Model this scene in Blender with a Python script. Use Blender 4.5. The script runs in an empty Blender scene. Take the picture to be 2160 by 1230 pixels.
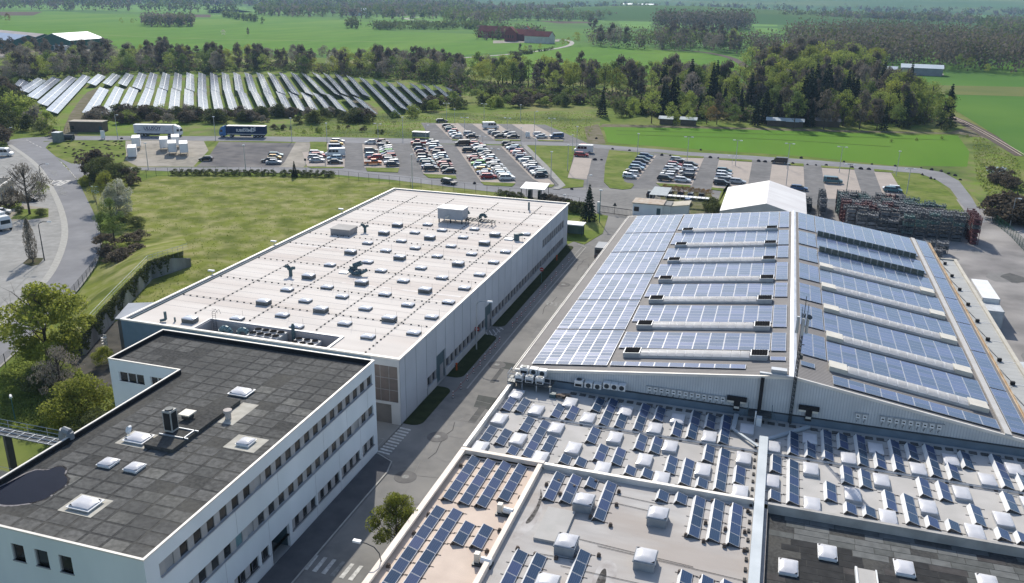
import bpy, math, random
import numpy as np
from mathutils import Vector, Matrix
SC = bpy.context.scene
COL = SC.collection
rad = math.radians

# ------------------------------------------------------------------ camera
HCAM = 50.0
FPX, YAW, PITCH, ROLL, CX, CY = 1804.627, 0.297528, 0.336824, 0.015048, 1080.0, 615.0
_cy, _sy = math.cos(YAW), math.sin(YAW)
FWD = np.array([-_sy*math.cos(PITCH), _cy*math.cos(PITCH), -math.sin(PITCH)])
_r = np.array([_cy, _sy, 0.0]); _u = np.cross(_r, FWD)
RGT = _r*math.cos(ROLL)+_u*math.sin(ROLL); UPV = -_r*math.sin(ROLL)+_u*math.cos(ROLL)
cam = bpy.data.cameras.new('camera'); camo = bpy.data.objects.new('camera', cam); COL.objects.link(camo)
M = Matrix((( RGT[0], UPV[0], -FWD[0], 0), (RGT[1], UPV[1], -FWD[1], 0), (RGT[2], UPV[2], -FWD[2], HCAM), (0, 0, 0, 1)))
camo.matrix_world = M
cam.sensor_width = 36; cam.lens = FPX*36/2160; cam.clip_start = 1; cam.clip_end = 40000
SC.camera = camo

# ------------------------------------------------------------------ light
SUN_DIR = Vector((-0.54, 1.22, 1.0)).normalized()        # towards the sun
sun = bpy.data.lights.new('sun', 'SUN'); sun.energy = 4.9; sun.angle = rad(0.55); sun.color = (1.0, 0.94, 0.84)
suno = bpy.data.objects.new('sun', sun); COL.objects.link(suno)
suno.rotation_euler = SUN_DIR.to_track_quat('Z', 'Y').to_euler()
suno.location = (0, 0, 400)
W = bpy.data.worlds.new('World'); SC.world = W; W.use_nodes = True
nt = W.node_tree; nt.nodes.clear()
wo = nt.nodes.new('ShaderNodeOutputWorld'); bg = nt.nodes.new('ShaderNodeBackground'); sk = nt.nodes.new('ShaderNodeTexSky')
sk.sky_type = 'NISHITA'; sk.sun_disc = False
sk.sun_elevation = math.asin(SUN_DIR.z); sk.sun_rotation = math.atan2(SUN_DIR.x, SUN_DIR.y)
sk.air_density = 1.0; sk.dust_density = 1.2; sk.ozone_density = 1.5
bg.inputs[1].default_value = 0.15
nt.links.new(sk.outputs[0], bg.inputs[0]); nt.links.new(bg.outputs[0], wo.inputs[0])
SC.view_settings.view_transform = 'Standard'; SC.view_settings.look = 'None'
SC.view_settings.exposure = 0.14; SC.view_settings.gamma = 1.0; SC.view_settings.use_curve_mapping = False
SC.cycles.max_bounces = 6; SC.cycles.transparent_max_bounces = 6; SC.cycles.volume_bounces = 0
SC.cycles.diffuse_bounces = 3; SC.cycles.glossy_bounces = 3; SC.cycles.transmission_bounces = 3
SC.cycles.use_denoising = True
SC.cycles.sample_clamp_indirect = 4

# ------------------------------------------------------------------ survey helpers
def G(u, v, z=0.0):
    "the point of the plane at height z seen at survey bearing (u, v)"
    d = (u-CX)*RGT-(v-CY)*UPV+FPX*FWD
    h = math.hypot(d[0], d[1]); t = (z-HCAM)/d[2] if d[2] < 0 else 1e9
    t = min(t, 11500.0/h)
    return (float(d[0]*t), float(d[1]*t), z)
def on_slope(u, v, x0, z0, s):
    d = (u-CX)*RGT-(v-CY)*UPV+FPX*FWD
    t = (z0-s*x0-HCAM)/(d[2]-s*d[0])
    return (float(d[0]*t), float(d[1]*t), float(HCAM+d[2]*t))
def P(px, z=0.0):
    return [G(a, b, z) for a, b in px]
def crop(ox, oy, s):
    return lambda *pts: [(ox+x/s, oy+y/s) for x, y in pts]
def tall(u, vb, vt):
    "height of an upright thing whose foot is at (u, vb) and top at vt"
    x, y, _ = G(u, vb)
    lo, hi = 0.0, 48.0
    for _i in range(40):
        z = (lo+hi)/2
        q = np.array([x, y, z-HCAM]); dd = q@FWD
        if CY-FPX*(q@UPV)/dd > vt: lo = z
        else: hi = z
    return lo
def screen_u(x, y, z=0):
    q = np.array([x, y, z-HCAM]); return CX+FPX*(q@RGT)/(q@FWD)

# ------------------------------------------------------------------ materials
MATS = {}
def col4(c): return (c[0], c[1], c[2], 1.0)
def mat(name, c1, c2=None, scale=0.5, rough=0.85, c3=None, scale2=None, metal=0.0, bump=0.0, detail=4, spec=0.3, lo=0.35, hi=0.65, mix2=0.5, stretch=None, trans=0.0, perobj=0.0, world=True):
    if name in MATS: return MATS[name]
    m = bpy.data.materials.new(name); m.use_nodes = True; n = m.node_tree; N = n.nodes; L = n.links
    b = N['Principled BSDF']; b.inputs['Roughness'].default_value = rough; b.inputs['Metallic'].default_value = metal
    b.inputs['Specular IOR Level'].default_value = spec if rough < .85 or spec > .3 else .02
    if c2 is None: c2 = tuple(min(1, x*0.82) for x in c1)
    if world:
        g = N.new('ShaderNodeNewGeometry'); vec = g.outputs['Position']
    else:
        g = N.new('ShaderNodeTexCoord'); vec = g.outputs['Object']
    if stretch:
        mp = N.new('ShaderNodeMapping'); mp.inputs['Scale'].default_value = stretch; L.new(vec, mp.inputs[0]); vec = mp.outputs[0]
    t = N.new('ShaderNodeTexNoise'); t.inputs['Scale'].default_value = scale; t.inputs['Detail'].default_value = detail; L.new(vec, t.inputs['Vector'])
    r = N.new('ShaderNodeMapRange'); r.inputs[1].default_value = lo; r.inputs[2].default_value = hi; L.new(t.outputs[0], r.inputs[0])
    mx = N.new('ShaderNodeMix'); mx.data_type = 'RGBA'; mx.inputs[6].default_value = col4(c1); mx.inputs[7].default_value = col4(c2)
    L.new(r.outputs[0], mx.inputs[0]); out = mx.outputs[2]
    if c3 is not None:
        t2 = N.new('ShaderNodeTexNoise'); t2.inputs['Scale'].default_value = scale2 or scale*0.2; t2.inputs['Detail'].default_value = 5; L.new(vec, t2.inputs['Vector'])
        r2 = N.new('ShaderNodeMapRange'); r2.inputs[1].default_value = 0.45; r2.inputs[2].default_value = 0.68; r2.inputs[4].default_value = mix2*2 if mix2 < .5 else 1; L.new(t2.outputs[0], r2.inputs[0])
        m2 = N.new('ShaderNodeMix'); m2.data_type = 'RGBA'; m2.inputs[7].default_value = col4(c3); L.new(r2.outputs[0], m2.inputs[0]); L.new(out, m2.inputs[6]); out = m2.outputs[2]
    if perobj:
        oi = N.new('ShaderNodeObjectInfo'); hs = N.new('ShaderNodeHueSaturation')
        mr = N.new('ShaderNodeMapRange'); mr.inputs[3].default_value = 1-perobj; mr.inputs[4].default_value = 1+perobj
        L.new(oi.outputs['Random'], mr.inputs[0]); L.new(mr.outputs[0], hs.inputs['Value']); L.new(out, hs.inputs['Color']); out = hs.outputs[0]
    L.new(out, b.inputs['Base Color'])
    if bump:
        bp = N.new('ShaderNodeBump'); bp.inputs['Strength'].default_value = bump; bp.inputs['Distance'].default_value = 0.05
        L.new(t.outputs[0], bp.inputs['Height']); L.new(bp.outputs[0], b.inputs['Normal'])
    if trans:
        tr = N.new('ShaderNodeBsdfTranslucent'); ms = N.new('ShaderNodeMixShader'); ms.inputs[0].default_value = trans
        L.new(out, tr.inputs[0]); L.new(b.outputs[0], ms.inputs[1]); L.new(tr.outputs[0], ms.inputs[2]); L.new(ms.outputs[0], N['Material Output'].inputs[0])
    m.diffuse_color = col4(c1)
    MATS[name] = m
    return m
def ribs(name, c1, c2, axis, period, rough=0.5, metal=0.3, duty=0.35):
    "profiled sheet: fine relief runs in the material"
    m = mat(name, c1, tuple(x*0.86 for x in c1), 0.4, rough, metal=metal); n = m.node_tree; N = n.nodes; L = n.links
    g = N.new('ShaderNodeNewGeometry'); s = N.new('ShaderNodeSeparateXYZ'); L.new(g.outputs['Position'], s.inputs[0])
    d = N.new('ShaderNodeMath'); d.operation = 'DIVIDE'; d.inputs[1].default_value = period; L.new(s.outputs[axis], d.inputs[0])
    f = N.new('ShaderNodeMath'); f.operation = 'FRACT'; L.new(d.outputs[0], f.inputs[0])
    l = N.new('ShaderNodeMath'); l.operation = 'LESS_THAN'; l.inputs[1].default_value = duty; L.new(f.outputs[0], l.inputs[0])
    b = N['Principled BSDF']; src = b.inputs['Base Color'].links[0].from_socket
    mx = N.new('ShaderNodeMix'); mx.data_type = 'RGBA'; mx.inputs[7].default_value = col4(c2); L.new(l.outputs[0], mx.inputs[0]); L.new(src, mx.inputs[6]); L.new(mx.outputs[2], b.inputs['Base Color'])
    bp = N.new('ShaderNodeBump'); bp.inputs['Strength'].default_value = 0.6; bp.inputs['Distance'].default_value = 0.04; L.new(l.outputs[0], bp.inputs['Height']); L.new(bp.outputs[0], b.inputs['Normal'])
    return m
def pvmat(name, c, cell=0.16, rough=0.12, line=(0.25, 0.3, 0.4), lw=0.07):
    "solar glass over a grid of cells, in the module's own coordinates"
    m = bpy.data.materials.new(name); m.use_nodes = True; n = m.node_tree; N = n.nodes; L = n.links
    b = N['Principled BSDF']; b.inputs['Roughness'].default_value = rough; b.inputs['Specular IOR Level'].default_value = 0.5
    g = N.new('ShaderNodeTexCoord'); s = N.new('ShaderNodeSeparateXYZ'); L.new(g.outputs['Object'], s.inputs[0])
    outs = []
    for ax in (0, 1):
        d = N.new('ShaderNodeMath'); d.operation = 'DIVIDE'; d.inputs[1].default_value = cell; L.new(s.outputs[ax], d.inputs[0])
        f = N.new('ShaderNodeMath'); f.operation = 'FRACT'; L.new(d.outputs[0], f.inputs[0])
        l = N.new('ShaderNodeMath'); l.operation = 'LESS_THAN'; l.inputs[1].default_value = lw; L.new(f.outputs[0], l.inputs[0]); outs.append(l)
    mxm = N.new('ShaderNodeMath'); mxm.operation = 'MAXIMUM'; L.new(outs[0].outputs[0], mxm.inputs[0]); L.new(outs[1].outputs[0], mxm.inputs[1])
    sc_ = N.new('ShaderNodeMath'); sc_.operation = 'MULTIPLY'; sc_.inputs[1].default_value = 0.45; L.new(mxm.outputs[0], sc_.inputs[0])
    oi = N.new('ShaderNodeObjectInfo'); hs = N.new('ShaderNodeHueSaturation'); mr = N.new('ShaderNodeMapRange'); mr.inputs[3].default_value = 0.75; mr.inputs[4].default_value = 1.3
    L.new(oi.outputs['Random'], mr.inputs[0]); L.new(mr.outputs[0], hs.inputs['Value']); hs.inputs['Color'].default_value = col4(c)
    mr2 = N.new('ShaderNodeMapRange'); mr2.inputs[3].default_value = 0.485; mr2.inputs[4].default_value = 0.515; L.new(oi.outputs['Random'], mr2.inputs[0]); L.new(mr2.outputs[0], hs.inputs['Hue'])
    mx = N.new('ShaderNodeMix'); mx.data_type = 'RGBA'; mx.inputs[7].default_value = col4(line); L.new(hs.outputs[0], mx.inputs[6]); L.new(sc_.outputs[0], mx.inputs[0]); L.new(mx.outputs[2], b.inputs['Base Color'])
    mr3 = N.new('ShaderNodeMapRange'); mr3.inputs[3].default_value = rough*0.8; mr3.inputs[4].default_value = rough*1.6; L.new(oi.outputs['Random'], mr3.inputs[0]); L.new(mr3.outputs[0], b.inputs['Roughness'])
    MATS[name] = m
    return m

# ------------------------------------------------------------------ mesh helpers
class MB:
    def __init__(s): s.v = []; s.f = []; s.m = []
    def add(s, vs, fs, m=0):
        o = len(s.v); s.v += [tuple(map(float, p)) for p in vs]
        s.f += [tuple(o+i for i in f) for f in fs]; s.m += [m]*len(fs); return s
    def hexa(s, p, m=0):     # 8 corners: bottom 4 ccw, top 4 ccw
        return s.add(p, [(3, 2, 1, 0), (4, 5, 6, 7), (0, 1, 5, 4), (1, 2, 6, 5), (2, 3, 7, 6), (3, 0, 4, 7)], m)
    def box(s, x0, y0, z0, x1, y1, z1, m=0):
        return s.hexa([(x0, y0, z0), (x1, y0, z0), (x1, y1, z0), (x0, y1, z0), (x0, y0, z1), (x1, y0, z1), (x1, y1, z1), (x0, y1, z1)], m)
    def quad(s, a, b, c, d, m=0): return s.add([a, b, c, d], [(0, 1, 2, 3)], m)
    def poly(s, pts, m=0):
        a = sum(pts[i-1][0]*pts[i][1]-pts[i][0]*pts[i-1][1] for i in range(len(pts)))
        if a < 0: pts = pts[::-1]
        return s.add(pts, [tuple(range(len(pts)))], m)
    def slab(s, pts, z0, z1, m=0):
        pts = [(p[0], p[1]) for p in pts]
        a = sum(pts[i-1][0]*pts[i][1]-pts[i][0]*pts[i-1][1] for i in range(len(pts)))
        if a < 0: pts = pts[::-1]
        n = len(pts)
        fs = [tuple(range(n, 2*n)), tuple(range(n-1, -1, -1))]+[(i, (i+1) % n, n+(i+1) % n, n+i) for i in range(n)]
        return s.add([(x, y, z0) for x, y in pts]+[(x, y, z1) for x, y in pts], fs, m)
    def tube(s, a, b, r, n=6, m=0, r2=None, caps=True):
        a = Vector(a); b = Vector(b); d = (b-a); 
        if d.length < 1e-6: return s
        d.normalize(); t = Vector((0, 0, 1)) if abs(d.z) < .9 else Vector((1, 0, 0)); e1 = d.cross(t).normalized(); e2 = d.cross(e1)
        r2 = r if r2 is None else r2
        vs = [a+(e1*math.cos(2*math.pi*i/n)+e2*math.sin(2*math.pi*i/n))*r for i in range(n)]+[b+(e1*math.cos(2*math.pi*i/n)+e2*math.sin(2*math.pi*i/n))*r2 for i in range(n)]
        fs = [(i, n+i, n+(i+1) % n, (i+1) % n) for i in range(n)]
        if caps: fs += [tuple(range(n)), tuple(range(2*n-1, n-1, -1))]
        return s.add(vs, fs, m)
    def path(s, pts, r, n=6, m=0):
        for a, b in zip(pts, pts[1:]): s.tube(a, b, r, n, m)
        return s
    def cyl(s, x, y, z0, z1, r, n=10, m=0, r2=None): return s.tube((x, y, z0), (x, y, z1), r, n, m, r2)
    def mesh(s, name, mats):
        me = bpy.data.meshes.new(name); me.from_pydata(s.v, [], s.f)
        for mm in (mats if isinstance(mats, (list, tuple)) else [mats]): me.materials.append(mm)
        if any(s.m): me.polygons.foreach_set('material_index', s.m)
        me.update(); return me
    def build(s, name, mats, parent=None, loc=None, rz=0, **kw):
        return link(name, s.mesh(name, mats), parent, loc, rz, **kw)
def link(name, me, parent=None, loc=None, rz=0, **kw):
    o = bpy.data.objects.new(name, me); COL.objects.link(o)
    if parent is not None: o.parent = parent
    if loc is not None: o.location = loc
    if rz: o.rotation_euler = (0, 0, rz)
    for k, v in kw.items(): o[k] = v
    return o
def thing(name, label, cat, loc=(0, 0, 0), rz=0, group=None):
    o = bpy.data.objects.new(name, None); COL.objects.link(o); o.location = loc; o.rotation_euler = (0, 0, rz); o.empty_display_size = .5
    o['label'] = label; o['category'] = cat
    if group: o['group'] = group
    return o
def tag(o, label, cat, group=None):
    o['label'] = label; o['category'] = cat
    if group: o['group'] = group
    return o
def struct(name, mb, m, kind='structure', **kw):
    return mb.build(name, m, kind=kind, **kw)
ORD = ['first', 'second', 'third', 'fourth', 'fifth', 'sixth', 'seventh', 'eighth', 'ninth', 'tenth', 'eleventh', 'twelfth', 'thirteenth', 'fourteenth', 'fifteenth', 'sixteenth', 'seventeenth', 'eighteenth', 'nineteenth', 'twentieth']
def nth(i):
    if i < 20: return ORD[i]
    k = i+1; return '%d%s' % (k, {1: 'st', 2: 'nd', 3: 'rd'}.get(k % 10 if k % 100 not in (11, 12, 13) else 0, 'th'))
def sheet(name, px, m, lvl, metric=False, kind='structure'):
    pts = px if metric else P(px)
    mb = MB(); mb.poly([(p[0], p[1], lvl) for p in pts]); return struct(name, mb, m, kind)
def band(name, a, b, m, lvl, kind='structure', metric=False):
    "a strip between two edge lines with the same number of survey points"
    A = a if metric else P(a); B = b if metric else P(b); mb = MB()
    for i in range(len(A)-1):
        mb.quad((A[i][0], A[i][1], lvl), (B[i][0], B[i][1], lvl), (B[i+1][0], B[i+1][1], lvl), (A[i+1][0], A[i+1][1], lvl))
    return struct(name, mb, m, kind)
def resample(px, n):
    d = [0]
    for a, b in zip(px, px[1:]): d.append(d[-1]+math.hypot(b[0]-a[0], b[1]-a[1]))
    out = []
    for i in range(n):
        t = d[-1]*i/(n-1); k = 0
        while k < len(d)-2 and d[k+1] < t: k += 1
        f = (t-d[k])/max(1e-9, d[k+1]-d[k]); out.append((px[k][0]+(px[k+1][0]-px[k][0])*f, px[k][1]+(px[k+1][1]-px[k][1])*f))
    return out
def smooth(px, it=2):
    for _ in range(it):
        q = [px[0]]
        for a, b in zip(px, px[1:]): q += [(a[0]*.75+b[0]*.25, a[1]*.75+b[1]*.25), (a[0]*.25+b[0]*.75, a[1]*.25+b[1]*.75)]
        px = q+[px[-1]]
    return px
def ribbon(name, line, w, m, lvl, kind='structure', z=0, metric=False):
    "a strip of constant width w metres along a survey line"
    L_ = [Vector((p[0], p[1])) for p in (line if metric else P(line))]; mb = MB(); e = []
    for i, p in enumerate(L_):
        t = (L_[min(i+1, len(L_)-1)]-L_[max(i-1, 0)]).normalized(); nn = Vector((-t.y, t.x))*w/2; e.append((p+nn, p-nn))
    for (a, b), (c, d) in zip(e, e[1:]): mb.quad((a.x, a.y, lvl), (b.x, b.y, lvl), (d.x, d.y, lvl), (c.x, c.y, lvl))
    return struct(name, mb, m, kind)
# ================================================================== materials
GRASS = mat('meadow_grass', (0.138, 0.188, 0.0375), (0.0938, 0.138, 0.03), 0.35, 0.95, (0.213, 0.206, 0.0875), 0.035, detail=8, bump=0.3)
LAWN = mat('field_green', (0.1, 0.21, 0.026), (0.08, 0.175, 0.022), 0.06, 0.95, (0.13, 0.225, 0.035), 0.012, detail=6, stretch=(1, .25, 1))
FIELD2 = mat('field_deep_green', (0.075, 0.165, 0.03), (0.1, 0.19, 0.035), 0.012, 0.95, (0.06, 0.13, 0.035), 0.004, detail=6)
FIELD3 = mat('field_pale_green', (0.138, 0.25, 0.05), (0.1, 0.213, 0.0438), 0.01, 0.95, detail=6)
FIELD4 = mat('field_straw', (0.16, 0.17, 0.06), (0.12, 0.15, 0.05), 0.02, 0.95, detail=6)
SOIL = mat('ploughed_soil', (0.12, 0.085, 0.065), (0.09, 0.07, 0.055), 0.02, 0.95, detail=6)
RAPE = mat('rape_blossom', (0.35, 0.32, 0.04), (0.25, 0.26, 0.04), 0.01, 0.95)
ROUGHG = mat('rough_grass', (0.149, 0.218, 0.0403), (0.196, 0.196, 0.0862), 0.22, 0.95, (0.069, 0.103, 0.0345), 0.05, detail=9, bump=0.3)
ISLE = mat('verge_grass', (0.143, 0.189, 0.039), (0.0975, 0.137, 0.0312), 0.5, 0.95, (0.208, 0.221, 0.078), 0.12, detail=8, bump=0.3)
ASPH = mat('asphalt_old', (0.216, 0.211, 0.208), (0.171, 0.168, 0.166), 0.5, 0.9, (0.133, 0.133, 0.133), 0.12, detail=9, mix2=.3)
ASPH2 = mat('asphalt_road', (0.26, 0.26, 0.267), (0.221, 0.221, 0.227), 0.3, 0.85, (0.182, 0.182, 0.189), 0.08, detail=8, mix2=.3)
ASPH3 = mat('asphalt_yard', (0.227, 0.22, 0.208), (0.181, 0.178, 0.171), 0.8, 0.9, (0.288, 0.28, 0.264), 0.1, detail=9, mix2=.35)
GRAVEL = mat('gravel_pale', (0.324, 0.3, 0.252), (0.24, 0.222, 0.192), 0.5, 0.95, (0.408, 0.372, 0.324), 0.08, detail=9)
GRAVELD = mat('gravel_dark', (0.156, 0.15, 0.15), (0.111, 0.108, 0.111), 0.25, 0.95, (0.221, 0.208, 0.195), 0.09, detail=9)
BRICKP = mat('pale_paving', (0.418, 0.363, 0.319), (0.374, 0.33, 0.292), 0.9, 0.9, (0.308, 0.275, 0.242), 0.15, detail=7, mix2=.3)
DIRT = mat('dirt_track', (0.2, 0.17, 0.13), (0.12, 0.12, 0.06), 0.3, 0.95, detail=8)
PAVE = mat('pavement_concrete', (0.345, 0.339, 0.322), (0.287, 0.282, 0.265), 0.6, 0.9, (0.23, 0.23, 0.218), 0.15, detail=8, mix2=.3)
KERB = mat('kerb_stone', (0.42, 0.41, 0.38), (0.35, 0.34, 0.31), 1.5, 0.9)
PAINT = mat('road_paint', (0.62, 0.61, 0.57), (0.38, 0.37, 0.35), 2.5, 0.8, detail=8)
PAINTF = mat('road_paint_faded', (0.34, 0.34, 0.32), (0.22, 0.22, 0.21), 2.5, 0.85, detail=8)
WROOF = mat('roof_membrane_white', (0.7, 0.655, 0.605), (0.62, 0.575, 0.53), 0.25, 0.9, (0.55, 0.48, 0.43), 0.12, detail=10, stretch=(.25, 1.6, 1), mix2=.3)
DROOF = mat('roof_bitumen', (0.085, 0.085, 0.082), (0.05, 0.05, 0.049), 3.5, 0.95, (0.13, 0.125, 0.11), 0.12, detail=9, bump=0.3, mix2=.3)
DROOFB = mat('roof_bitumen_slate', (0.15, 0.155, 0.15), (0.1, 0.105, 0.1), 0.5, 0.95, (0.06, 0.06, 0.06), 0.15, detail=9)
GROOF = mat('roof_membrane_grey', (0.5, 0.48, 0.455), (0.44, 0.425, 0.4), 0.5, 0.85, (0.38, 0.36, 0.335), 0.12, detail=9, mix2=.3)
GROOF2 = mat('roof_membrane_stained', (0.49, 0.475, 0.455), (0.42, 0.405, 0.39), 0.8, 0.85, (0.38, 0.33, 0.29), 0.14, detail=9, mix2=.35, stretch=(.4, 1.3, 1))
PROOF = mat('roof_membrane_pinkish', (0.66, 0.545, 0.455), (0.58, 0.48, 0.4), 0.5, 0.85, (0.48, 0.38, 0.32), 0.18, detail=8, mix2=.3)
COPE = mat('coping_metal', (0.72, 0.69, 0.64), (0.62, 0.59, 0.54), 0.6, 0.55, metal=0.1)
COPED = mat('coping_grey', (0.42, 0.42, 0.43), (0.36, 0.36, 0.37), 0.6, 0.5, metal=0.2)
WALLO = mat('render_pale_blue_grey', (0.74, 0.77, 0.78), (0.66, 0.7, 0.71), 0.25, 0.9, (0.55, 0.58, 0.59), 0.12, detail=9, mix2=.3, stretch=(1, 1, .3))
PANEL = mat('facade_panel_grey', (0.47, 0.485, 0.51), (0.43, 0.445, 0.47), 0.3, 0.7, detail=6, perobj=.05)
PANELB = mat('facade_panel_blue', (0.15, 0.21, 0.27), (0.12, 0.18, 0.23), 0.6, 0.6, detail=8)
PANELL = mat('plinth_panel', (0.45, 0.46, 0.47), (0.4, 0.41, 0.42), 0.5, 0.85, perobj=.04)
JOINT = mat('joint_dark', (0.03, 0.032, 0.035))
TEALM = mat('metal_teal_dark', (0.07, 0.12, 0.14), (0.05, 0.095, 0.11), 0.7, 0.5)
GLASS = mat('window_glass_dark', (0.02, 0.022, 0.024), (0.035, 0.033, 0.03), 0.7, 0.08, spec=.5, perobj=.5)
GLASSB = mat('window_blind', (0.33, 0.33, 0.33), (0.28, 0.28, 0.28), 1.0, 0.4, spec=.5)
GLASST = mat('window_tealish', (0.14, 0.25, 0.27), (0.1, 0.2, 0.22), 1.0, 0.3, spec=.5)
FRAME = mat('window_frame_grey', (0.3, 0.3, 0.31), None, 1, 0.6)
MULL = mat('window_infill', (0.4, 0.385, 0.375), (0.33, 0.32, 0.31), 1, 0.8, perobj=.08)
BROWNG = mat('bronze_glazing', (0.13, 0.105, 0.095), (0.1, 0.085, 0.08), 1.0, 0.35, spec=.5)
DOOR = mat('roller_door', (0.15, 0.14, 0.135), (0.12, 0.115, 0.11), 0.6, 0.7)
DOME = mat('acrylic_dome', (0.8, 0.8, 0.82), (0.72, 0.72, 0.75), 0.9, 0.22, spec=.6, trans=.3)
DOMEW = mat('acrylic_dome_clear', (0.62, 0.65, 0.7), (0.5, 0.52, 0.56), 0.9, 0.15, spec=.6)
CURB = mat('skylight_curb', (0.5, 0.5, 0.5), (0.42, 0.42, 0.42), 1.0, 0.7)
CURBD = mat('skylight_curb_dark', (0.14, 0.15, 0.15), (0.1, 0.105, 0.105), 1.0, 0.7)
METAL = mat('galvanised', (0.5, 0.52, 0.54), (0.42, 0.44, 0.46), 0.8, 0.45, metal=.5)
METALD = mat('metal_dark', (0.06, 0.07, 0.075), (0.045, 0.05, 0.055), 1.0, 0.5, metal=.3)
GREENM = mat('metal_green_post', (0.06, 0.16, 0.15), None, 1, 0.5)
WHITE = mat('white_paint', (0.78, 0.78, 0.77), (0.7, 0.7, 0.69), 0.7, 0.45)
RED = mat('red_paint', (0.45, 0.05, 0.03), None, 1, 0.5)
LOUV = mat('louvre_black', (0.012, 0.012, 0.013), None, 1, 1.0, spec=0)
BLACK = mat('black_rubber', (0.018, 0.018, 0.02), None, 1, 0.7)
STONE = mat('ballast_stone', (0.15, 0.12, 0.1), (0.1, 0.085, 0.075), 3, 0.9)
CONC = mat('concrete_weathered', (0.4, 0.39, 0.365), (0.28, 0.275, 0.26), 0.7, 0.9, (0.16, 0.15, 0.14), 0.25, detail=9, mix2=.4, stretch=(1, 1, .35))
PVB = pvmat('solar_cells_blue', (0.02, 0.045, 0.105), cell=0.163, rough=0.2, line=(0.14, 0.18, 0.26), lw=.09)
PVR = pvmat('solar_cells_roof', (0.085, 0.125, 0.21), cell=0.163, rough=0.14, line=(0.24, 0.27, 0.34), lw=.1)
PVF = mat('solar_frame', (0.6, 0.61, 0.63), None, 2, 0.35, metal=.3)
PVT = mat('solar_table_glass', (0.1, 0.14, 0.22), (0.075, 0.11, 0.18), 0.35, 0.2, spec=.5, perobj=.15)
RIBR = ribs('roof_sheet_ribbed', (0.25, 0.235, 0.225), (0.12, 0.112, 0.108), 1, 0.42, 0.8, 0.0, .36)
RIBW = ribs('wall_sheet_ribbed', (0.58, 0.6, 0.61), (0.45, 0.47, 0.49), 0, 0.3, 0.6, 0.0, .3)
RIBC = ribs('canopy_sheet', (0.4, 0.405, 0.39), (0.3, 0.305, 0.29), 1, 1.2, 0.6, 0.0, .06)
BANDM = mat('flashing_slate', (0.17, 0.22, 0.27), (0.13, 0.17, 0.21), 0.5, 0.5)
BARREL = mat('barrel_polycarbonate', (0.95, 0.95, 0.95), (0.9, 0.9, 0.9), 0.8, 0.25, spec=.6, trans=.82)
VENTC = mat('vent_cream', (0.68, 0.64, 0.55), (0.6, 0.56, 0.48), 0.8, 0.5)
RUST = mat('rusted_sheet', (0.33, 0.24, 0.17), (0.42, 0.38, 0.32), 0.9, 0.8, detail=8)

# ================================================================== ground
me = bpy.data.meshes.new('ground')
xs = [-9000, -4000, -2000, -1000, -500, -250, -120, -60, 0, 60, 120, 250, 500, 1000, 2000, 4000, 9000]
ys = [-400, -100, 0, 60, 120, 200, 300, 450, 700, 1000, 1500, 2200, 3200, 4500, 6500, 9000, 12000]
g_ = MB()
for i in range(len(xs)-1):
    for j in range(len(ys)-1):
        g_.quad((xs[i], ys[j], 0), (xs[i+1], ys[j], 0), (xs[i+1], ys[j+1], 0), (xs[i], ys[j+1], 0))
struct('ground', g_, GRASS)
# broad farmland beyond the plant
sheet('farmland', [(-8900, 11900), (8900, 11900), (8900, 500), (260, 420), (-110, 520), (-240, 600), (-900, 640), (-8900, 640)], FIELD2, 0.03, metric=True)
sheet('field', [(-300, 70), (190, 100), (760, 118), (830, 128), (1230, 96), (1010, 72), (820, 66), (790, 47), (560, 33), (440, 32), (230, 30), (120, 24), (-300, 24)], LAWN, 0.08)
sheet('field', [(830, 130), (1000, 122), (1130, 108), (1220, 98), (1290, 100), (1400, 105), (1500, 116), (1560, 128), (1570, 141), (1560, 160), (1100, 165), (1000, 142)], LAWN, 0.08)
sheet('field', [(-200, 25), (90, 25), (70, 33), (-200, 33)], SOIL, 0.12)
sheet('field', [(310, 30), (445, 31), (444, 37), (330, 36)], SOIL, 0.12)
sheet('field', [(1240, 46), (1130, 44), (1180, 50), (1250, 49)], SOIL, 0.12)
sheet('field', [(1850, 156), (2700, 175), (2700, 330), (2160, 330), (2100, 285), (2020, 236), (1920, 200), (1850, 180)], FIELD2, 0.08)
sheet('field', [(1850, 178), (2600, 192), (2600, 206), (2160, 204), (1900, 197)], FIELD4, 0.12)
sheet('field', [(2090, 148), (2600, 160), (2600, 130), (2140, 132)], LAWN, 0.12)
sheet('field', [(2100, 88), (2600, 95), (2600, 99), (2110, 92)], FIELD4, 0.12)
for pts, m_ in (([(-300, 8), (200, 6), (420, 10), (540, 26), (400, 30), (200, 22), (-300, 18)], FIELD3), ([(440, 20), (640, 22), (640, 29), (440, 30)], FIELD3),
    ([(560, 12), (850, 20), (860, 31), (640, 27)], FIELD2), ([(780, 36), (900, 34), (1010, 42), (940, 46), (800, 44)], FIELD3), ([(0, 2), (250, 0), (260, 4), (0, 6)], FIELD4),
    ([(1000, 34), (1240, 33), (1280, 46), (1240, 44), (1000, 42)], FIELD3), ([(1300, 37), (1375, 38), (1372, 62), (1310, 56)], FIELD3), ([(1570, 58), (1640, 60), (1640, 68), (1575, 68)], FIELD3),
    ([(1580, 34), (1640, 34), (1640, 56), (1570, 56)], FIELD3), ([(1730, 33), (2000, 40), (2160, 41), (1980, 44), (1730, 36)], RAPE), ([(960, 12), (1070, 24), (1010, 30), (960, 24)], FIELD4)):
    sheet('field', pts, m_, 0.16)
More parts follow.
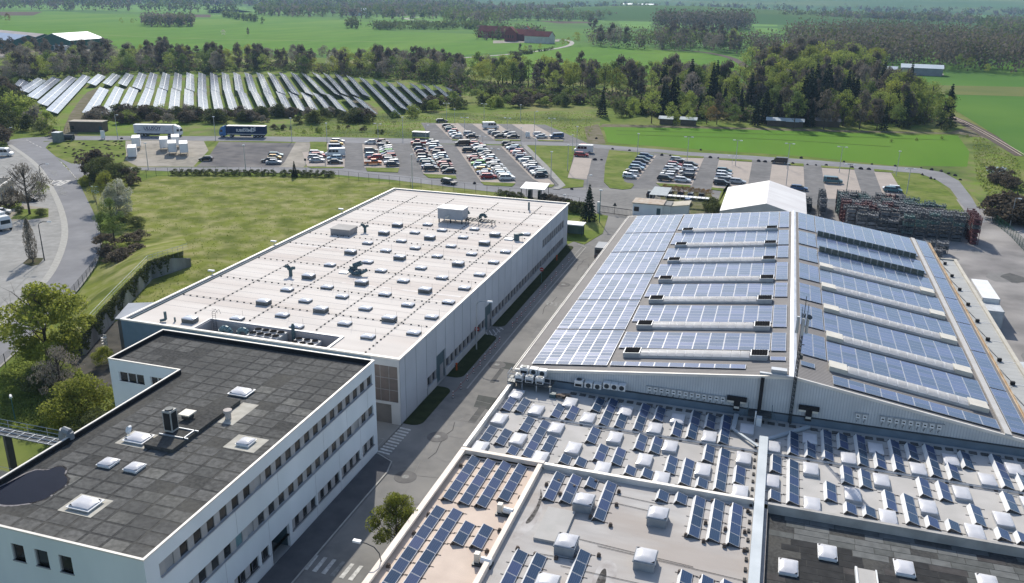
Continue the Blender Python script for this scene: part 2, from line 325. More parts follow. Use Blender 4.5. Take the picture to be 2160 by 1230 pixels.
# green strip field beside the car parks
sheet('field', [(1272, 266), (1440, 270), (1700, 277), (1880, 284), (2020, 286), (2045, 320), (2040, 352), (1880, 349), (1700, 330), (1440, 313), (1310, 303), (1282, 300)], LAWN, 0.02)
sheet('wayside', [(1880, 284), (2020, 286), (2060, 270), (2100, 300), (2140, 340), (2170, 480), (2100, 460), (2040, 400), (1900, 352)], ROUGHG, 0.014)
sheet('meadow', [(700, 240), (900, 240), (1270, 232), (1260, 300), (1100, 300), (560, 292), (400, 286), (400, 262)], ROUGHG, 0.017)
sheet('solar_field_grass', [(20, 190), (60, 150), (900, 150), (1000, 205), (900, 262), (140, 285), (60, 250)], mat('grass_mown', (0.168, 0.24, 0.048), (0.132, 0.198, 0.0384), 0.3, 0.95, (0.192, 0.18, 0.084), 0.06, detail=8), 0.012)
sheet('dirt_track', smooth([(128, 292), (142, 250), (165, 215), (190, 188), (232, 186), (230, 194), (208, 200), (190, 220), (172, 252), (162, 292)], 1), DIRT, 0.03)
sheet('dirt_track', smooth([(745, 208), (775, 215), (800, 236), (792, 246), (775, 226), (740, 214)], 1), DIRT, 0.03)
sheet('dirt_track', [(1232, 268), (1262, 262), (1272, 285), (1278, 304), (1240, 304), (1236, 285)], DIRT, 0.03)
sheet('dirt_track', [(1262, 268), (1272, 262), (1440, 266), (1700, 273), (2000, 280), (2040, 268), (2080, 292), (2020, 283), (1700, 277), (1440, 270)], DIRT, 0.03)
sheet('meadow', [(268, 392), (330, 372), (640, 372), (700, 372), (830, 385), (1050, 410), (1050, 430), (700, 560), (330, 640), (150, 720), (160, 640), (215, 560), (240, 470)], mat('meadow_mottled', (0.169, 0.195, 0.0414), (0.27, 0.26, 0.115), 0.28, 0.95, (0.0945, 0.12, 0.0253), 0.16, detail=12, lo=.42, hi=.62, bump=.3), 0.012)
TRAM = mat('tramline', (0.07, 0.11, 0.03), (0.1, 0.15, 0.035), .02)
for ln in ([(360, 76), (470, 79), (560, 80), (720, 88)], [(190, 70), (560, 74), (900, 78)], [(1000, 148), (1200, 118), (1400, 112)], [(1100, 158), (1300, 132), (1500, 124)], [(1300, 284), (1600, 292), (1880, 310)], [(1300, 276), (1600, 282), (2000, 296)]):
    ribbon('tramline', smooth(ln, 1), .55 if ln[0][1] > 200 else 2.2, TRAM, 0.1)
ribbon('farm_track', smooth([(190, 73), (400, 82), (620, 86), (780, 88), (990, 89)], 1), 3.0, mat('farm_track_pale', (0.24, 0.26, 0.12), (0.18, 0.22, 0.08), .03), 0.11)
# railway
rail = smooth([(2160, 330), (2110, 300), (2060, 272), (2020, 252), (1960, 232)], 2)
ribbon('railway_bed', rail, 5.5, mat('ballast', (0.14, 0.115, 0.1), (0.1, 0.085, 0.075), 0.8, 0.95), 0.05)
RAILM = mat('rail_steel', (0.2, 0.16, 0.13), None, 1, 0.4, metal=.5)
L_ = [Vector(p[:2]) for p in P(rail)]
for off in (-.75, .75):
    mb = MB(); pts = []
    for i, p in enumerate(L_):
        t = (L_[min(i+1, len(L_)-1)]-L_[max(i-1, 0)]).normalized(); pts.append((p.x-t.y*off, p.y+t.x*off, .2))
    mb.path(pts, .08, 4); mb.build('railway_rail', RAILM, kind='structure')
ribbon('railway_bed', smooth([(1380, 104), (1470, 108), (1530, 118), (1560, 130), (1572, 142)], 2), 7, MATS['ballast'], 0.12)
# far lanes
LANE = mat('lane_pale', (0.42, 0.4, 0.36), (0.36, 0.35, 0.31), 0.05, 0.9)
ribbon('country_lane', smooth([(812, 129), (960, 124), (1090, 114), (1170, 104), (1205, 96), (1207, 88), (1190, 84), (1175, 83)], 2), 5, LANE, 0.2)
ribbon('country_lane', smooth([(890, 36), (850, 39), (870, 43), (960, 49), (1060, 58)], 2), 8, LANE, 0.2)
ribbon('country_lane', smooth([(820, 24), (900, 26), (1000, 34), (990, 38)], 1), 8, LANE, 0.2)

# ================================================================== roads
rt = [(10, 292), (17, 296), (50, 291), (130, 287), (280, 287), (560, 288), (720, 290), (890, 293), (1020, 298), (1150, 300), (1240, 303), (1400, 316), (1440, 320), (1573, 328), (1707, 337), (1840, 348), (1940, 355), (1990, 364), (2023, 382), (2050, 417), (2072, 456), (2085, 470)]
rb = [(20, 312), (50, 305), (95, 298), (150, 296), (280, 296), (560, 298), (720, 302), (890, 303), (1020, 304), (1150, 307), (1240, 311), (1400, 323), (1440, 329), (1573, 337), (1707, 348), (1840, 358), (1940, 366), (1976, 380), (2004, 398), (2029, 432), (2047, 456), (2056, 470)]
band('upper_road', rt, rb, ASPH2, 0.035)
lt = [(180, 346), (230, 351), (280, 353), (410, 353), (600, 353), (720, 355), (787, 363), (887, 375), (1020, 388), (1120, 396), (1240, 400)]
lb = [(165, 375), (200, 362), (293, 359), (367, 362), (520, 363), (700, 368), (830, 380), (953, 395), (1047, 406), (1150, 420), (1240, 436)]
band('lower_road', lt, lb, ASPH2, 0.035)
# main road on the left
ko = smooth([(20, 306), (57, 331), (86, 357), (107, 394), (127, 435), (137, 473), (137, 508), (118, 560), (92, 598), (30, 658), (0, 686), (-80, 760)], 2)
ki = smooth([(89, 296), (118, 331), (163, 378), (182, 417), (200, 453), (212, 489), (214, 520), (203, 558), (190, 577), (157, 623), (100, 680), (0, 775), (-60, 830)], 2)
ko, ki = resample(ko, 60), resample(ki, 60)
band('main_road', ko, ki, ASPH2, 0.03)
sheet('main_road_apron', [(20, 306), (89, 300), (130, 296), (95, 310), (118, 331), (60, 336)], ASPH2, 0.026)
sheet('road_junction', [(118, 331), (150, 345), (190, 347), (184, 372), (163, 380), (140, 350)], ASPH2, 0.028)
ribbon('gutter_strip', ko, 1.3, KERB, 0.06)
mb = MB()
kk = P(ki[:12]+ki[18:])
ribbon('kerb', ki[19:], 0.35, KERB, 0.12)
sheet('forecourt', [(20, 310), (57, 333), (86, 357), (107, 394), (127, 435), (137, 473), (137, 508), (118, 560), (92, 598), (30, 658), (0, 686), (-300, 900), (-300, 330)], PAVE, 0.02)
sheet('forecourt', [(-40, 500), (0, 470), (60, 462), (102, 462), (104, 440), (-40, 420)], mat('gravel_beige', (0.33, 0.3, 0.25), (0.27, 0.25, 0.2), .6), 0.03)
sheet('planting_bed', [(22, 462), (45, 442), (102, 440), (102, 458), (60, 464)], ISLE, 0.05)
sheet('planting_bed', [(0, 436), (20, 430), (46, 420), (46, 434), (10, 446)], ISLE, 0.05)
sheet('planting_bed', [(48, 556), (62, 543), (92, 545), (84, 558), (66, 562)], mat('bed_soil', (0.09, 0.075, 0.05), (0.06, 0.07, 0.03), 1), 0.05)
sheet('verge', smooth([(96, 312), (108, 298), (140, 297), (262, 298), (268, 330), (256, 346), (190, 344), (146, 343), (118, 331)], 1), ISLE, 0.05)
# gravel yards
sheet('gravel_yard', [(265, 297), (428, 296), (455, 302), (452, 312), (410, 352), (290, 351), (264, 338)], GRAVEL, 0.02)
sheet('gravel_yard', [(455, 299), (625, 302), (604, 340), (588, 353), (410, 352)], GRAVELD, 0.024)
sheet('gravel_yard', [(624, 300), (656, 301), (652, 318), (648, 345), (640, 353), (588, 353), (600, 342)], GRAVEL, 0.028)
sheet('verge', [(430, 298), (462, 299), (440, 330), (414, 352), (408, 351), (440, 318)], ISLE, 0.032)
# car parks
sheet('parking_ground', [(656, 301), (890, 303), (1290, 312), (1440, 329), (1573, 337), (1707, 348), (1840, 358), (1888, 364), (1916, 425), (1890, 440), (1640, 470), (1520, 450), (1240, 440), (1047, 405), (953, 395), (830, 380), (700, 367), (648, 354)], ASPH, 0.02)
sheet('parking_ground', [(888, 259), (1150, 263), (1190, 280), (1228, 297), (1245, 304), (1020, 304), (910, 296)], ASPH, 0.024)
def bay(px): return sheet('parking_bay', px, BRICKP, 0.045)
cb = crop(640, 240, 3.724); cc = crop(1180, 240, 3.0)
for q_ in ([(1035, 80), (1215, 75), (1370, 205), (1165, 205)], [(1325, 80), (1530, 82), (1710, 207), (1500, 207)], [(1635, 82), (1810, 84), (2045, 210), (1840, 212)],
           [(180, 232), (322, 232), (324, 420), (180, 420)], [(462, 240), (698, 238), (755, 430), (480, 425)], [(840, 245), (1065, 242), (1200, 492), (945, 474)],
           [(1200, 260), (1430, 250), (1670, 548), (1395, 535)], [(1550, 258), (1690, 256), (1885, 470), (1975, 560), (1880, 552), (1800, 512)], [(-10, 300), (150, 300), (170, 410), (30, 415)]):
    bay(cb(*q_))
for q_ in ([(95, 275), (205, 285), (175, 415), (50, 405)], [(510, 262), (615, 265), (495, 420), (400, 415)], [(720, 276), (915, 280), (838, 455), (612, 440)], [(1010, 293), (1220, 308), (1190, 470), (965, 470)],
           [(1345, 322), (1545, 335), (1552, 500), (1320, 500)], [(1660, 343), (1865, 355), (1925, 540), (1690, 540)], [(1992, 368), (2115, 375), (2165, 500), (2065, 560)]):
    bay(cc(*q_))
def isle(px): 
    pts = P(px); mb = MB(); mb.slab(pts, 0.0, 0.14, 0); return struct('traffic_island', mb, [ISLE])
for q_ in ([(490, 425), (752, 430), (742, 464), (500, 455)], [(940, 474), (1195, 488), (1205, 512), (985, 506)], [(1392, 537), (1665, 550), (1640, 575), (1420, 562)], [(1165, 203), (1368, 205), (1360, 212), (1170, 212)], [(1498, 203), (1710, 207), (1700, 215), (1510, 213)], [(1835, 208), (2045, 212), (2040, 218), (1850, 216)],
           [(50, 222), (185, 224), (186, 300), (150, 310), (60, 290)], [(30, 418), (320, 420), (310, 430), (60, 430)], [(1865, 555), (1975, 560), (1950, 580), (1880, 575)], [(1000, 255), (1060, 245), (1065, 252), (1030, 262)]):
    isle(cb(*q_))
isle([(1110, 307), (1214, 309), (1206, 345), (1197, 376), (1232, 381), (1230, 395), (1186, 398), (1168, 375), (1140, 343)])
isle(smooth([(1285, 317), (1390, 326), (1352, 334), (1314, 376), (1318, 386), (1340, 388), (1328, 402), (1273, 396), (1276, 350)], 1))
for q_ in ([(612, 440), (830, 455), (825, 468), (640, 462)], [(965, 468), (1050, 478), (1040, 492), (960, 482)], [(715, 262), (915, 273), (908, 282), (720, 276)], [(1010, 283), (1218, 294), (1218, 306), (1012, 293)], [(1450, 312), (1545, 318), (1545, 334), (1452, 326)], [(1655, 330), (1865, 345), (1865, 354), (1660, 342)], [(1990, 352), (2110, 362), (2114, 374), (1995, 366)]):
    isle(cc(*q_))
isle([(1530, 396), (1545, 380), (1520, 408), (1510, 440), (1505, 452), (1535, 452)])
isle([(1880, 366), (1940, 368), (1985, 392), (2010, 412), (2040, 455), (2020, 470), (1920, 430), (1900, 400)])
ribbon('footpath', [(1104, 306), (1120, 322), (1150, 352), (1175, 380), (1186, 392), (1172, 400)], 1.9, PAVE, 0.18)
# plant yard and gate forecourt
sheet('yard', [(-39.9, 30), (-27.9, 30), (-27.9, 176), (-24, 205), (-20, 222), (-47, 222), (-40.5, 190), (-38, 176), (-39.9, 168)], ASPH3, 0.022, metric=True)
sheet('yard', [(1150, 398), (1240, 396), (1330, 398), (1420, 398), (1530, 408), (1520, 452), (1340, 456), (1262, 448), (1150, 422)], ASPH3, 0.026)
sheet('yard', [(-60, 78), (-39.8, 78), (-39.8, 85), (-60, 85)], ASPH3, 0.022, metric=True)
sheet('storage_yard', [(26, 90), (75, 60), (75, 175), (60, 215), (48, 246), (38, 248), (5, 205), (5, 176), (26, 176)], mat('yard_dusty', (0.25, 0.237, 0.231), (0.188, 0.181, 0.175), 0.2, 0.9, (0.375, 0.356, 0.338), 0.06, detail=9), 0.022, metric=True)
sheet('inner_garden', [(1390, 402), (1500, 408), (1512, 446), (1460, 452), (1400, 446)], mat('gravelled_bed', (0.18, 0.165, 0.11), (0.1, 0.12, 0.04), 0.6, .95, detail=8), 0.05)
# grass beds along the hall, with kerbs
def bed(pts, nm='grass_bed', m_=None):
    mb = MB(); mb.slab(pts, 0, .1); return struct(nm, mb, m_ or mat('bed_grass_dark', (0.045, 0.055, 0.025), (0.03, 0.04, 0.018), .8))
def rc(x0, y0, x1, y1, r=1.2):
    out = []
    for cx_, cy_, a0 in ((x1-r, y0+r, -90), (x1-r, y1-r, 0)):
        for k in range(6): a = rad(a0+18*k); out.append((cx_+r*math.cos(a), cy_+r*math.sin(a)))
    return out+[(x0, y1), (x0, y0)]
bed(rc(-39.85, 85.4, -37.6, 96.4)); bed(rc(-39.85, 99.8, -37.6, 115.8)); bed(rc(-39.85, 119.6, -38.0, 168))
bed(rc(-39.75, 43, -36.9, 77.6, 2.4), 'pavement', mat('pavement_dark_slabs', (0.12, 0.12, 0.125), (0.095, 0.095, 0.1), .6))
ribbon('kerb', [(-35.8, 97+0), (-35.9, 130), (-35.6, 168)], 0.22, KERB, 0.1, metric=True)
ribbon('kerb', [(-35.6, 168), (-37.6, 169.5)], 0.22, KERB, 0.104, metric=True)
ribbon('kerb', [(-36.85, 43), (-36.85, 74.5), (-37.3, 76.6), (-39.6, 77.8)], 0.18, KERB, 0.125, metric=True)
bed([(-39.6, 172), (-36.4, 170), (-34.5, 180), (-36.5, 196), (-44, 199), (-44, 173)], 'grass_bed', ISLE)

# painted markings
def marks(name, quads, m=PAINT, lvl=0.05, metric=False):
    mb = MB()
    for q_ in quads:
        pts = q_ if metric else P(q_)
        mb.poly([(p[0], p[1], lvl) for p in pts])
    return struct(name, mb, m)
k1 = crop(760, 720, 4.73)
z1 = []
for i in range(10):
    t = i/9.0
    a = (398+(180-398)*t, 858+(1092-858)*t); b = (507+(298-507)*t, 884+(1124-884)*t)
    z1.append(k1((a[0], a[1]), (b[0], b[1]), (b[0]-7, b[1]+14), (a[0]-7, a[1]+14)))
for q_ in z1: marks('crossing_stripe', [q_])
k2 = crop(480, 1000, 5.347)
for i in range(7):
    x, y = 885+i*101, 893+i*24
    marks('crossing_stripe', [k2((x, y), (x+42, y+6), (x-85, y+172), (x-135, y+158))], PAINT if i != 4 else PAINTF, 0.05)
k3 = crop(720, 410, 3.0)
for i in range(5):
    x, y = 1005-i*0, 842
    marks('hatching_stripe', [k3((912+i*22, 872-i*7+0), (916+i*22, 868-i*7), (945+i*17+i*4, 920-i*16), (938+i*17+i*4, 924-i*16))])
marks('edge_line', [k3((1015, 842), (1018, 844), (941, 927), (938, 924))])
for i in range(4):
    marks('crossing_stripe', [k3((1300+i*27, 678+i*4), (1314+i*27, 680+i*4), (1308+i*27, 702+i*4), (1294+i*27, 700+i*4))], PAINTF)
marks('edge_line', [k3((1575, 268), (1582, 268), (1245, 660), (1238, 658))], PAINTF)
marks('edge_line', [k3((1540, 264), (1582, 266), (1580, 269), (1540, 267))], PAINTF)
marks('edge_line', [k1((170, 963), (245, 975), (243, 980), (170, 968))], PAINTF); marks('edge_line', [k1((240, 978), (246, 978), (175, 1062), (170, 1056))], PAINTF)
k4 = crop(0, 280, 4.393)
for a, b in (((240, 70), (262, 74)), ((270, 84), (288, 91)), ((300, 99), (316, 108)), ((330, 116), (350, 126)), ((362, 130), (382, 139)), ((560, 272), (574, 286)), ((585, 300), (600, 316)), ((610, 322), (624, 330)), ((640, 352), (652, 364)), ((656, 370), (668, 383)), ((674, 390), (684, 402)), ((688, 408), (698, 420))):
    marks('dash_line', [k4(a, (a[0]+5, a[1]-2), (b[0]+5, b[1]-2), b)], PAINT, 0.062)
for q_ in ([(455, 352), (530, 362), (475, 376), (535, 392), (490, 400)], [(510, 500), (590, 515), (540, 535), (620, 552), (560, 565), (630, 580)]):
    for a, b in zip(q_, q_[1:]): marks('zigzag_line', [k4(a, b, (b[0], b[1]+5), (a[0], a[1]+5))], PAINTF, 0.062)
marks('edge_line', [[(90, 550), (91, 552), (0, 645), (0, 642)]], PAINTF, 0.06)
marks('edge_line', [[(0, 638), (3, 635), (4, 637), (0, 642)]], PAINTF, 0.06)
# parking bay lines
mb = MB()
for k, (c_, q_) in enumerate([(cb, l) for l in ([(30, 265), (75, 258), (110, 268), (60, 272)],)]): pass
# faint tar seams and manholes on the yard road
seam = mat('seam_light', (0.26, 0.25, 0.24), None, 1)
for pts in ([(-34.9, 86), (-34.2, 84.3), (-32, 84.2), (-30.2, 84.9)], [(-33, 79.2), (-31.6, 78.6), (-30.2, 79.4), (-29, 78.2), (-28.2, 78.8)], [(-33.6, 74.9), (-30.8, 75.3), (-28.2, 74.6)], [(-35, 66), (-33.2, 70.6), (-31.8, 69.6), (-28.2, 71.6)], [(-34.4, 63.5), (-33.5, 66.3), (-30.5, 66.4)], [(-33.7, 94.2), (-29, 93.4)], [(-33.6, 88.4), (-33.3, 90.2), (-28.3, 90.1)], [(-33.6, 88.4), (-28.3, 88.6)], [(-33.2, 70.6), (-34.3, 77.5)]):
    ribbon('tar_seam', pts, .07, seam, .04, metric=True)
def disc(x, y, z0, z1, r, m, name, n=20, kind='structure'):
    mb = MB(); mb.cyl(x, y, z0, z1, r, n); return mb.build(name, m, kind=kind)
for (x, y) in (G(*k1((770, 955))[0])[:2], G(*crop(720, 820, 3)((405, 560))[0])[:2], G(*k3((985, 1080))[0])[:2], G(*k3((1405, 572))[0])[:2]):
    disc(x, y, .02, .045, 1.25, mat('patch_grey', (0.17, 0.165, 0.16), None, 1), 'manhole_surround')
    disc(x, y, .02, .055, .42, seam, 'manhole_ring'); disc(x, y, .02, .065, .3, PAINTF, 'manhole_cover')
sheet('asphalt_patch', [(-33.8, 95.8), (-29.3, 95.6), (-28.9, 92), (-33.2, 92.4)], mat('asphalt_greenish', (0.1, 0.105, 0.1), None, 1), .03, metric=True)
sheet('asphalt_patch', [(-34, 107), (-29.5, 106.6), (-29.8, 104.5), (-33.6, 104.8)], MATS['asphalt_greenish'], .03, metric=True)

random.seed(91); PM = [mat('patch_dark', (0.1, 0.1, 0.1), (0.13, 0.13, 0.125), .9, .9, detail=8), mat('patch_light', (0.24, 0.235, 0.225), (0.2, 0.195, 0.19), .9, .9, detail=8)]
for k in range(16):
    x, y = random.uniform(-35, -28.6), random.uniform(62, 205); w_, l_ = random.uniform(.6, 2.2), random.uniform(.8, 5); a_ = random.uniform(-.08, .08)
    sheet('asphalt_patch', [(x, y), (x+w_, y+a_), (x+w_+a_, y+l_), (x+a_*.5, y+l_-a_)], PM[k % 3 == 0], .0285+.0004*k, metric=True)
for k in range(12):
    x, y = random.uniform(36, 52), random.uniform(110, 195); r_ = random.uniform(.8, 3)
    sheet('yard_stain', [(x+r_*math.cos(t*.52)*random.uniform(.6, 1), y+r_*1.6*math.sin(t*.52)*random.uniform(.6, 1)) for t in range(12)], PM[k % 2], .0285+.0004*k, metric=True)
for k in range(14):
    x, y = random.uniform(-34.5, -28.5), random.uniform(66, 190); pts = [(x, y)]
    for s in range(5): pts.append((pts[-1][0]+random.uniform(-.5, .5), pts[-1][1]+random.uniform(1, 2.6)))
    ribbon('tar_seam', pts, .06, mat('crack_dark', (.05, .05, .05), None, 1), .0405+.0003*k, metric=True)
# BUS lettering, read from the far side
def text(s, name, size, m, parent, mtx, ext=0.004):
    c = bpy.data.curves.new(name, 'FONT'); c.body = s; c.size = size; c.extrude = ext; c.align_x = 'CENTER'; c.align_y = 'CENTER'; c.offset = size*0.022
    c.materials.append(m); o = bpy.data.objects.new(name, c); COL.objects.link(o); bpy.context.view_layer.update()
    me = bpy.data.meshes.new_from_object(o.evaluated_get(bpy.context.evaluated_depsgraph_get())); bpy.data.objects.remove(o); bpy.data.curves.remove(c)
    if not me.materials: me.materials.append(m)
    o = bpy.data.objects.new(name, me); COL.objects.link(o); o.parent = parent; return o
a, b = G(*k4((472, 452))[0]), G(*k4((572, 478))[0]); c_ = G(*k4((470, 478))[0])
ctr = Vector(((a[0]+b[0])/2, (a[1]+b[1])/2, .07)); ex = (Vector(G(*k4((480, 466))[0]))-Vector(G(*k4((565, 466))[0]))).normalized(); ey = Vector((-ex.y, ex.x, 0))
t_ = text('BUS', 'road_lettering', 1.0, PAINT, None, Matrix.Identity(4))
t_.matrix_world = Matrix.Translation(ctr) @ Matrix(((ex.x, ey.x, 0, 0), (ex.y, ey.y, 0, 0), (0, 0, 1, 0), (0, 0, 0, 1))) @ Matrix.Diagonal((3.4, 9.5, 1, 1))
t_['kind'] = 'structure'

# embankment behind the retaining wall
wt = [G(168, 702, 3.4), G(240, 625, 3.4), G(313, 551, 3.4), G(355, 538, 3.4), G(397, 525, 3.4)]
ft = [G(120, 690, 0), G(165, 625, 0), G(208, 560, 0), G(250, 510, 0), G(385, 490, 0)]
mb = MB(); rows = 10
for i in range(len(wt)-1):
    for k in range(rows):
        def pt(j, kk_):
            t = kk_/rows; s = .5+.5*math.cos(math.pi*t); return (wt[j][0]+(ft[j][0]-wt[j][0])*t, wt[j][1]+(ft[j][1]-wt[j][1])*t, .02+3.3*s)
        mb.quad(pt(i, k), pt(i, k+1), pt(i+1, k+1), pt(i+1, k))
e_ = struct('embankment', mb, MATS['meadow_mottled'])
for p_ in e_.data.polygons: p_.use_smooth = True
sheet('sunken_yard', [(-95, 78), (-79.8, 78), (-79.8, 104), (-97, 108)], mat('yard_soil', (0.1, 0.095, 0.085), (0.06, 0.06, 0.055), .5), .02, metric=True)
# ================================================================== things whose parts are given in site coordinates
OFF = {}
def site(name, label, cat, loc, group=None):
    o = thing(name, label, cat, loc, 0, group); OFF[o.name] = Vector(loc); return o
_link = link
def link(name, me, parent=None, loc=None, rz=0, **kw):
    if parent is not None and loc is None and parent.name in OFF: loc = -OFF[parent.name]
    return _link(name, me, parent, loc, rz, **kw)

# ---------------------------------------------------------------- white hall
HX0, HX1, HY0, HY1, HZ = -79.7, -39.9, 84.95, 169.9, 8.78
hall = site('production_hall', 'long white-roofed production hall with grey panelled side wall along the yard road', 'building', ((HX0+HX1)/2, (HY0+HY1)/2, 0))
PX0, PX1, PY1, PZ = -68.8, -50.0, 89.0, 6.7
mb = MB(); zr = 8.5
for x0, y0, x1, y1 in ((HX0, HY0, PX0, PY1), (PX1, HY0, HX1, PY1), (HX0, PY1, HX1, HY1)): mb.quad((x0, y0, zr), (x1, y0, zr), (x1, y1, zr), (x0, y1, zr))
mb.build('roof', WROOF, hall)
mb = MB(); mb.quad((PX0, HY0, PZ), (PX1, HY0, PZ), (PX1, PY1, PZ), (PX0, PY1, PZ)); mb.build('pit_floor', PAVE, hall)
mb = MB(); mb.box(PX0-.15, PY1, PZ, PX1+.15, PY1+.15, zr+.02); mb.box(PX0-.15, HY0+.3, PZ, PX0, PY1, zr+.02); mb.box(PX1, HY0+.3, PZ, PX1+.15, PY1, zr+.02)
mb.box(HX0+.4, HY0+.02, 0, HX1-.3, HY0+.3, 8.4); mb.build('pit_wall', mat('pit_lining', (0.42, 0.41, 0.42), (0.37, 0.36, 0.37), .5), hall)
mb = MB(); w = .16
mb.box(PX0-.4, PY1+.15, zr, PX1+.5, PY1+.5, zr+.14); mb.box(PX0-.45, HY0+.4, zr, PX0-.15, PY1+.15, zr+.14); mb.box(PX1+.15, HY0+.4, zr, PX1+.5, PY1+.15, zr+.14)
mb.build('pit_coping', COPED, hall)
mb = MB()
for a in ((HX0-.1, HY0-.1, HX1+.1, HY0+.3), (HX0-.1, HY1-.3, HX1+.1, HY1+.1), (HX0-.1, HY0+.3, HX0+.3, HY1-.3), (HX1-.2, HY0+.3, HX1+.1, HY1-.3)): mb.box(a[0], a[1], 8.6, a[2], a[3], HZ)
mb.build('coping', COPE, hall)
mb = MB(); mb.box(HX0+.75, HY0+.8, zr, HX0+.85, HY1-.6, zr+.16); mb.build('gutter_edge', TEALM, hall)
# core walls
mb = MB(); mb.box(HX0, HY0+.3, 0, HX0+.3, HY1-.3, 8.59); mb.box(HX0+.3, HY1-.3, 0, HX1-.3, HY1, 8.59); mb.build('rear_wall', PANELB, hall)
mb = MB(); mb.box(HX1-.5, HY0+.3, 0, HX1-.3, HY1-.3, 8.33); mb.build('wall_core', JOINT, hall)
mb = MB(); mb.box(HX0, HY0-.05, 0, -43.6, HY0+.02, 8.59); mb.build('front_wall', PANELB, hall)
# yard facade, panel by panel
ups = {}
def panel(y0, y1, z0, z1, m=PANEL, nm='facade_panel', x=HX1, d=.28):
    key = (round(y1-y0, 2), round(z1-z0, 2), m.name, d)
    if key not in ups:
        q = MB(); q.box(-d, .06, .025, 0, y1-y0-.06, z1-z0-.025); ups[key] = q.mesh(nm, m)
    o = bpy.data.objects.new(nm, ups[key]); COL.objects.link(o); o.parent = hall; o.location = Vector((x, y0, z0))-OFF[hall.name]; return o
bays = [85.0, 86.57]+[86.57+3.295*k for k in range(1, 26)]
wme = MB(); wme.box(-.12, 0, 0, -.1, .86, 1.22); WG = {m.name: wme.mesh('window_pane', m) for m in (GLASS, GLASSB)}
fme = MB()
for b_ in ((-.1, -.04, -.05, .02, 0, 1.27), (-.1, .86, -.05, .02, .9, 1.27), (-.1, -.04, -.1, .05, .9, -.05), (-.1, -.04, 1.22, .02, .9, 1.27)): fme.box(*b_)
FR = fme.mesh('window', FRAME)
def hwin(y, z, k=0):
    f = bpy.data.objects.new('window', FR); COL.objects.link(f); f.parent = hall; f.location = Vector((HX1-.16, y, z))-OFF[hall.name]
    p = bpy.data.objects.new('pane', WG[GLASSB.name if k % 11 == 5 else GLASS.name]); COL.objects.link(p); p.parent = f
random.seed(5)
for i in range(len(bays)-1):
    y0, y1 = bays[i], min(bays[i+1], HY1-.1)
    if y1-y0 < .5: continue
    rec = (96.4 < y0 < 97) or (115.9 < y0 < 116.5)
    wins = (y0 > 93 and y0 < 165.5) and not rec
    up2 = 148 < y0 < 165
    if rec:
        panel(y0, y1, 4.3, 8.59)
        mb = MB(); mb.box(HX1-.31, y0+.03, 0, HX1-.27, y1-.03, 4.3); mb.build('recessed_door', TEALM, hall)
        mb = MB(); mb.box(HX1-.27, y1-1.5, 0, HX1-.24, y1-.3, 2.3); mb.build('door_leaf', FRAME, hall)
    elif wins:
        panel(y0, y1, .1, 1.2, PANELL, 'plinth_panel', x=HX1+.06)
        for k in range(3): panel(y0+k*1.66 if k < 2 else y0, (y0+k*1.66+.32) if k < 2 else y0+.01, 1.2, 2.55, MULL, 'pier', HX1-.04) if k < 2 else None
        for k in range(2):
            hwin(y0+.42+1.66*k, 1.27, random.randrange(99)); panel(y0+1.36+1.66*k if k == 0 else y1-.33, y0+1.66 if k == 0 else y1, 1.2, 2.55, MULL, 'pier', HX1-.04)
        if up2:
            panel(y0, y1, 2.55, 4.6); panel(y0, y1, 6.15, 8.59)
            for k in range(2):
                panel(y0+1.66*k, y0+.3+1.66*k, 4.6, 6.15, MULL, 'pier', HX1-.04); panel(y0+1.3+1.66*k, min(y1, y0+1.66+1.66*k), 4.6, 6.15, MULL, 'pier', HX1-.04); hwin(y0+.36+1.66*k, 4.75, random.choice((5, 5, 1)))
        else: panel(y0, y1, 2.55, 8.59)
    else: panel(y0, y1, .1, 8.59)
mb = MB(); mb.box(HX1-.3, HY0+.3, 0, HX1-.02, HY1-.3, .1); mb.build('plinth', CONC, hall)
# front corner: bronze glazing above a roller door
panelf = MB(); panelf.box(-41.1, HY0-.08, 0, HX1, HY0+.02, 2.6); panelf.box(-40.15, HY0-.08, 2.6, HX1, HY0+.02, 8.59); panelf.box(-43.6, HY0-.08, 2.6, -40.15, HY0+.02, 2.95); panelf.box(-43.6, HY0-.08, 7.7, -40.15, HY0+.02, 8.59); panelf.build('corner_cladding', PANELL, hall)
mb = MB(); mb.box(-43.6, HY0-.02, 0.05, -41.1, HY0+.03, 2.6); mb.build('roller_door', DOOR, hall)
gm = MB(); gm.box(0, 0, 0, 1.1, .05, 1.5); gmm = gm.mesh('glazing_panel', BROWNG)
for i in range(3):
    for j in range(3): link('glazing_panel', gmm, hall, Vector((-43.55+1.14*i, HY0-.03, 2.99+1.57*j))-OFF[hall.name])
mb = MB(); mb.box(-43.6, HY0-.05, 2.95, -43.56, HY0, 7.7)
for i in range(1, 3): mb.box(-43.6+1.14*i, HY0-.05, 2.95, -43.56+1.14*i, HY0, 7.7)
for j in range(1, 3): mb.box(-43.6, HY0-.055, 2.93+1.57*j, -40.15, HY0, 2.98+1.57*j)
mb.build('glazing_bars', FRAME, hall)
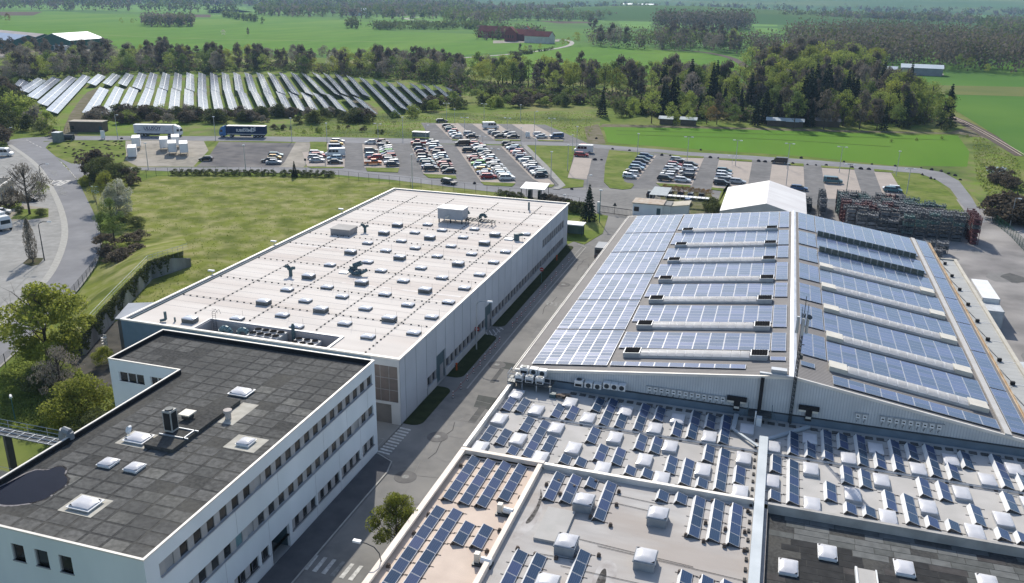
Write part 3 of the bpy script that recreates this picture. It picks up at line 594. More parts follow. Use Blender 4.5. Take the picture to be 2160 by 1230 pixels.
# roof lights in their staggered grid
def dome_mesh(w, l, hb, hd, m1, m2, flange=0.0):
    q = MB()
    q.box(-w/2, -l/2, 0, w/2, l/2, hb, 1)
    if flange: q.box(-w/2-flange, -l/2-flange, hb*.9, w/2+flange, l/2+flange, hb+.03, 1)
    n = 6; base = hb+.03
    def pz(i, j):
        a, b = i/n*2-1, j/n*2-1; z = max(0, (1-abs(a)**5)*(1-abs(b)**5))*(.8+.2*(1-a*a)*(1-b*b))
        s = .97
        return (a*w/2*s, b*l/2*s, base+.09+hd*z**.7)
    vs = [pz(i, j) for j in range(n+1) for i in range(n+1)]; fs = [(j*(n+1)+i, j*(n+1)+i+1, (j+1)*(n+1)+i+1, (j+1)*(n+1)+i) for j in range(n) for i in range(n)]
    d = MB(); d.add(vs, fs, 0); d.box(-w/2*.99, -l/2*.99, hb, w/2*.99, l/2*.99, base+.09, 0)
    return q.mesh('skylight', [m1, m1]), d.mesh('dome', m2)
SLO = dome_mesh(1.65, 1.15, .2, .13, CURBD, DOMEW); STA = dome_mesh(1.75, 1.25, .5, .12, CURBD, DOMEW)
for me_ in (SLO[1], STA[1]):
    for p_ in me_.polygons: p_.use_smooth = True
def skylight(par, me2, x, y, z, rz=0, nm='skylight'):
    c = link(nm, me2[0], par, Vector((x, y, z))-OFF[par.name], rz); d = bpy.data.objects.new('dome', me2[1]); COL.objects.link(d); d.parent = c; return c
rowsA = [(90.3, 0), (93.4, 1), (96.6, 0), (99.4, 1), (102.7, 0), (105.6, 1), (108.8, 0), (112.0, 1), (115.4, 0), (118.8, 1), (122.4, 0), (125.6, 1), (128.7, 0), (131.9, 1), (135.2, 0), (137.8, 1), (141.0, 0), (143.8, 1)]
TALL = {96.6: (0, 1, 2), 108.8: (0, 1, 2), 122.4: (0, 1, 2), 135.2: (0, 1, 2), 141.0: (0, 2)}
for y, odd in rowsA:
    for k, x in enumerate((-60.8, -51.5, -41.7) if odd else (-65.7, -56.8, -46.6)):
        if (y, x) in ((112.0, -60.8), (137.8, -41.7)): continue
        skylight(hall, STA if k in TALL.get(y, ()) else SLO, x, y, zr)
skylight(hall, STA, -71.0, 87.6, zr)
# lightning-conductor holders: dots with a wire
mb = MB()
for x in (-72.3, -63.9, -54.0, -44.8):
    y = 90.5 if x < -50 else 86
    while y < 166:
        mb.box(x-.09, y-.09, zr, x+.09, y+.09, zr+.12); y += 1.05
for y in (96.2, 105, 115.2, 124.8, 131.5, 141.2, 150.2, 159.5):
    x = -78.5
    while x < -41:
        mb.box(x-.09, y-.09, zr, x+.09, y+.09, zr+.12); x += 1.1
mb.build('conductor_holders', BLACK, hall, kind='stuff')
mb = MB()
for x in (-72.3, -63.9, -54.0, -44.8): mb.box(x-.012, 90.5, zr+.1, x+.012, 166, zr+.125)
for y in (96.2, 105, 115.2, 124.8, 131.5, 141.2, 150.2, 159.5): mb.box(-78.5, y-.012, zr+.13, -41, y+.012, zr+.15)
mb.build('conductor_wires', METALD, hall, kind='stuff')
mb = MB()
for k, (y, odd) in enumerate(rowsA):
    for x in ((-60.8, -51.5, -41.7) if odd else (-65.7, -56.8, -46.6)):
        if (k*7+int(x)) % 3: mb.cyl(x+1.4, y-.7, zr, zr+1.7, .015, 3)
mb.build('lightning_rods', METALD, hall, kind='stuff')
# welding seams of the membrane
mb = MB(); y = 92.0
while y < 169: mb.box(HX0+.9, y-.02, zr, HX1-.3, y+.02, zr+.012); y += 2.05
mb.build('membrane_seams', mat('seam_grey', (0.58, 0.55, 0.52), None, 1), hall, kind='stuff')
# retired: stains are a property of the sheet itself
for (x0, y0, x1, y1) in ((-78, 124.0, -68, 124.5), (-60, 108.3, -41, 108.9), (-76, 152.6, -60, 153.1), (-52, 140.6, -41, 141.1)):
    mb = MB(); mb.box(x0, y0, zr+.001, x1, y1, zr+.006)
    mb.build('ponding_stain', mat('stain_rust_dust', (0.6, 0.5, 0.44), (0.74, 0.7, 0.66), .5, .9, lo=.3, hi=.55, detail=8), hall)

def fan_box(par, x0, y0, z0, x1, y1, z1, nx, ny, r=.42, body=mat('unit_white', (.5, .5, .5), None, 1, .6)):
    m1 = MB(); m1.box(x0, y0, z0, x1, y1, z1); b = m1.build('casing', body, par)
    for i in range(nx):
        for j in range(ny):
            cx_, cy_ = x0+(x1-x0)*(i+.5)/nx, y0+(y1-y0)*(j+.5)/ny
            q = MB(); q.cyl(cx_, cy_, z1, z1+.16, r*1.1, 14, 1); q.cyl(cx_, cy_, z1+.16, z1+.2, r*1.02, 14, 0)
            o = q.build('fan', [LOUV, body], par)
t = site('chiller', 'large white rooftop chiller with eight round fans in the pit of the white hall', 'chiller', (-59.4, 87.9, PZ)); fan_box(t, -61.6, 86.2, PZ+.25, -57.2, 88.7, PZ+1.75, 4, 2, .45)
m1 = MB(); m1.box(-61.4, 86.8, PZ, -57.4, 88.6, PZ+.25); m1.build('base_frame', METALD, t)
t = site('chiller', 'lower white chiller with six black fan rings beside the larger one', 'chiller', (-53.8, 87.4, PZ)); fan_box(t, -55.6, 86.2, PZ+.1, -52.2, 88.4, PZ+1.35, 3, 2, .4)
def elbow(par, x, y, z, r, h, dirx, m=METAL, nm='duct_bend'):
    q = MB(); pts = [(x, y, z)]
    for k in range(7): a = math.pi*k/6; pts.append((x+dirx*(h*.5-h*.5*math.cos(a)), y, z+h*.55+h*.45*math.sin(a)))
    q.path(pts, r, 10); return q.build(nm, m, par)
t = site('duct', 'big teal-grey duct bend rising from the pit floor', 'duct', (-66, 88, PZ)); elbow(t, -66.6, 87.8, PZ, .38, 1.5, 1, mat('duct_teal', (0.14, 0.24, 0.27), None, 1, .5))
t = site('duct', 'smaller teal duct bend right of the big one in the pit', 'duct', (-63.6, 88, PZ)); elbow(t, -64.2, 88.2, PZ, .3, 1.5, 1, MATS['duct_teal'])
t = site('exhaust_pipe', 'dark slim exhaust pipe standing between the two chillers', 'pipe', (-56.3, 88.6, PZ)); q = MB(); q.cyl(-56.3, 88.6, PZ, PZ+2.6, .22, 8); q.cyl(-56.3, 88.6, PZ+2.6, PZ+3.1, .3, 8, r2=.12); q.build('pipe', TEALM, t)
t = site('roof_ladder', 'steel ladder leaning out of the pit onto the white roof', 'ladder', (-68.2, 88.8, PZ)); q = MB()
for dx in (0, .5): q.path([(-68.4+dx, 88.8, PZ), (-68.4+dx, 88.8, 9.7), (-68.4+dx, 89.6, 9.9), (-68.4+dx, 89.9, 9.2)], .03, 4)
q.build('rail', METALD, t); q = MB()
for k in range(12): q.tube((-68.4, 88.8, PZ+.3*k+.2), (-67.9, 88.8, PZ+.3*k+.2), .02, 4)
q.build('rungs', METALD, t)
# air-handling unit
t = site('air_handling_unit', 'pale box-shaped air-handling unit on legs near the far end of the white roof', 'ventilation unit', (-57.3, 148, zr))
q = MB(); q.box(-59.9, 146.6, zr+.75, -54.9, 149.6, zr+2.7); q.build('casing', mat('unit_grey', (0.36, 0.38, 0.41), (0.32, 0.34, 0.37), .6, .5), t)
q = MB(); q.box(-60.0, 146.5, zr+2.7, -54.8, 149.7, zr+2.82); q.build('lid', mat('unit_lid', (0.6, 0.62, 0.65), None, 1, .5), t)
q = MB()
for x in (-59.7, -57.4, -55.1):
    for y in (146.8, 149.4): q.box(x-.1, y-.1, zr, x+.1, y+.1, zr+.75)
q.build('legs', METALD, t); q = MB(); q.tube((-57.6, 146.6, zr+1.5), (-57.9, 145.8, zr+1.3), .16, 8); q.build('nozzle', VENTC, t)
t = site('duct_support', 'dark steel duct frame lying right of the air-handling unit', 'frame', (-52.4, 148.4, zr)); q = MB()
for y in (147.4, 148.2, 149.0): q.tube((-54.8, y, zr+.8), (-49.0, y-.6, zr+.8), .08, 4)
for k in range(8): q.box(-54.4+.75*k, 146.9, zr+.74, -54.25+.75*k, 149.0, zr+.86)
for x in (-54.5, -51.8, -49.2):
    for y in (147, 148.8): q.box(x-.06, y-.06, zr, x+.06, y+.06, zr+.8)
q.build('frame', METALD, t)
t = site('duct', 'grey duct bend behind the air-handling unit', 'duct', (-56.4, 153, zr)); elbow(t, -56.9, 152.2, zr, .32, 1.2, 1, TEALM)
t = site('duct', 'grey duct bend at the end of the steel duct frame', 'duct', (-52.3, 151, zr)); elbow(t, -52.8, 150.6, zr, .32, 1.2, 1, TEALM)
def vents(lbl, x, y, n=1, sc=1.0):
    t = site('roof_vent', lbl, 'roof vent', (x, y, zr)); q = MB(); q.cyl(x, y, zr, zr+1.0*sc, .28*sc, 10); q.build('pipe', TEALM, t)
    q = MB(); q.path([(x-.1, y, zr+1.0*sc), (x-.35*sc, y, zr+1.45*sc), (x-.8*sc, y, zr+1.5*sc)], .3*sc, 8); q.path([(x+.1, y, zr+1.0*sc), (x+.3*sc, y, zr+1.3*sc), (x+.75*sc, y, zr+1.35*sc)], .25*sc, 8); q.build('hood', TEALM, t)
vents('dark twin-headed roof vent at the left side of the white roof', -68.8, 108.8); vents('dark curved roof vent left of the far skylight rows', -69.6, 135.5, sc=.9)
t = site('roof_fan', 'cluster of dark rooftop fan casings among the middle skylights', 'roof fan', (-59.8, 113, zr))
q = MB(); q.cyl(-60.4, 113.2, zr+.5, zr+1.3, .62, 12); q.cyl(-59.2, 112.5, zr+.2, zr+.9, .5, 12); q.tube((-60.4, 113.2, zr+1.2), (-59.2, 113.6, zr+1.7), .4, 10); q.build('fan_casing', TEALM, t)
q = MB(); q.path([(-60.8, 112.6, zr+.7), (-59.9, 112.1, zr+.4), (-58.7, 112.2, zr+.5), (-58.0, 113.0, zr+.9)], .28, 8); q.build('duct', TEALM, t); q = MB(); q.box(-62.6, 112.4, zr, -61.2, 113.4, zr+.15); q.build('pad', WHITE, t)
t = site('roof_fan', 'dark rooftop fan beside the edge skylights at the road side', 'roof fan', (-42.4, 140, zr)); q = MB(); q.cyl(-42.2, 139.9, zr, zr+1.2, .5, 10); q.tube((-42.2, 139.9, zr+.9), (-41.1, 140.1, zr+1.1), .3, 8); q.build('fan_casing', TEALM, t); q = MB(); q.box(-44.3, 139.2, zr, -42.8, 140.5, zr+.2); q.build('pad', WHITE, t)
t = site('exhaust_pipe', 'slim dark flue near the far edge of the white roof', 'pipe', (-46.4, 162, zr)); q = MB(); q.cyl(-46.4, 162.1, zr, zr+1.6, .2, 8); q.build('pipe', TEALM, t)
t = site('exhaust_pipe', 'small bent flue at the near left corner of the white roof', 'pipe', (-74, 86.7, zr)); q = MB(); q.path([(-74.6, 86.2, zr+.2), (-74.0, 86.6, zr+.3), (-74.0, 86.6, zr+1.4)], .18, 8); q.cyl(-72.9, 87, zr, zr+.6, .12, 6); q.build('pipe', TEALM, t)
t = site('roof_monitor', 'low grey box-shaped roof monitor on the left of the white roof', 'roof box', (-72.5, 133.6, zr)); q = MB(); q.box(-74.6, 131.9, zr, -70.9, 135.0, zr+1.05); q.build('casing', mat('casing_grey', (0.33, 0.32, 0.32), None, 1), t); q = MB(); q.box(-74.7, 131.8, zr+1.05, -70.8, 135.1, zr+1.15); q.build('lid', GROOF, t)

# ---------------------------------------------------------------- office block
OX0, OX1, OY0, OY1, OZ = -58.35, -39.8, 41.2, 78.3, 11.45
WX0, WY0 = -67.5, 69.25; oz = 10.95
office = site('office_building', 'L-shaped pale office block with dark flat roof and three window rows', 'building', (-49, 60, 0))
mb = MB(); mb.quad((OX0, OY0, oz), (OX1, OY0, oz), (OX1, OY1, oz), (OX0, OY1, oz)); mb.quad((WX0, WY0, oz), (OX0, WY0, oz), (OX0, OY1, oz), (WX0, OY1, oz)); mb.build('roof', DROOF, office)
# felt squares laid over the roof: each sheet its own piece
random.seed(11); sm = [mat('felt_%s' % n, c, tuple(x*.62 for x in c), 2.6, .95, (.075, .075, .072), .16, detail=9, mix2=.3) for n, c in (('grey', (0.155, 0.154, 0.148)), ('mid', (0.145, 0.144, 0.138)), ('dark', (0.125, 0.125, 0.12)), ('light', (0.19, 0.188, 0.175)))]
fm = {}
sx, sy = 2.06, 1.55
nsq = 0
for i in range(14):
    for j in range(24):
        x, y = WX0+.5+i*sx, OY0+.45+j*sy
        if y+sy > OY1-.3 or x+sx > OX1-.2: continue
        if x < OX0+.2 and y < WY0+.2: continue
        if random.random() < .1: continue
        k = random.choice((0, 0, 1, 1, 1, 2, 3))
        if x < OX0 or y > 68: k = random.choice((1, 1, 2))
        key = (k,)
        if key not in fm:
            q = MB(); q.box(.12, .09, 0, sx-.14, sy-.12, .014); fm[key] = q.mesh('felt_sheet', sm[k])
        if nsq < 299: link('felt_sheet', fm[key], office, Vector((x, y, oz+.002))-OFF[office.name]); nsq += 1
mb = MB(); cw = .17
for a in ((OX0-.02, OY0-.04, OX1+.04, OY0+cw), (OX1-cw, OY0+cw, OX1+.04, OY1-cw), (WX0-.04, OY1-cw, OX1+.04, OY1+.04), (WX0-.04, WY0-.04, WX0+cw, OY1-cw), (WX0+cw, WY0-.04, OX0+.17, WY0+cw-.02), (OX0-.02, OY0+cw, OX0+.17, WY0-.04)): mb.box(a[0], a[1], OZ-.13, a[2], a[3], OZ)
mb.build('coping', COPE, office); mb = MB()
for a in ((OX0, OY0, OX1, OY0+.14), (OX1-.14, OY0+.14, OX1, OY1-.14), (WX0, OY1-.14, OX1, OY1), (WX0, WY0, WX0+.14, OY1-.14), (WX0+.14, WY0, OX0+.14, WY0+.14), (OX0, OY0+.14, OX0+.14, WY0)): mb.box(a[0], a[1], oz-.32, a[2], a[3], OZ-.131)
mb.build('parapet', WALLO, office); mb = MB(); mb.box(OX0+.3, OY1-.3, oz, OX1-.17, OY1-.17, OZ-.06); mb.box(WX0+.17, OY1-.3, oz, OX0+.3, OY1-.17, OZ-.06); mb.box(WX0+.17, WY0+.17, oz, WX0+.25, OY1-.3, OZ-.06); mb.box(OX0+.17, OY0+.17, oz, OX0+.3, WY0, OZ-.06); mb.build('upstand', mat('bitumen_black', (0.025, 0.026, 0.028), None, 1), office)
WZ = [(1.42, 2.62), (5.18, 6.38), (8.88, 10.08)]
def wallx(x, y0, y1, openings, m=WALLO, t=.3):
    "yard wall: solid bands with openings cut between"
    q = MB(); prev = 0
    for (z0, z1), ops in openings:
        q.box(x-t, y0, prev, x, y1, z0); yy = y0
        for a, b in ops: 
            if a > yy: q.box(x-t, yy, z0, x, a, z1)
            yy = b
        q.box(x-t, yy, z0, x, y1, z1); prev = z1
    q.box(x-t, y0, prev, x, y1, oz-.32); return q.build('wall', m, office)
st2 = [(42.6, 77.6)]
r3 = [(43.0, 49.4), (50.8, 54.4), (54.85, 56.05), (56.5, 59.5), (60.0, 64.5), (64.85, 69.35), (69.75, 74.0), (74.6, 77.4)]
wallx(OX1, OY0+.3, OY1, [((0.05, WZ[0][0]), [(56.5, 59.5)]), (WZ[0], r3), (WZ[1], st2), (WZ[2], st2)])
pw = MB(); pw.box(-.02, 0, 0, 0, .95, 1.18); PANES = [pw.mesh('pane', m) for m in (GLASS, GLASS, GLASS, GLASSB, GLASST)]
fw_ = MB()
for b_ in ((0, 0, 0, .05, .04, 1.19), (0, .91, 0, .05, .95, 1.19), (0, .04, 1.14, .05, .91, 1.19), (0, .04, 0, .05, .91, .05)): fw_.box(*b_)
FRO = fw_.mesh('window', FRAME); iw = MB(); iw.box(0, 0, 0, .13, .7, 1.195); INF = iw.mesh('infill_panel', MULL)
sl = MB(); sl.box(-.1, 0, -.07, .12, 1.66, 0.005); SILL = sl.mesh('window_sill', COPED)
def owin(y, z, k):
    f = link('window', FRO, office, Vector((OX1-.17, y, z))-OFF[office.name]); p = bpy.data.objects.new('pane', PANES[k]); COL.objects.link(p); p.parent = f; p.location = (.02, 0, .01)
random.seed(3)
for r in (1, 2):
    y = 42.68
    while y+1.6 < 77.7:
        owin(y+.67, WZ[r][0], random.choice((0, 0, 0, 0, 1, 2, 3, 3, 4)) if random.random() < .5 else 0)
        link('infill_panel', INF, office, Vector((OX1-.2, y-.06, WZ[r][0]))-OFF[office.name]); link('window_sill', SILL, office, Vector((OX1, y, WZ[r][0]))-OFF[office.name]); y += 1.66
for a, b in r3:
    if (a, b) == (56.5, 59.5): continue
    n = max(1, int(round((b-a)/1.5))); st = (b-a)/n
    for k in range(n):
        owin(a+k*st+(st-.86), WZ[0][0], 0)
        if st > 1.2: link('infill_panel', INF, office, Vector((OX1-.2, a+k*st-.14, WZ[0][0]))-OFF[office.name])
    q = MB(); q.box(OX1-.1, a, WZ[0][0]-.1, OX1+.1, b, WZ[0][0]); q.build('window_sill', COPED, office)
q = MB(); q.box(OX1-2.2, 56.5, .0, OX1-2.1, 59.5, 2.6); q.box(OX1-2.1, 59.5, 0, OX1-.3, 59.6, 2.6); q.box(OX1-2.1, 56.4, 0, OX1-.3, 56.5, 2.6); q.build('entrance_recess', TEALM, office)
q = MB(); q.box(OX1-2.2, 56.3, 0.0, OX1-.01, 59.7, .06); q.build('entrance_floor', PAVE, office); q = MB(); q.box(OX1-2.2, 56.4, 2.63, OX1-.31, 59.6, 2.75); q.build('entrance_ceiling', PAVE, office); q = MB(); q.box(OX1-2.08, 57.2, 0.02, OX1-2.02, 58.6, 2.2)
q.build('entrance_door', BLACK, office)
mb = MB()
for y in (49.9, 56.3, 64.6, 69.5, 74.3):
    mb.box(OX1, y-.012, 0, OX1+.006, y+.012, 5.1); mb.box(OX1, y+2-.012, 6.5, OX1+.006, y+2+.012, 8.8)
mb.build('wall_joints', FRAME, office)
q = MB()
ZF = (8.62, 10.1); xo = [(-52.05, -50.85), (-49.85, -48.6), (-47.6, -46.4), (-56.5, -55.3)]; xo.sort()
q.box(OX0, OY0, 0, OX1, OY0+.3, ZF[0]); q.box(OX0, OY0, ZF[1], OX1, OY0+.3, oz-.32); xx = OX0
for a, b in xo: q.box(xx, OY0, ZF[0], a, OY0+.3, ZF[1]); xx = b
q.box(xx, OY0, ZF[0], OX1, OY0+.3, ZF[1]); q.build('wall', WALLO, office)
for a, b in xo:
    f = MB(); f.box(a, OY0+.1, ZF[0], a+.07, OY0+.3, ZF[1]); f.box(b-.07, OY0+.1, ZF[0], b, OY0+.3, ZF[1]); f.box(a, OY0+.1, ZF[1]-.07, b, OY0+.3, ZF[1]); f.box(a-.05, OY0-.06, ZF[0]-.1, b+.05, OY0+.2, ZF[0]); fo = f.build('window', FRAME, office)
    f = MB(); f.box(a, OY0+.2, ZF[0], b, OY0+.24, ZF[1]); f.build('pane', GLASS, fo)
q = MB(); q.box(OX0, OY0+.3, 0, OX0+.3, WY0, oz-.32); q.box(WX0, WY0, 0, OX0, WY0+.3, 8.9); q.box(WX0, WY0, 10.02, OX0, WY0+.3, oz-.32)
q.box(WX0, WY0, 8.9, -66.35, WY0+.3, 10.02); q.box(-63.05, WY0, 8.9, -62.2, WY0+.3, 10.02); q.box(-59.6, WY0, 8.9, OX0, WY0+.3, 10.02)
q.box(WX0, WY0+.3, 0, WX0+.3, OY1-.3, oz-.32); q.box(WX0, OY1-.3, 0, OX1-.3, OY1, oz-.32); q.build('wall', WALLO, office)
for a in (-66.35, -65.25, -64.15, -62.2, -61.3, -60.45):
    w_ = 1.1 if a < -63 else .87
    f = MB(); f.box(a, WY0+.08, 8.9, a+.07, WY0+.3, 10.02); f.box(a, WY0-.05, 8.82, a+w_, WY0+.2, 8.9); fo = f.build('window', WHITE, office)
    f = MB(); f.box(a, WY0+.2, 8.9, a+w_, WY0+.24, 10.02); f.build('pane', GLASS, fo)
# things on the office roof
OD1 = dome_mesh(1.5, 1.9, .2, .14, WHITE, DOME, .15); OD2 = dome_mesh(1.25, 1.25, .2, .13, WHITE, DOME, .08)
for me_ in (OD1[1], OD2[1]):
    for p_ in me_.polygons: p_.use_smooth = True
for k, (x, y, mm, rz) in enumerate(((-49.3, 67.3, OD1, rad(90)), (-52.6, 56.1, OD1, rad(90)), (-52.1, 51.7, OD2, 0), (-49.45, 51.8, OD2, 0), (-49.3, 46.0, OD1, rad(90)), (-43.0, 58.6, OD2, 0))):
    skylight(office, mm, x, y, oz, rz)
    if k in (1, 4, 5): q = MB(); q.box(x-1.6, y-1.25, oz+.014, x+1.6, y+1.25, oz+.022); q.build('flashing', mat('flashing_pale', (0.5, 0.48, 0.42), (0.4, 0.38, 0.33), 1.2), office)
q = MB(); q.slab([(-51.1, 55.0), (-48.1, 55.0), (-48.1, 65.3), (-50.4, 65.3)], oz, oz+.4, 0); q.build('roof_plinth', DROOF, office)
q = MB(); q.box(-48.0, 61.2, oz+.014, -46.2, 65.6, oz+.02); q.build('felt_patch', MATS['flashing_pale'], office)
# the puddle
pts = [(-57.9, 45.78), (-57.6, 48.0), (-57.31, 48.9), (-56.9, 49.1), (-56.32, 49.15), (-55.98, 50.0), (-55.4, 50.1), (-54.83, 49.8), (-54.4, 49.1), (-53.71, 48.8), (-53.2, 48.2), (-52.95, 47.5), (-53.1, 46.6), (-52.96, 45.9), (-53.4, 45.2), (-54.1, 44.6), (-54.83, 44.2), (-55.76, 43.95), (-56.8, 44.3), (-57.7, 44.9)]
pts = [p[:2] for p in smooth(pts+[pts[0]], 2)][:-1]; cxp = sum(p[0] for p in pts)/len(pts); cyp = sum(p[1] for p in pts)/len(pts)
random.seed(4)
out_ = [(cxp+(x-cxp)*1.07+random.uniform(-.06, .06), cyp+(y-cyp)*1.07+random.uniform(-.06, .06)) for x, y in pts]
q = MB(); q.poly([(x, y, oz+.016) for x, y in out_]); q.build('dried_stain', mat('dried_dust', (0.27, 0.25, 0.25), (0.2, 0.19, 0.19), 3), office)
q = MB(); q.poly([(x, y, oz+.022) for x, y in pts]); tag(q.build('puddle', mat('water_dark', (0.004, 0.006, 0.014), (0.007, 0.009, 0.018), 1, .05, spec=.1)), 'dark puddle of rainwater on the near left of the office roof', 'puddle')
t = site('heat_pump', 'tall grey heat pump cabinet with top fan on the office roof', 'heat pump', (-50.3, 57.9, oz)); q = MB(); q.box(-50.8, 57.4, oz+.5, -49.9, 58.3, oz+2.6); q.build('casing', mat('unit_pale', (0.42, 0.42, 0.4), None, 1, .5), t)
q = MB(); q.box(-50.7, 57.37, oz+.7, -50.0, 57.4, oz+2.4); q.box(-49.9, 57.5, oz+.7, -49.87, 58.2, oz+2.4); q.build('grille', BLACK, t); q = MB(); q.cyl(-50.35, 57.85, oz+2.6, oz+2.72, .38, 14); q.build('fan', METALD, t)
q = MB(); q.box(-51.0, 56.9, oz+.4, -47.9, 57.0, oz+.52); q.box(-51.0, 58.4, oz+.4, -47.9, 58.5, oz+.52); q.box(-48.4, 56.9, oz+.4, -48.3, 58.5, oz+.52); q.build('rails', METAL, t)
t = site('roof_vent', 'square pale vent with open lid beside the tall heat pump', 'roof vent', (-50.6, 60.5, oz)); q = MB(); q.box(-51.0, 60.1, oz+.38, -50.2, 60.9, oz+.75); q.build('base', DROOF, t); q = MB(); q.box(-51.2, 59.9, oz+.85, -50.0, 61.1, oz+.97); q.box(-50.9, 60.2, oz+.75, -50.3, 60.8, oz+.85); q.build('cap', VENTC, t)
t = site('roof_vent', 'small round vent at the long dark plinth edge', 'roof vent', (-47.3, 62.3, oz)); q = MB(); q.cyl(-47.35, 62.2, oz, oz+.7, .3, 10); q.cyl(-47.35, 62.2, oz+.7, oz+.95, .42, 10); q.build('hood', mat('vent_pale', (0.55, 0.5, 0.46), None, 1), t)
t = site('satellite_dish', 'small white dish beside the padded skylight on the office roof', 'dish', (-54.0, 56.6, oz)); q = MB(); q.cyl(-54.0, 56.6, oz, oz+.5, .04, 6); q.tube((-54.0, 56.6, oz+.5), (-54.1, 56.45, oz+.6), .45, 12, r2=.3); q.build('dish', WHITE, t)
q = MB(); q.path([(OX0+.1, 54.0, OZ-.3), (OX0+.1, 54.0, OZ+.35), (OX0-.6, 54.0, OZ+.5), (OX0-.9, 54.0, OZ-.4)], .33, 8); t = site('duct', 'round grey duct head over the left edge of the office roof', 'duct', (OX0, 54, OZ)); q.build('bend', mat('duct_grey', (0.22, 0.24, 0.26), None, 1, .5), t)
# low annex and footbridge left of the office
t = site('annex', 'low flat-roofed annex below the left side of the office', 'building', (-66, 50, 0)); q = MB(); q.box(-82, 30, 0, -58.5, 57.0, 3.4); q.build('walls', WALLO, t); q = MB(); q.box(-82.1, 29.9, 3.4, -58.45, 57.1, 3.52); q.build('roof', DROOFB, t)
q = MB()
for x in range(-81, -59, 2): q.cyl(x, 56.6, 3.5, 4.4, .02, 4)
q.tube((-82, 56.6, 4.4), (-59, 56.6, 4.4), .02, 4); q.tube((-82, 56.6, 4.0), (-59, 56.6, 4.0), .02, 4); q.build('railing', METAL, t)
t = site('footbridge', 'steel footbridge with grating deck leading to the office roof edge', 'bridge', (-70, 61, 0)); z = 5
q = MB(); q.box(-96, 60.9, z-.15, -58.4, 62.0, z-.05); q.build('deck', METALD, t)
q = MB()
for k in range(28): q.box(-96+k*1.35, 60.85, z-.05, -95.9+k*1.35, 62.05, z+.02)
for y in (60.85, 61.45, 61.98): q.box(-96, y, z-.04, -58.4, y+.07, z+.03)
q.build('grating', METAL, t)
q = MB()
for y in (60.8, 62.1):
    for zz in (.55, 1.05): q.tube((-96, y, z+zz), (-58.4, y, z+zz), .03, 4)
    for k in range(15): q.cyl(-96+k*2.6, y, z-.1, z+1.05, .03, 4)
q.build('railing', METAL, t); q = MB(); q.box(-95, 61, 0, -94.7, 61.8, z-.15); q.box(-75, 61, 0, -74.7, 61.8, z-.15); q.build('supports', METALD, t)

# ---------------------------------------------------------------- big ridged hall with the solar roof
EX0, RX, EX1, SY0, SY1 = -27.85, 4.65, 29.6, 92.5, 173.9; EZ0, RZ = 6.0, 9.9
sl_, sr_ = (RZ-EZ0)/(RX-EX0), -(9.9-6.5)/(26.3-4.6); EZ1 = RZ+sr_*(EX1-RX)
def zl(x): return EZ0+(x-EX0)*sl_ if x <= RX else RZ+(x-RX)*sr_
solar = site('factory_hall', 'wide ridged factory hall with ribbed grey roof carrying the large solar arrays', 'building', (1, 133, 0))
mb = MB(); mb.quad((EX0, SY0, EZ0), (RX, SY0, RZ), (RX, SY1, RZ), (EX0, SY1, EZ0)); mb.quad((RX, SY0, RZ), (EX1, SY0, EZ1), (EX1, SY1, EZ1), (RX, SY1, RZ)); mb.build('roof', RIBR, solar)
mb = MB(); mb.add([(EX0+.2, SY0+.15, 0), (RX, SY0+.15, 0), (EX1-.2, SY0+.15, 0), (EX1-.2, SY0+.15, EZ1-.03), (RX, SY0+.15, RZ-.03), (EX0+.2, SY0+.15, EZ0)], [(0, 1, 4, 5), (1, 2, 3, 4)]); mb.build('gable_wall', RIBW, solar)
mb = MB(); mb.add([(EX0+.2, SY1-.15, 0), (RX, SY1-.15, 0), (EX1-.2, SY1-.15, 0), (EX1-.2, SY1-.15, EZ1-.03), (RX, SY1-.15, RZ-.03), (EX0+.2, SY1-.15, EZ0)], [(1, 0, 5, 4), (2, 1, 4, 3)]); mb.build('gable_wall', RIBW, solar)
mb = MB(); mb.box(EX0+.15, SY0+.2, 0, EX0+.35, SY1-.2, EZ0-.05); mb.box(EX1-.35, SY0+.2, 0, EX1-.15, SY1-.2, EZ1-.05); mb.build('side_wall', RIBW, solar)
mb = MB(); mb.hexa([(EX0, SY0-.06, EZ0-.28), (RX, SY0-.06, RZ-.28), (RX, SY0+.2, RZ-.28), (EX0, SY0+.2, EZ0-.28), (EX0, SY0-.06, EZ0+.05), (RX, SY0-.06, RZ+.05), (RX, SY0+.2, RZ+.05), (EX0, SY0+.2, EZ0+.05)])
mb.build('verge_trim', COPE, solar); mb = MB(); mb.hexa([(RX, SY0-.06, RZ-.28), (EX1, SY0-.06, EZ1-.28), (EX1, SY0+.2, EZ1-.28), (RX, SY0+.2, RZ-.28), (RX, SY0-.06, RZ+.05), (EX1, SY0-.06, EZ1+.05), (EX1, SY0+.2, EZ1+.05), (RX, SY0+.2, RZ+.05)])
mb.build('verge_trim', COPE, solar); mb = MB(); mb.hexa([(EX0, SY1-.2, EZ0-.28), (RX, SY1-.2, RZ-.28), (RX, SY1+.06, RZ-.28), (EX0, SY1+.06, EZ0-.28), (EX0, SY1-.2, EZ0+.05), (RX, SY1-.2, RZ+.05), (RX, SY1+.06, RZ+.05), (EX0, SY1+.06, EZ0+.05)])
mb.build('verge_trim', COPE, solar); mb = MB(); mb.hexa([(RX, SY1-.2, RZ-.28), (EX1, SY1-.2, EZ1-.28), (EX1, SY1+.06, EZ1-.28), (RX, SY1+.06, RZ-.28), (RX, SY1-.2, RZ+.05), (EX1, SY1-.2, EZ1+.05), (EX1, SY1+.06, EZ1+.05), (RX, SY1+.06, RZ+.05)])
mb.build('verge_trim', COPE, solar)
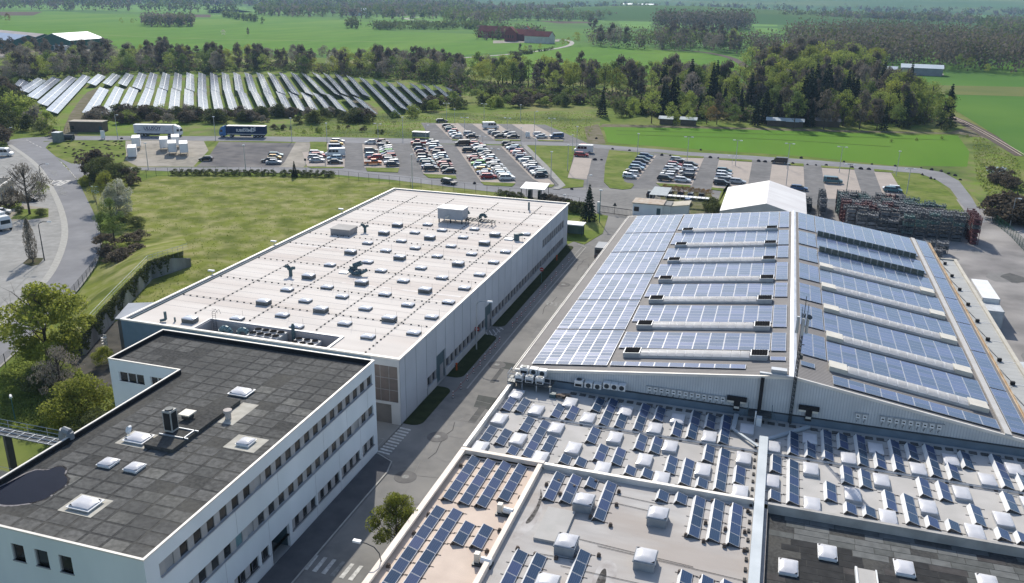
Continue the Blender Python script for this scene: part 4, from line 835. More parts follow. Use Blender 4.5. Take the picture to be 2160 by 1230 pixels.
mb = MB(); mb.add([(RX-.45, SY0-.1, RZ-.0), (RX, SY0-.1, RZ+.1), (RX+.35, SY0-.1, RZ-.02), (RX-.45, SY1+.1, RZ-.0), (RX, SY1+.1, RZ+.1), (RX+.35, SY1+.1, RZ-.02)], [(0, 1, 4, 3), (1, 2, 5, 4)]); mb.add([(RX-.45, SY0-.11, RZ-.13), (RX-.45, SY0-.11, RZ-.0), (RX, SY0-.11, RZ+.1), (RX+.35, SY0-.11, RZ-.02), (RX+.35, SY0-.11, RZ-.16)], [(0, 4, 3, 2, 1)]); mb.build('ridge_cap', mat('ridge_metal', (0.72, 0.72, 0.73), (0.56, 0.56, 0.58), .8, .35, metal=.2, stretch=(1, .5, 1)), solar)
q = MB(); y = SY0+1
while y < SY1: q.box(RX-.75, y, RZ+.03, RX+.75, y+.05, RZ+.125); y += 3.0
mb = MB(); mb.box(EX0-.28, SY0-.1, EZ0-.2, EX0-.22, SY1+.1, EZ0+.06); mb.box(EX0-.22, SY0-.1, EZ0-.2, EX0-.04, SY1+.1, EZ0-.12); mb.box(EX0-.04, SY0-.1, EZ0-.2, EX0+.05, SY1+.1, EZ0+.08); mb.build('eave_gutter', COPE, solar)
mb = MB(); mb.box(EX1-.02, SY0, EZ1-.2, EX1+.06, SY1, EZ1+.05, 0); mb.box(EX1+.06, SY0, EZ1-.2, EX1+.25, SY1, EZ1-.12, 0); mb.box(EX1+.25, SY0, EZ1-.2, EX1+.32, SY1, EZ1+.05, 0); mb.build('eave_gutter', mat('gutter_rust', (0.42, 0.3, 0.19), (0.55, 0.45, 0.33), .5), solar)
mb = MB(); mb.hexa([(26.42, SY0, zl(26.42)+.02), (27.1, SY0, zl(27.1)+.02), (27.1, SY1, zl(27.1)+.02), (26.42, SY1, zl(26.42)+.02), (26.42, SY0, zl(26.42)+.22), (27.1, SY0, zl(27.1)+.22), (27.1, SY1, zl(27.1)+.22), (26.42, SY1, zl(26.42)+.22)]); mb.build('walkway_box', mat('walkway_sheet', (0.55, 0.53, 0.5), (0.48, 0.46, 0.43), .6, .6), solar)
mb = MB(); mb.box(EX0+.2, SY0-.05, 4.25, EX1-.2, SY0+.1, 5.2); mb.build('wall_base_flashing', BANDM, solar)
mb = MB(); mb.box(EX0+.2, SY0-.12, 5.2, EX1-.2, SY0+.1, 5.27); mb.build('drip_edge', METALD, solar)
mb = MB(); mb.box(1.2, SY0-.25, 5.3, 1.6, SY0-.02, 9.35); mb.build('cable_shaft', BLACK, solar)
mb = MB(); mb.box(1.0, SY0-.2, 9.75, 4.6, SY0+.15, 10.0); mb.build('cable_tray', METAL, solar)

# barrel roof lights and louvre vents
def barrel(x0, x1, y, vm, label, side):
    s = sl_ if side == 'L' else sr_
    def zz(x): return zl(x)+.0
    t = site('barrel_rooflight', label, 'rooflight', ((x0+x1)/2, y, zz((x0+x1)/2)), 'barrel rooflights on the solar roof')
    a, b = x0+2.1, x1-2.1; hw = .92
    q = MB(); q.hexa([(x0+.05, y-hw, zz(x0)), (x1-.05, y-hw, zz(x1)), (x1-.05, y+hw, zz(x1)), (x0+.05, y+hw, zz(x0)), (x0+.05, y-hw, zz(x0)+.32), (x1-.05, y-hw, zz(x1)+.32), (x1-.05, y+hw, zz(x1)+.32), (x0+.05, y+hw, zz(x0)+.32)]); q.build('curb', mat('curb_light', (0.6, 0.58, 0.56), (0.5, 0.48, 0.465), .8), t)
    n = 12
    for i in range(n):
        xa, xb = a+(b-a)*i/n+.03, a+(b-a)*(i+1)/n-.03; q = MB(); m_ = 7
        vs = []
        for xx in (xa, xb):
            for k in range(m_+1):
                an = math.pi*k/m_; vs.append((xx, y-hw*.98*math.cos(an), zz(xx)+.32+.36*math.sin(an)))
        q.add(vs, [(k+1, k, m_+1+k, m_+2+k) for k in range(m_)]+[tuple(range(m_+1)), tuple(range(2*m_+1, m_, -1))]); o = q.build('glazing_bay', BARREL, t)
        for p_ in o.data.polygons[:m_] if False else []: p_.use_smooth = True
    for k, (xa, xb) in enumerate(((x0, x0+2.0), (x1-2.0, x1))):
        q = MB(); hh = .65 if side == 'L' else .6
        q.hexa([(xa, y-hw-.03, zz(xa)+.1), (xb, y-hw-.03, zz(xb)+.1), (xb, y+hw+.03, zz(xb)+.1), (xa, y+hw+.03, zz(xa)+.1), (xa, y-hw-.03, zz(xa)+hh), (xb, y-hw-.03, zz(xb)+hh), (xb, y+hw+.03, zz(xb)+hh), (xa, y+hw+.03, zz(xa)+hh)])
        c = q.build('smoke_vent', vm if side == 'R' else METAL, t)
        if side == 'L':
            for u_ in range(6):
                q = MB(); x_ = xa+.1+u_*.305; q.hexa([(x_, y-hw+.06, zz(x_)+hh), (x_+.3, y-hw+.06, zz(x_+.26)+hh), (x_+.3, y+hw-.06, zz(x_+.26)+hh), (x_, y+hw-.06, zz(x_)+hh), (x_, y-hw+.06, zz(x_)+hh+.04), (x_+.3, y-hw+.06, zz(x_+.26)+hh+.02), (x_+.3, y+hw-.06, zz(x_+.26)+hh+.02), (x_, y+hw-.06, zz(x_)+hh+.04)]); q.build('louvre', LOUV, c)
    return t
YB = [98.0, 107.9, 118.6, 128.4, 138.9, 148.7, 159.2]
for k, y in enumerate(YB):
    barrel(-15.3, 1.75, y, BLACK, '%s white barrel rooflight from the front, on the left roof slope with black vents' % nth(k), 'L')
for k, y in enumerate(YB[:5]):
    barrel(8.6, 25.7, y, VENTC, '%s white barrel rooflight from the front, on the right roof slope with cream vents' % nth(k), 'R')
for k, y in enumerate(YB[5:]):
    t = site('saw_rooflight', ('nearer' if k == 0 else 'farther')+' raised rooflight with a long row of dark panes on the right slope', 'rooflight', (17, y, zl(17)))
    for i in range(16):
        xa = 8.7+i*1.05; xb = xa+1.0; q = MB()
        za, zb = zl(xa), zl(xb); hgt_ = 1.05
        q.hexa([(xa, y-.7, za), (xb, y-.7, zb), (xb, y+.9, zb), (xa, y+.9, za), (xa, y-.62, za+hgt_), (xb, y-.62, zb+hgt_), (xb, y+.9, zb+.25), (xa, y+.9, za+.25)]); f = q.build('pane_bay', METAL, t)
        q = MB(); q.hexa([(xa+.05, y-.74, za+.12), (xb-.05, y-.74, zb+.12), (xb-.05, y-.69, zb+.12), (xa+.05, y-.69, za+.12), (xa+.05, y-.66, za+hgt_-.06), (xb-.05, y-.66, zb+hgt_-.06), (xb-.05, y-.6, zb+hgt_-.06), (xa+.05, y-.6, za+hgt_-.06)]); q.build('pane', mat('glass_greenish', (0.03, 0.055, 0.055), (0.05, 0.08, 0.08), .8, .2, spec=.5), f)

# solar modules: one mesh per slope, one object per module
def module_mesh(name, lx, ly, glass, slope=0.0, th=.05, fr=.035, fx=None):
    fx = fx or fr
    q = MB(); z = lambda x: x*slope
    def hb(x0, y0, x1, y1, zlo, zhi, m): q.hexa([(x0, y0, z(x0)+zlo), (x1, y0, z(x1)+zlo), (x1, y1, z(x1)+zlo), (x0, y1, z(x0)+zlo), (x0, y0, z(x0)+zhi), (x1, y0, z(x1)+zhi), (x1, y1, z(x1)+zhi), (x0, y1, z(x0)+zhi)], m)
    hb(0, 0, lx, ly, 0, th, 0)
    q.add([(fx, fr, z(fx)+th+.003), (lx-fx, fr, z(lx-fx)+th+.003), (lx-fx, ly-fr, z(lx-fx)+th+.003), (fx, ly-fr, z(fx)+th+.003)], [(0, 1, 2, 3)], 1)
    return q.mesh(name, [PVF, glass])
MW, MH = 1.6, .98
MODL = module_mesh('solar_module', MW, MH, PVR, sl_, fr=.018, fx=.042); MODR = module_mesh('solar_module', MW, MH, PVR, sr_, fr=.018, fx=.042)
def array(x0, ncol, y0, y1, label, cp=None, x1=None, group='solar arrays on the ridged roof'):
    side = 'L' if x0 < RX else 'R'; cp = cp or 1.66
    if x1 is not None: cp = (x1-x0)/ncol
    t = thing('solar_array', label, 'solar array', (x0, y0, zl(x0)+.12), 0, group)
    rows = max(1, int((y1-y0)/1.0)); rp = (y1-y0)/rows
    me_ = MODL if side == 'L' else MODR
    for j in range(rows):
        for i in range(ncol):
            o = bpy.data.objects.new('solar_module', me_); COL.objects.link(o); o.parent = t; x = x0+i*cp
            o.location = (x-x0+.03, j*rp, zl(x+.03)-zl(x0)); o.scale = ((cp-.03)/MW, (rp-.012)/MH, 1)
    return t
bl = [(94.1, 106.1), (106.5, 118.6), (119.0, 131.9), (132.3, 145.1), (145.6, 158.7), (159.2, 173.4)]
for k, (a, b) in enumerate(bl): array(-26.15, 6, a, b, '%s six-column solar block from the front, beside the left eave' % nth(k), x1=-16.7)
stL = [(94.2, 95.4), (99.9, 105.6), (109.7, 116.4), (120.4, 126.5), (130.1, 137.4), (140.6, 147.3), (150.2, 158.2), (160.7, 173.4)]
for k, (a, b) in enumerate(stL):
    if k == 0: array(-16.4, 9, a, b, 'single row of solar modules at the front edge of the left slope', x1=-.6)
    else:
        array(-16.4, 10, a, b, '%s wide solar strip from the front, between left-slope rooflights' % nth(k-1), x1=1.9); array(2.0, 1, a-(1.6 if k % 2 == 0 else 0), b+(0 if k == 7 else .4), '%s single-column solar strip from the front, left of the ridge cap' % nth(k-1), x1=3.75)
array(2.0, 1, 96.9, 98.0, 'lone solar module left of the ridge near the front wall', x1=3.75)
stR = [(93.3, 95.6), (99.6, 106.0), (109.6, 116.7), (120.2, 126.4), (130.0, 137.0), (140.4, 147.4), (150.0, 157.6), (160.6, 173.4)]
for k, (a, b) in enumerate(stR):
    array(8.5 if k else 8.9, 10, a, b, '%s wide solar strip from the front, on the right roof slope' % nth(k), x1=26.1)
    if k: array(5.4, 2, a+.2, b+(.0 if k == 7 else 1.2), '%s two-column solar strip from the front, right of the ridge' % nth(k-1), x1=8.4)
array(5.4, 1, 96.3, 97.5, 'lone solar module right of the ridge near the front wall', x1=7.0)
br = [(93.6, 104.8), (105.1, 116.7), (117.0, 127.5), (127.8, 138.6), (138.9, 149.2), (149.5, 161.6), (161.9, 173.4)]
for k, (a, b) in enumerate(br): array(27.25, 1, a, b, '%s narrow solar block from the front, along the right eave' % nth(k), x1=29.1)
# ---------------------------------------------------------------- low halls in front
ZR = 4.3; AX0, AX1 = -27.85, 60.0
low = site('low_hall', 'low flat-roofed hall with grey, pinkish and dark roof fields in front of the ridged hall', 'building', (10, 70, 0))
mb = MB(); mb.quad((AX0, 74.4, ZR), (AX1, 74.4, ZR), (AX1, 92.6, ZR), (AX0, 92.6, ZR)); mb.build('roof', GROOF, low)
mb = MB(); mb.quad((AX0, 25, ZR), (-19.3, 25, ZR), (-19.3, 73.8, ZR), (AX0, 73.8, ZR)); mb.build('roof', PROOF, low)
mb = MB(); mb.quad((-19.3, 25, ZR-.02), (2.0, 25, ZR-.02), (2.0, 73.8, ZR-.02), (-19.3, 73.8, ZR-.02)); mb.build('roof', GROOF2, low)
mb = MB(); mb.quad((3.0, 25, ZR-.35), (AX1, 25, ZR-.35), (AX1, 73.8, ZR-.35), (3.0, 73.8, ZR-.35)); mb.build('roof', DROOF, low)
mb = MB(); mb.box(AX0-.02, 74.4, 0, AX0+.15, 92.4, 4.9); mb.box(AX0-.02, 25, 0, AX0+.15, 73.8, 4.85); mb.build('wall', RIBW, low)
mb = MB()
mb.box(AX0-.12, 74.4, 4.85, AX0+.25, 91.2, 5.0); mb.box(AX0+.15, 74.4, ZR, AX0+.22, 91.2, 4.85); mb.build('coping', COPE, low)
mb = MB(); mb.box(AX0-.15, 25, 4.7, AX0+.4, 73.75, 4.95); mb.box(AX0-.15, 73.75, 4.5, -19.0, 74.25, 4.97); mb.box(-19.55, 25, ZR, -19.1, 73.75, 4.9); mb.build('coping', mat('coping_pinkish', (0.75, 0.66, 0.57), (0.66, 0.57, 0.49), .6, .6), low)
mb = MB(); mb.box(-19.0, 73.78, ZR-.05, 1.65, 74.2, 4.86); mb.build('coping', COPE, low)
mb = MB(); mb.box(2.95, 73.5, 3.9, AX1, 73.85, 4.92); mb.build('coping', mat('coping_stone', (0.45, 0.43, 0.4), (0.3, 0.29, 0.27), .5, .8), low)
mb = MB(); mb.box(1.7, 25, ZR+.1, 2.6, 86.8, ZR+.72); mb.build('cable_duct', mat('duct_sheet_pale', (0.46, 0.5, 0.53), (0.38, 0.42, 0.45), .4, .55, metal=.2), low)
mb = MB(); mb.box(2.6, 25, ZR-.35, 2.98, 73.5, ZR+.1); mb.build('edge_strip', mat('edge_strip_dusty', (0.4, 0.37, 0.35), None, .7), low)
mb = MB()
for k in range(40): mb.box(1.3, 30+k*1.45, ZR, 1.55, 30.5+k*1.45, ZR+.12)
mb.build('duct_blocks', BLACK, low, kind='stuff')
def duct_part(nm, p, q_, w, z0, z1, m):
    p, q_ = Vector(p), Vector(q_); d = (q_-p).normalized(); n_ = Vector((-d.y, d.x))*w/2
    mb = MB(); mb.slab([(p+n_)[:], (q_+n_)[:], (q_-n_)[:], (p-n_)[:]], z0, z1); return mb.build(nm, m, low)
duct_part('cable_duct', (6.9, 91.6), (2.3, 86.9), .4, ZR+.1, ZR+.35, MATS['duct_sheet_pale']); duct_part('cable_duct', (-1.0, 91.9), (-1.15, 88.2), .5, ZR+.1, ZR+.4, MATS['duct_sheet_pale']); duct_part('cable_duct', (-1.3, 88.2), (1.65, 84.9), .3, ZR+.3, ZR+.45, MATS['duct_sheet_pale'])
mb = MB(); mb.tube((-22.5, 84.1, ZR+.16), (52, 84.1, ZR+.16), .06, 5); mb.tube((-24.5, 84.35, ZR+.16), (52, 84.35, ZR+.16), .05, 5); mb.build('pipe', METAL, low)
mb = MB()
for k in range(34): mb.box(-22+k*2.2, 83.95, ZR, -21.7+k*2.2, 84.5, ZR+.1)
mb.build('pipe_blocks', STONE, low, kind='stuff')
# slabs along the wall foot
ps = MB(); ps.box(0, 0, 0, .75, .55, .1); psm = ps.mesh('walk_slab', mat('slab_dark', (0.13, 0.125, 0.12), (0.09, 0.09, 0.085), 1.2))
random.seed(2)
for k in range(50):
    x = -20.5+k*1.15
    link('walk_slab', psm, low, Vector((x, 91.2+random.uniform(-.08, .08), ZR))-OFF[low.name])
mb = MB()
for pts_, z in (([(-18.6, 70.6), (-18.1, 68.5), (-17.9, 66.6), (-18.5, 63.5), (-18.6, 61), (-17.3, 63.0), (-17.1, 65.4), (-17.4, 68), (-17.8, 70.8)], .004), ([(-9.0, 54), (-8.6, 59.9), (-9.6, 61.8), (-10.6, 60.3), (-10.5, 57), (-10.2, 54)], .004)):
    mb.poly([(x, y, ZR-.02+z) for x, y in smooth(pts_+[pts_[0]], 2)[:-1]])
mb.build('drain_stain', mat('stain_pale_edge', (0.52, 0.5, 0.48), (0.36, 0.33, 0.31), .7, detail=8), low)
for pts_, z in (([(-18.3, 70.2), (-17.9, 68.4), (-17.85, 66.3), (-18.2, 64.0), (-17.6, 64.4), (-17.5, 66.6), (-17.7, 68.9)], .009), ([(-9.6, 55), (-9.4, 58.4), (-9.8, 60.4), (-10.2, 59.4), (-10.2, 56)], .009)):
    mb = MB(); mb.poly([(x, y, ZR-.02+z) for x, y in smooth(pts_+[pts_[0]], 2)[:-1]]); mb.build('moss_stain', mat('moss_black', (0.07, 0.065, 0.06), (0.25, 0.24, 0.23), 1.4, .95, detail=9, lo=.45, hi=.7), low)
mb = MB()
for (a, b) in (((-11.1, 62.9), (1.4, 62.1)), ((-13.5, 59.2), (1.4, 58.8)), ((-16, 63.6), (-2.8, 62.6)), ((-16.2, 60.2), (-11.8, 60.4)), ((-11, 71.4), (-6.4, 71.1)), ((-11, 70), (-6.2, 69.6))):
    mb.tube((a[0], a[1], ZR+.03), (b[0], b[1], ZR+.03), .025, 4)
mb.build('cables', METALD, low)
q = MB(); q.box(-16.7, 62.0, ZR-.02, -14.1, 67.1, ZR+.25); q.build('roof_hatch', GROOF, low)
# bitumen sheets of the dark roof field
random.seed(21); shm = [mat('slate_sheet_%s' % n, c, tuple(v*.75 for v in c), 1.3, .95, detail=9) for n, c in (('light', (0.17, 0.175, 0.17)), ('mid', (0.13, 0.135, 0.13)), ('black', (0.05, 0.05, 0.05)), ('umber', (0.085, 0.08, 0.078)))]
cnt = 0; y = 56.0
ml = {}
while y < 73.2:
    x = 3.15+random.uniform(-.8, 0)
    while x < 32 and cnt < 295:
        w_ = random.choice((1.6, 2.2, 3.0)); dark = (y < 69.9+random.uniform(-.9, .4)) and x < 17+random.uniform(0, 4)
        if random.random() < .8:
            k = random.choice((2, 2, 2, 3)) if dark else random.choice((0, 1, 1, 0))
            if random.random() < .06: k = random.randrange(4)
            key = (w_, k)
            if key not in ml: q = MB(); q.box(.02, .02, 0, w_-.03, .88, .012); ml[key] = q.mesh('bitumen_sheet', shm[k])
            if x >= 3.0: link('bitumen_sheet', ml[key], low, Vector((x, y, ZR-.345))-OFF[low.name]); cnt += 1
        x += w_
    y += .93
# roof lights of the low hall
LD = dome_mesh(1.5, 2.3, .24, .14, CURB, DOME, .0); LC = dome_mesh(1.75, 1.95, .85, .2, mat('curb_shade', (0.3, 0.32, 0.34), None, 1), DOME, .08); LDk = dome_mesh(1.5, 2.0, .2, .16, WHITE, DOME, .06)  # raised curbs of the stained roof field are an even grey
for s_ in (LD, LC, LDk):
    for p_ in s_[1].polygons: p_.use_smooth = True
XA = [-26.42, -19.84, -13.25, -7.3, .32, 6.95, 13.65, 20.95, 26.9, 33.6, 40.2]; XB = [-23.1, -17.0, -9.45, -3.5, 3.18, 10.75, 17.45, 23.85, 30.5, 37]
for y, odd in ((88.7, 0), (85.6, 1), (82.1, 0), (78.4, 1), (75.4, 0)):
    for x in (XB if odd else XA):
        if (y == 88.7 and x == 6.95): pass
        skylight(low, LD, x, y, ZR)
for x, y in ((-13.6, 68.4), (-6.65, 68.35), (-13.6, 61.6), (-6.75, 61.7), (-13.8, 55.8)): skylight(low, LC, x, y, ZR-.02)
for x, y in ((8.16, 68.6), (20.8, 68.5), (14.35, 68.4), (4.9, 65.4)): skylight(low, LDk, x, y, ZR-.35)
q = MB(); q.box(10.5, 64.5, ZR-.35, 11.9, 67.1, ZR-.1); q.build('roof_hatch', GROOF, low); q = MB(); q.box(10.3, 64.5, ZR-.35, 10.48, 67.1, ZR+.02); q.box(11.92, 64.5, ZR-.35, 12.05, 67.1, ZR+.02); q.build('hatch_rim', WHITE, low)
# tilted module strips
TS = -.33
MODS = module_mesh('solar_module', .93, 1.6, PVB, TS, .04, .03)
dq = MB(); dq.hexa([(-.26, 0, .04), (-.23, 0, .04), (-.23, 1.64, .04), (-.26, 1.64, .04), (-.03, 0, .43), (0, 0, .44), (0, 1.64, .44), (-.03, 1.64, .43)]); DEF = dq.mesh('wind_deflector', WHITE)
sq_ = MB(); sq_.tube((-.55, .1, .03), (1.35, .1, .03), .025, 4); sq_.box(.0, .05, 0, .06, .12, .42, 0); sq_.box(-.22, -.03, 0, .02, .1, .12, 1); sq_.box(.85, -.02, 0, 1.0, .12, .1, 1)
FEET = sq_.mesh('mounting_rail', [METALD, STONE])
A_ = """-8.89 87.62 2; -3.15 87.63 2; 10.94 87.60 2; 17.87 87.60 2; 23.08 87.60 2; -16.08 87.55 2; -24.36 84.56 2; -20.16 84.55 2; -18.45 84.55 2; -14.52 84.54 4; -12.80 84.52 2; -10.70 84.55 4; -6.51 84.61 2; -4.87 84.63 4; -1.44 84.63 4; 5.83 84.66 3; 7.56 84.63 2; 9.30 84.60 4; 12.74 84.6 4; 14.44 84.63 2; 16.20 84.60 4; 19.68 84.71 4; 21.39 84.66 2; 26.15 84.69 4; 27.85 84.66 2; -26.01 84.5 2; -22.61 80.29 2; -15.06 80.22 2; -9.87 80.33 2; -8.20 80.25 2; -2.68 80.28 2; 4.10 80.38 2; 11.00 80.45 2; 12.71 80.26 2; 18.16 80.45 2; 19.91 80.31 2; 25.68 80.23 2; -25.96 76.85 2; -24.20 76.71 2; -19.13 76.81 2; -13.47 76.78 2; -11.60 76.63 2; -6.17 76.74 2; 0.64 76.9 2; 9.27 76.67 2; 14.65 76.79 2; 22.21 76.80 2; -22.40 75.06 1; -20.73 75.06 5; -16.74 75.09 1; -15.08 75.07 1; -9.95 75.06 1; -8.24 75.04 1; -4.47 75.06 3; -2.81 75.01 1; -1.10 75.11 5; 4.09 75.00 1; 5.79 75.02 5; 10.96 75.02 1; 12.65 75.03 1; 16.35 75.08 3; 18.06 75.00 1; 19.80 75.02 1; 23.90 75.05 1; 25.45 74.95 1; 29.6 87.6 2; 33 84.6 4; 31 80.3 2; 30.6 75.05 3"""
B_ = """-20.57 66.76 4; -25.60 65.15 5; -23.89 65.05 5; -22.24 65.12 5; -25.67 63.74 -8; -24.01 63.82 -8; -22.24 59.00 2; -20.52 59.07 2"""
C_ = """-13.17 71.59 1; -6.20 71.53 1; -4.45 71.64 1; -16.52 68.23 3; -14.86 68.29 3; -11.30 66.51 4; -2.74 66.64 4; -0.98 66.63 4; 0.73 66.50 4; -11.41 61.54 -4; -2.71 61.50 -4; -0.99 61.38 -4; 0.71 61.36 -4; -16.53 59.83 -4; -14.87 59.85 -4"""
def strips(txt, place, zb):
    L_ = []
    for s_ in txt.split(';'):
        x, y, n = s_.split(); x, y, n = float(x), float(y), int(n)
        if n < 0: y, n = y-(-n)*1.645, -n
        L_.append((x, y, n))
    L_.sort(key=lambda l: (round(l[1]), l[0])); rows = {}
    for l in L_: rows.setdefault(round(l[1]), []).append(l)
    for ri, key in enumerate(sorted(rows)):
        for ci, (x, y, n) in enumerate(rows[key]):
            lbl = '%s-module tilted strip, %s from the left in the %s row %s' % ({1: 'one', 2: 'two', 3: 'three', 4: 'four', 5: 'five', 8: 'eight'}[n], nth(ci), nth(ri), place)
            t = thing('solar_strip', lbl, 'solar strip', (x-.93, y, zb), 0, 'tilted solar strips on the low hall roof')
            for k in range(n):
                o = bpy.data.objects.new('solar_module', MODS); COL.objects.link(o); o.parent = t; o.location = (0, k*1.645+.01, .42)
                o = bpy.data.objects.new('wind_deflector', DEF); COL.objects.link(o); o.parent = t; o.location = (0, k*1.645, 0)
            for k in range(n+1):
                o = bpy.data.objects.new('mounting_rail', FEET); COL.objects.link(o); o.parent = t; o.location = (0, min(k*1.645, n*1.645-.12), 0)
strips(A_, 'on the grey roof', ZR); strips(B_, 'on the pinkish roof', ZR); strips(C_, 'on the stained roof', ZR-.02)
random.seed(8); bs = MB()
for i in range(5):
    pass
bb = MB(); bb.box(-.16, -.16, 0, .16, .16, .2); bb.box(-.12, -.1, .2, .1, .12, .32); BAL = bb.mesh('ballast_block', STONE)
BLP = ((-16.9, 71.8), (-15.2, 71.3), (-13.4, 72.9), (-11.9, 72.4), (-10.9, 71.9), (-10.6, 66.2), (-12.6, 66.9), (-10.7, 69.6), (-14.5, 69.8), (-16.2, 69.7), (-17.9, 70.9), (-12.2, 69.4), (-3.9, 66.8), (-2.4, 69.3), (-2.3, 66.4), (-.6, 68.9), (-.5, 66.3), (1.2, 66.2), (1.1, 69), (-5.3, 72.5), (-3.6, 72.3), (-2.1, 73.1), (-.3, 72.9), (1.2, 72.5), (-17.6, 60.2), (-15.9, 59.9), (-14.1, 60), (-10.7, 61.5), (-12.5, 60.6), (-3.8, 61.4), (-2.0, 61.2), (-.2, 60.9), (-26.9, 62.5), (-27.0, 59.4), (-27.1, 71.5), (-22.9, 65.2), (-19.7, 67.8), (-19.9, 62.2), (-20.0, 59.0), (-27.2, 54.5))
for k, (x, y) in enumerate(BLP):
    o = link('ballast_block', BAL, None, (x, y, ZR)); o['label'] = '%s dark ballast stone from the front among the near solar strips' % nth(sorted(range(40), key=lambda i: BLP[i][1]).index(k)); o['category'] = 'ballast'; o['group'] = 'ballast stones between the solar strips'
for k, (u, v) in enumerate(((1060, 1075), (1012, 1180))):
    x, y, _ = G(u, v, ZR+.5)
    t = site('roof_fan', '%s rooftop fan unit at the parapet of the pinkish roof' % ('farther' if k == 0 else 'nearer'), 'roof fan', (x, y, ZR))
    q = MB(); q.box(x-.5, y-.1, ZR, x-.05, y+.4, ZR+1.0); q.build('cowl', VENTC, t); q = MB(); q.tube((x+.1, y+.1, ZR+.45), (x+1.0, y, ZR+.45), .3, 10); q.build('motor', WHITE, t); q = MB(); q.box(x-.6, y-.4, ZR, x+1.1, y+.5, ZR+.15); q.build('base', METALD, t)
# ---------------------------------------------------------------- on the gable wall
q = MB(); q.box(0, -.14, 0, .44, 0, .52, 0); q.box(.1, -.15, .2, .34, -.135, .34, 1); INV = q.mesh('inverter', [WHITE, BLACK])
cq = MB(); cq.path([(.22, -.07, 0), (.3, -.08, -.2), (.12, -.08, -.35), (.22, -.08, -.5)], .022, 4); CAB = cq.mesh('cable', METALD)
def inv(x, z, k, where):
    t = thing('inverter', 'white inverter box, %s from the left %s' % (nth(k), where), 'inverter', (x, SY0+.08, z), 0, 'inverters on the gable wall')
    for nm_, me_ in (('housing', INV), ('cable', CAB)): o = bpy.data.objects.new(nm_, me_); COL.objects.link(o); o.parent = t
for k in range(13): inv(-11.4+k*.705, 5.72, k, 'in the long row on the left gable wall')
for k in range(2): inv(11.65+k*.72, 6.02, k, 'in the pair on the right gable wall')
for k in range(9): inv(14.2+k*.71, 6.06, k, 'in the row on the right gable wall')
q = MB(); q.box(11.5, SY0-.12, 6.6, 13.0, SY0+.05, 6.66); q.build('canopy_rail', METAL, solar); q = MB(); q.box(14.0, SY0-.12, 6.66, 20.6, SY0+.05, 6.72); q.build('canopy_rail', METAL, solar); q = MB(); q.box(-11.6, SY0-.12, 6.3, -2.3, SY0+.05, 6.35); q.build('canopy_rail', METAL, solar)
for nm_, x, z, lb in (('left', -2.25, 6.1, 'black T-shaped wall cabinet left of the cable shaft'), ('right', 5.6, 6.2, 'black T-shaped wall cabinet right of the ridge')):
    t = site('cable_cabinet', lb, 'cabinet', (x+1.1, SY0-.2, 4.3)); q = MB(); q.box(x, SY0-.3, z, x+2.2, SY0-.02, z+.5); q.box(x+.8, SY0-.28, 4.9, x+1.5, SY0-.02, z); q.build('housing', BLACK, t)
    q = MB(); q.box(x+.05, SY0-.34, z-.22, x+.8, SY0-.04, z+.0); q.box(x+1.5, SY0-.34, z-.22, x+2.1, SY0-.04, z); q.box(x+.85, SY0-.36, 5.2, x+1.45, SY0-.28, 5.45); q.build('label_boxes', VENTC, t)
# air-conditioning platform at the left end of the gable
t = site('ac_platform', 'steel platform with railing carrying air conditioners at the left gable end', 'platform', (-25.4, 91.4, ZR)); q = MB(); q.box(-28.2, 90.5, 5.15, -22.7, 92.35, 5.25); q.build('deck', METALD, t)
q = MB()
for x in (-28.1, -26.3, -24.5, -22.8): q.box(x-.06, 90.5, ZR, x+.06, 90.62, 5.15); q.cyl(x, 90.5, 5.25, 6.3, .035, 4)
for z in (5.75, 6.3): q.tube((-28.15, 90.5, z), (-22.75, 90.5, z), .035, 4); q.tube((-28.15, 90.5, z), (-28.15, 92.3, z), .035, 4)
q.build('railing', METAL, t); q = MB()
for z in (0, .9): q.tube((-22.7, 90.5, ZR+.1+z), (-22.0, 90.1, ZR-.0+z), .03, 4)
q.box(-22.6, 89.6, ZR, -21.9, 90.4, ZR+.5); q.build('steps', TEALM, t)
def acu(x, y, z, lbl, up=True, w=1.0, h=.8):
    t = thing('air_conditioner', lbl, 'air conditioner', (x, y, z), 0, 'air conditioners at the gable wall'); q = MB(); q.box(0, 0, 0, w, .8, h); q.build('casing', WHITE, t, loc=(0, 0, 0))
    if up: q = MB(); q.cyl(w/2, .4, h, h+.06, .34, 14); q.build('fan', METALD, t, loc=(0, 0, 0)); q = MB(); q.box(.1, -.02, .08, w-.1, 0, .4); q.build('grille', BLACK, t, loc=(0, 0, 0))
    else: q = MB(); q.tube((w/2, -.03, h/2), (w/2, .0, h/2), .3, 14); q.build('fan', METALD, t, loc=(0, 0, 0))
for k, x in enumerate((-27.3, -26.0, -24.7)): acu(x, 90.75, 5.3, '%s white air conditioner with top fan in the front row of the platform' % nth(k), w=.95)
acu(-27.0, 91.8, 5.9, 'white air conditioner with top fan in the back row of the platform')
acu(-25.8, 91.9, 5.85, 'grey side-blowing air conditioner in the back row, next to the top-fan unit', False); acu(-24.7, 91.9, 5.8, 'rightmost side-blowing air conditioner in the back row of the platform', False)
acu(-20.1, 91.7, 5.25, 'white wall air conditioner with top fan right of the platform')
for k, x in enumerate((-18.9, -17.8)): acu(x, 91.9, 5.2, '%s low side-blowing air conditioner right of the lone top-fan unit' % ('first' if k == 0 else 'second'), False, .95, .65)
for k, x in enumerate((-16.6, -15.7, -14.8)): acu(x, 91.7, 5.5, '%s pale unit of the three side-blowing air conditioners under the eave' % nth(k), False, .85, .75)
t = site('slab_stack', 'stack of brown paving slabs at the foot of the platform steps', 'slabs', (-21, 90, ZR)); q = MB(); random.seed(9)
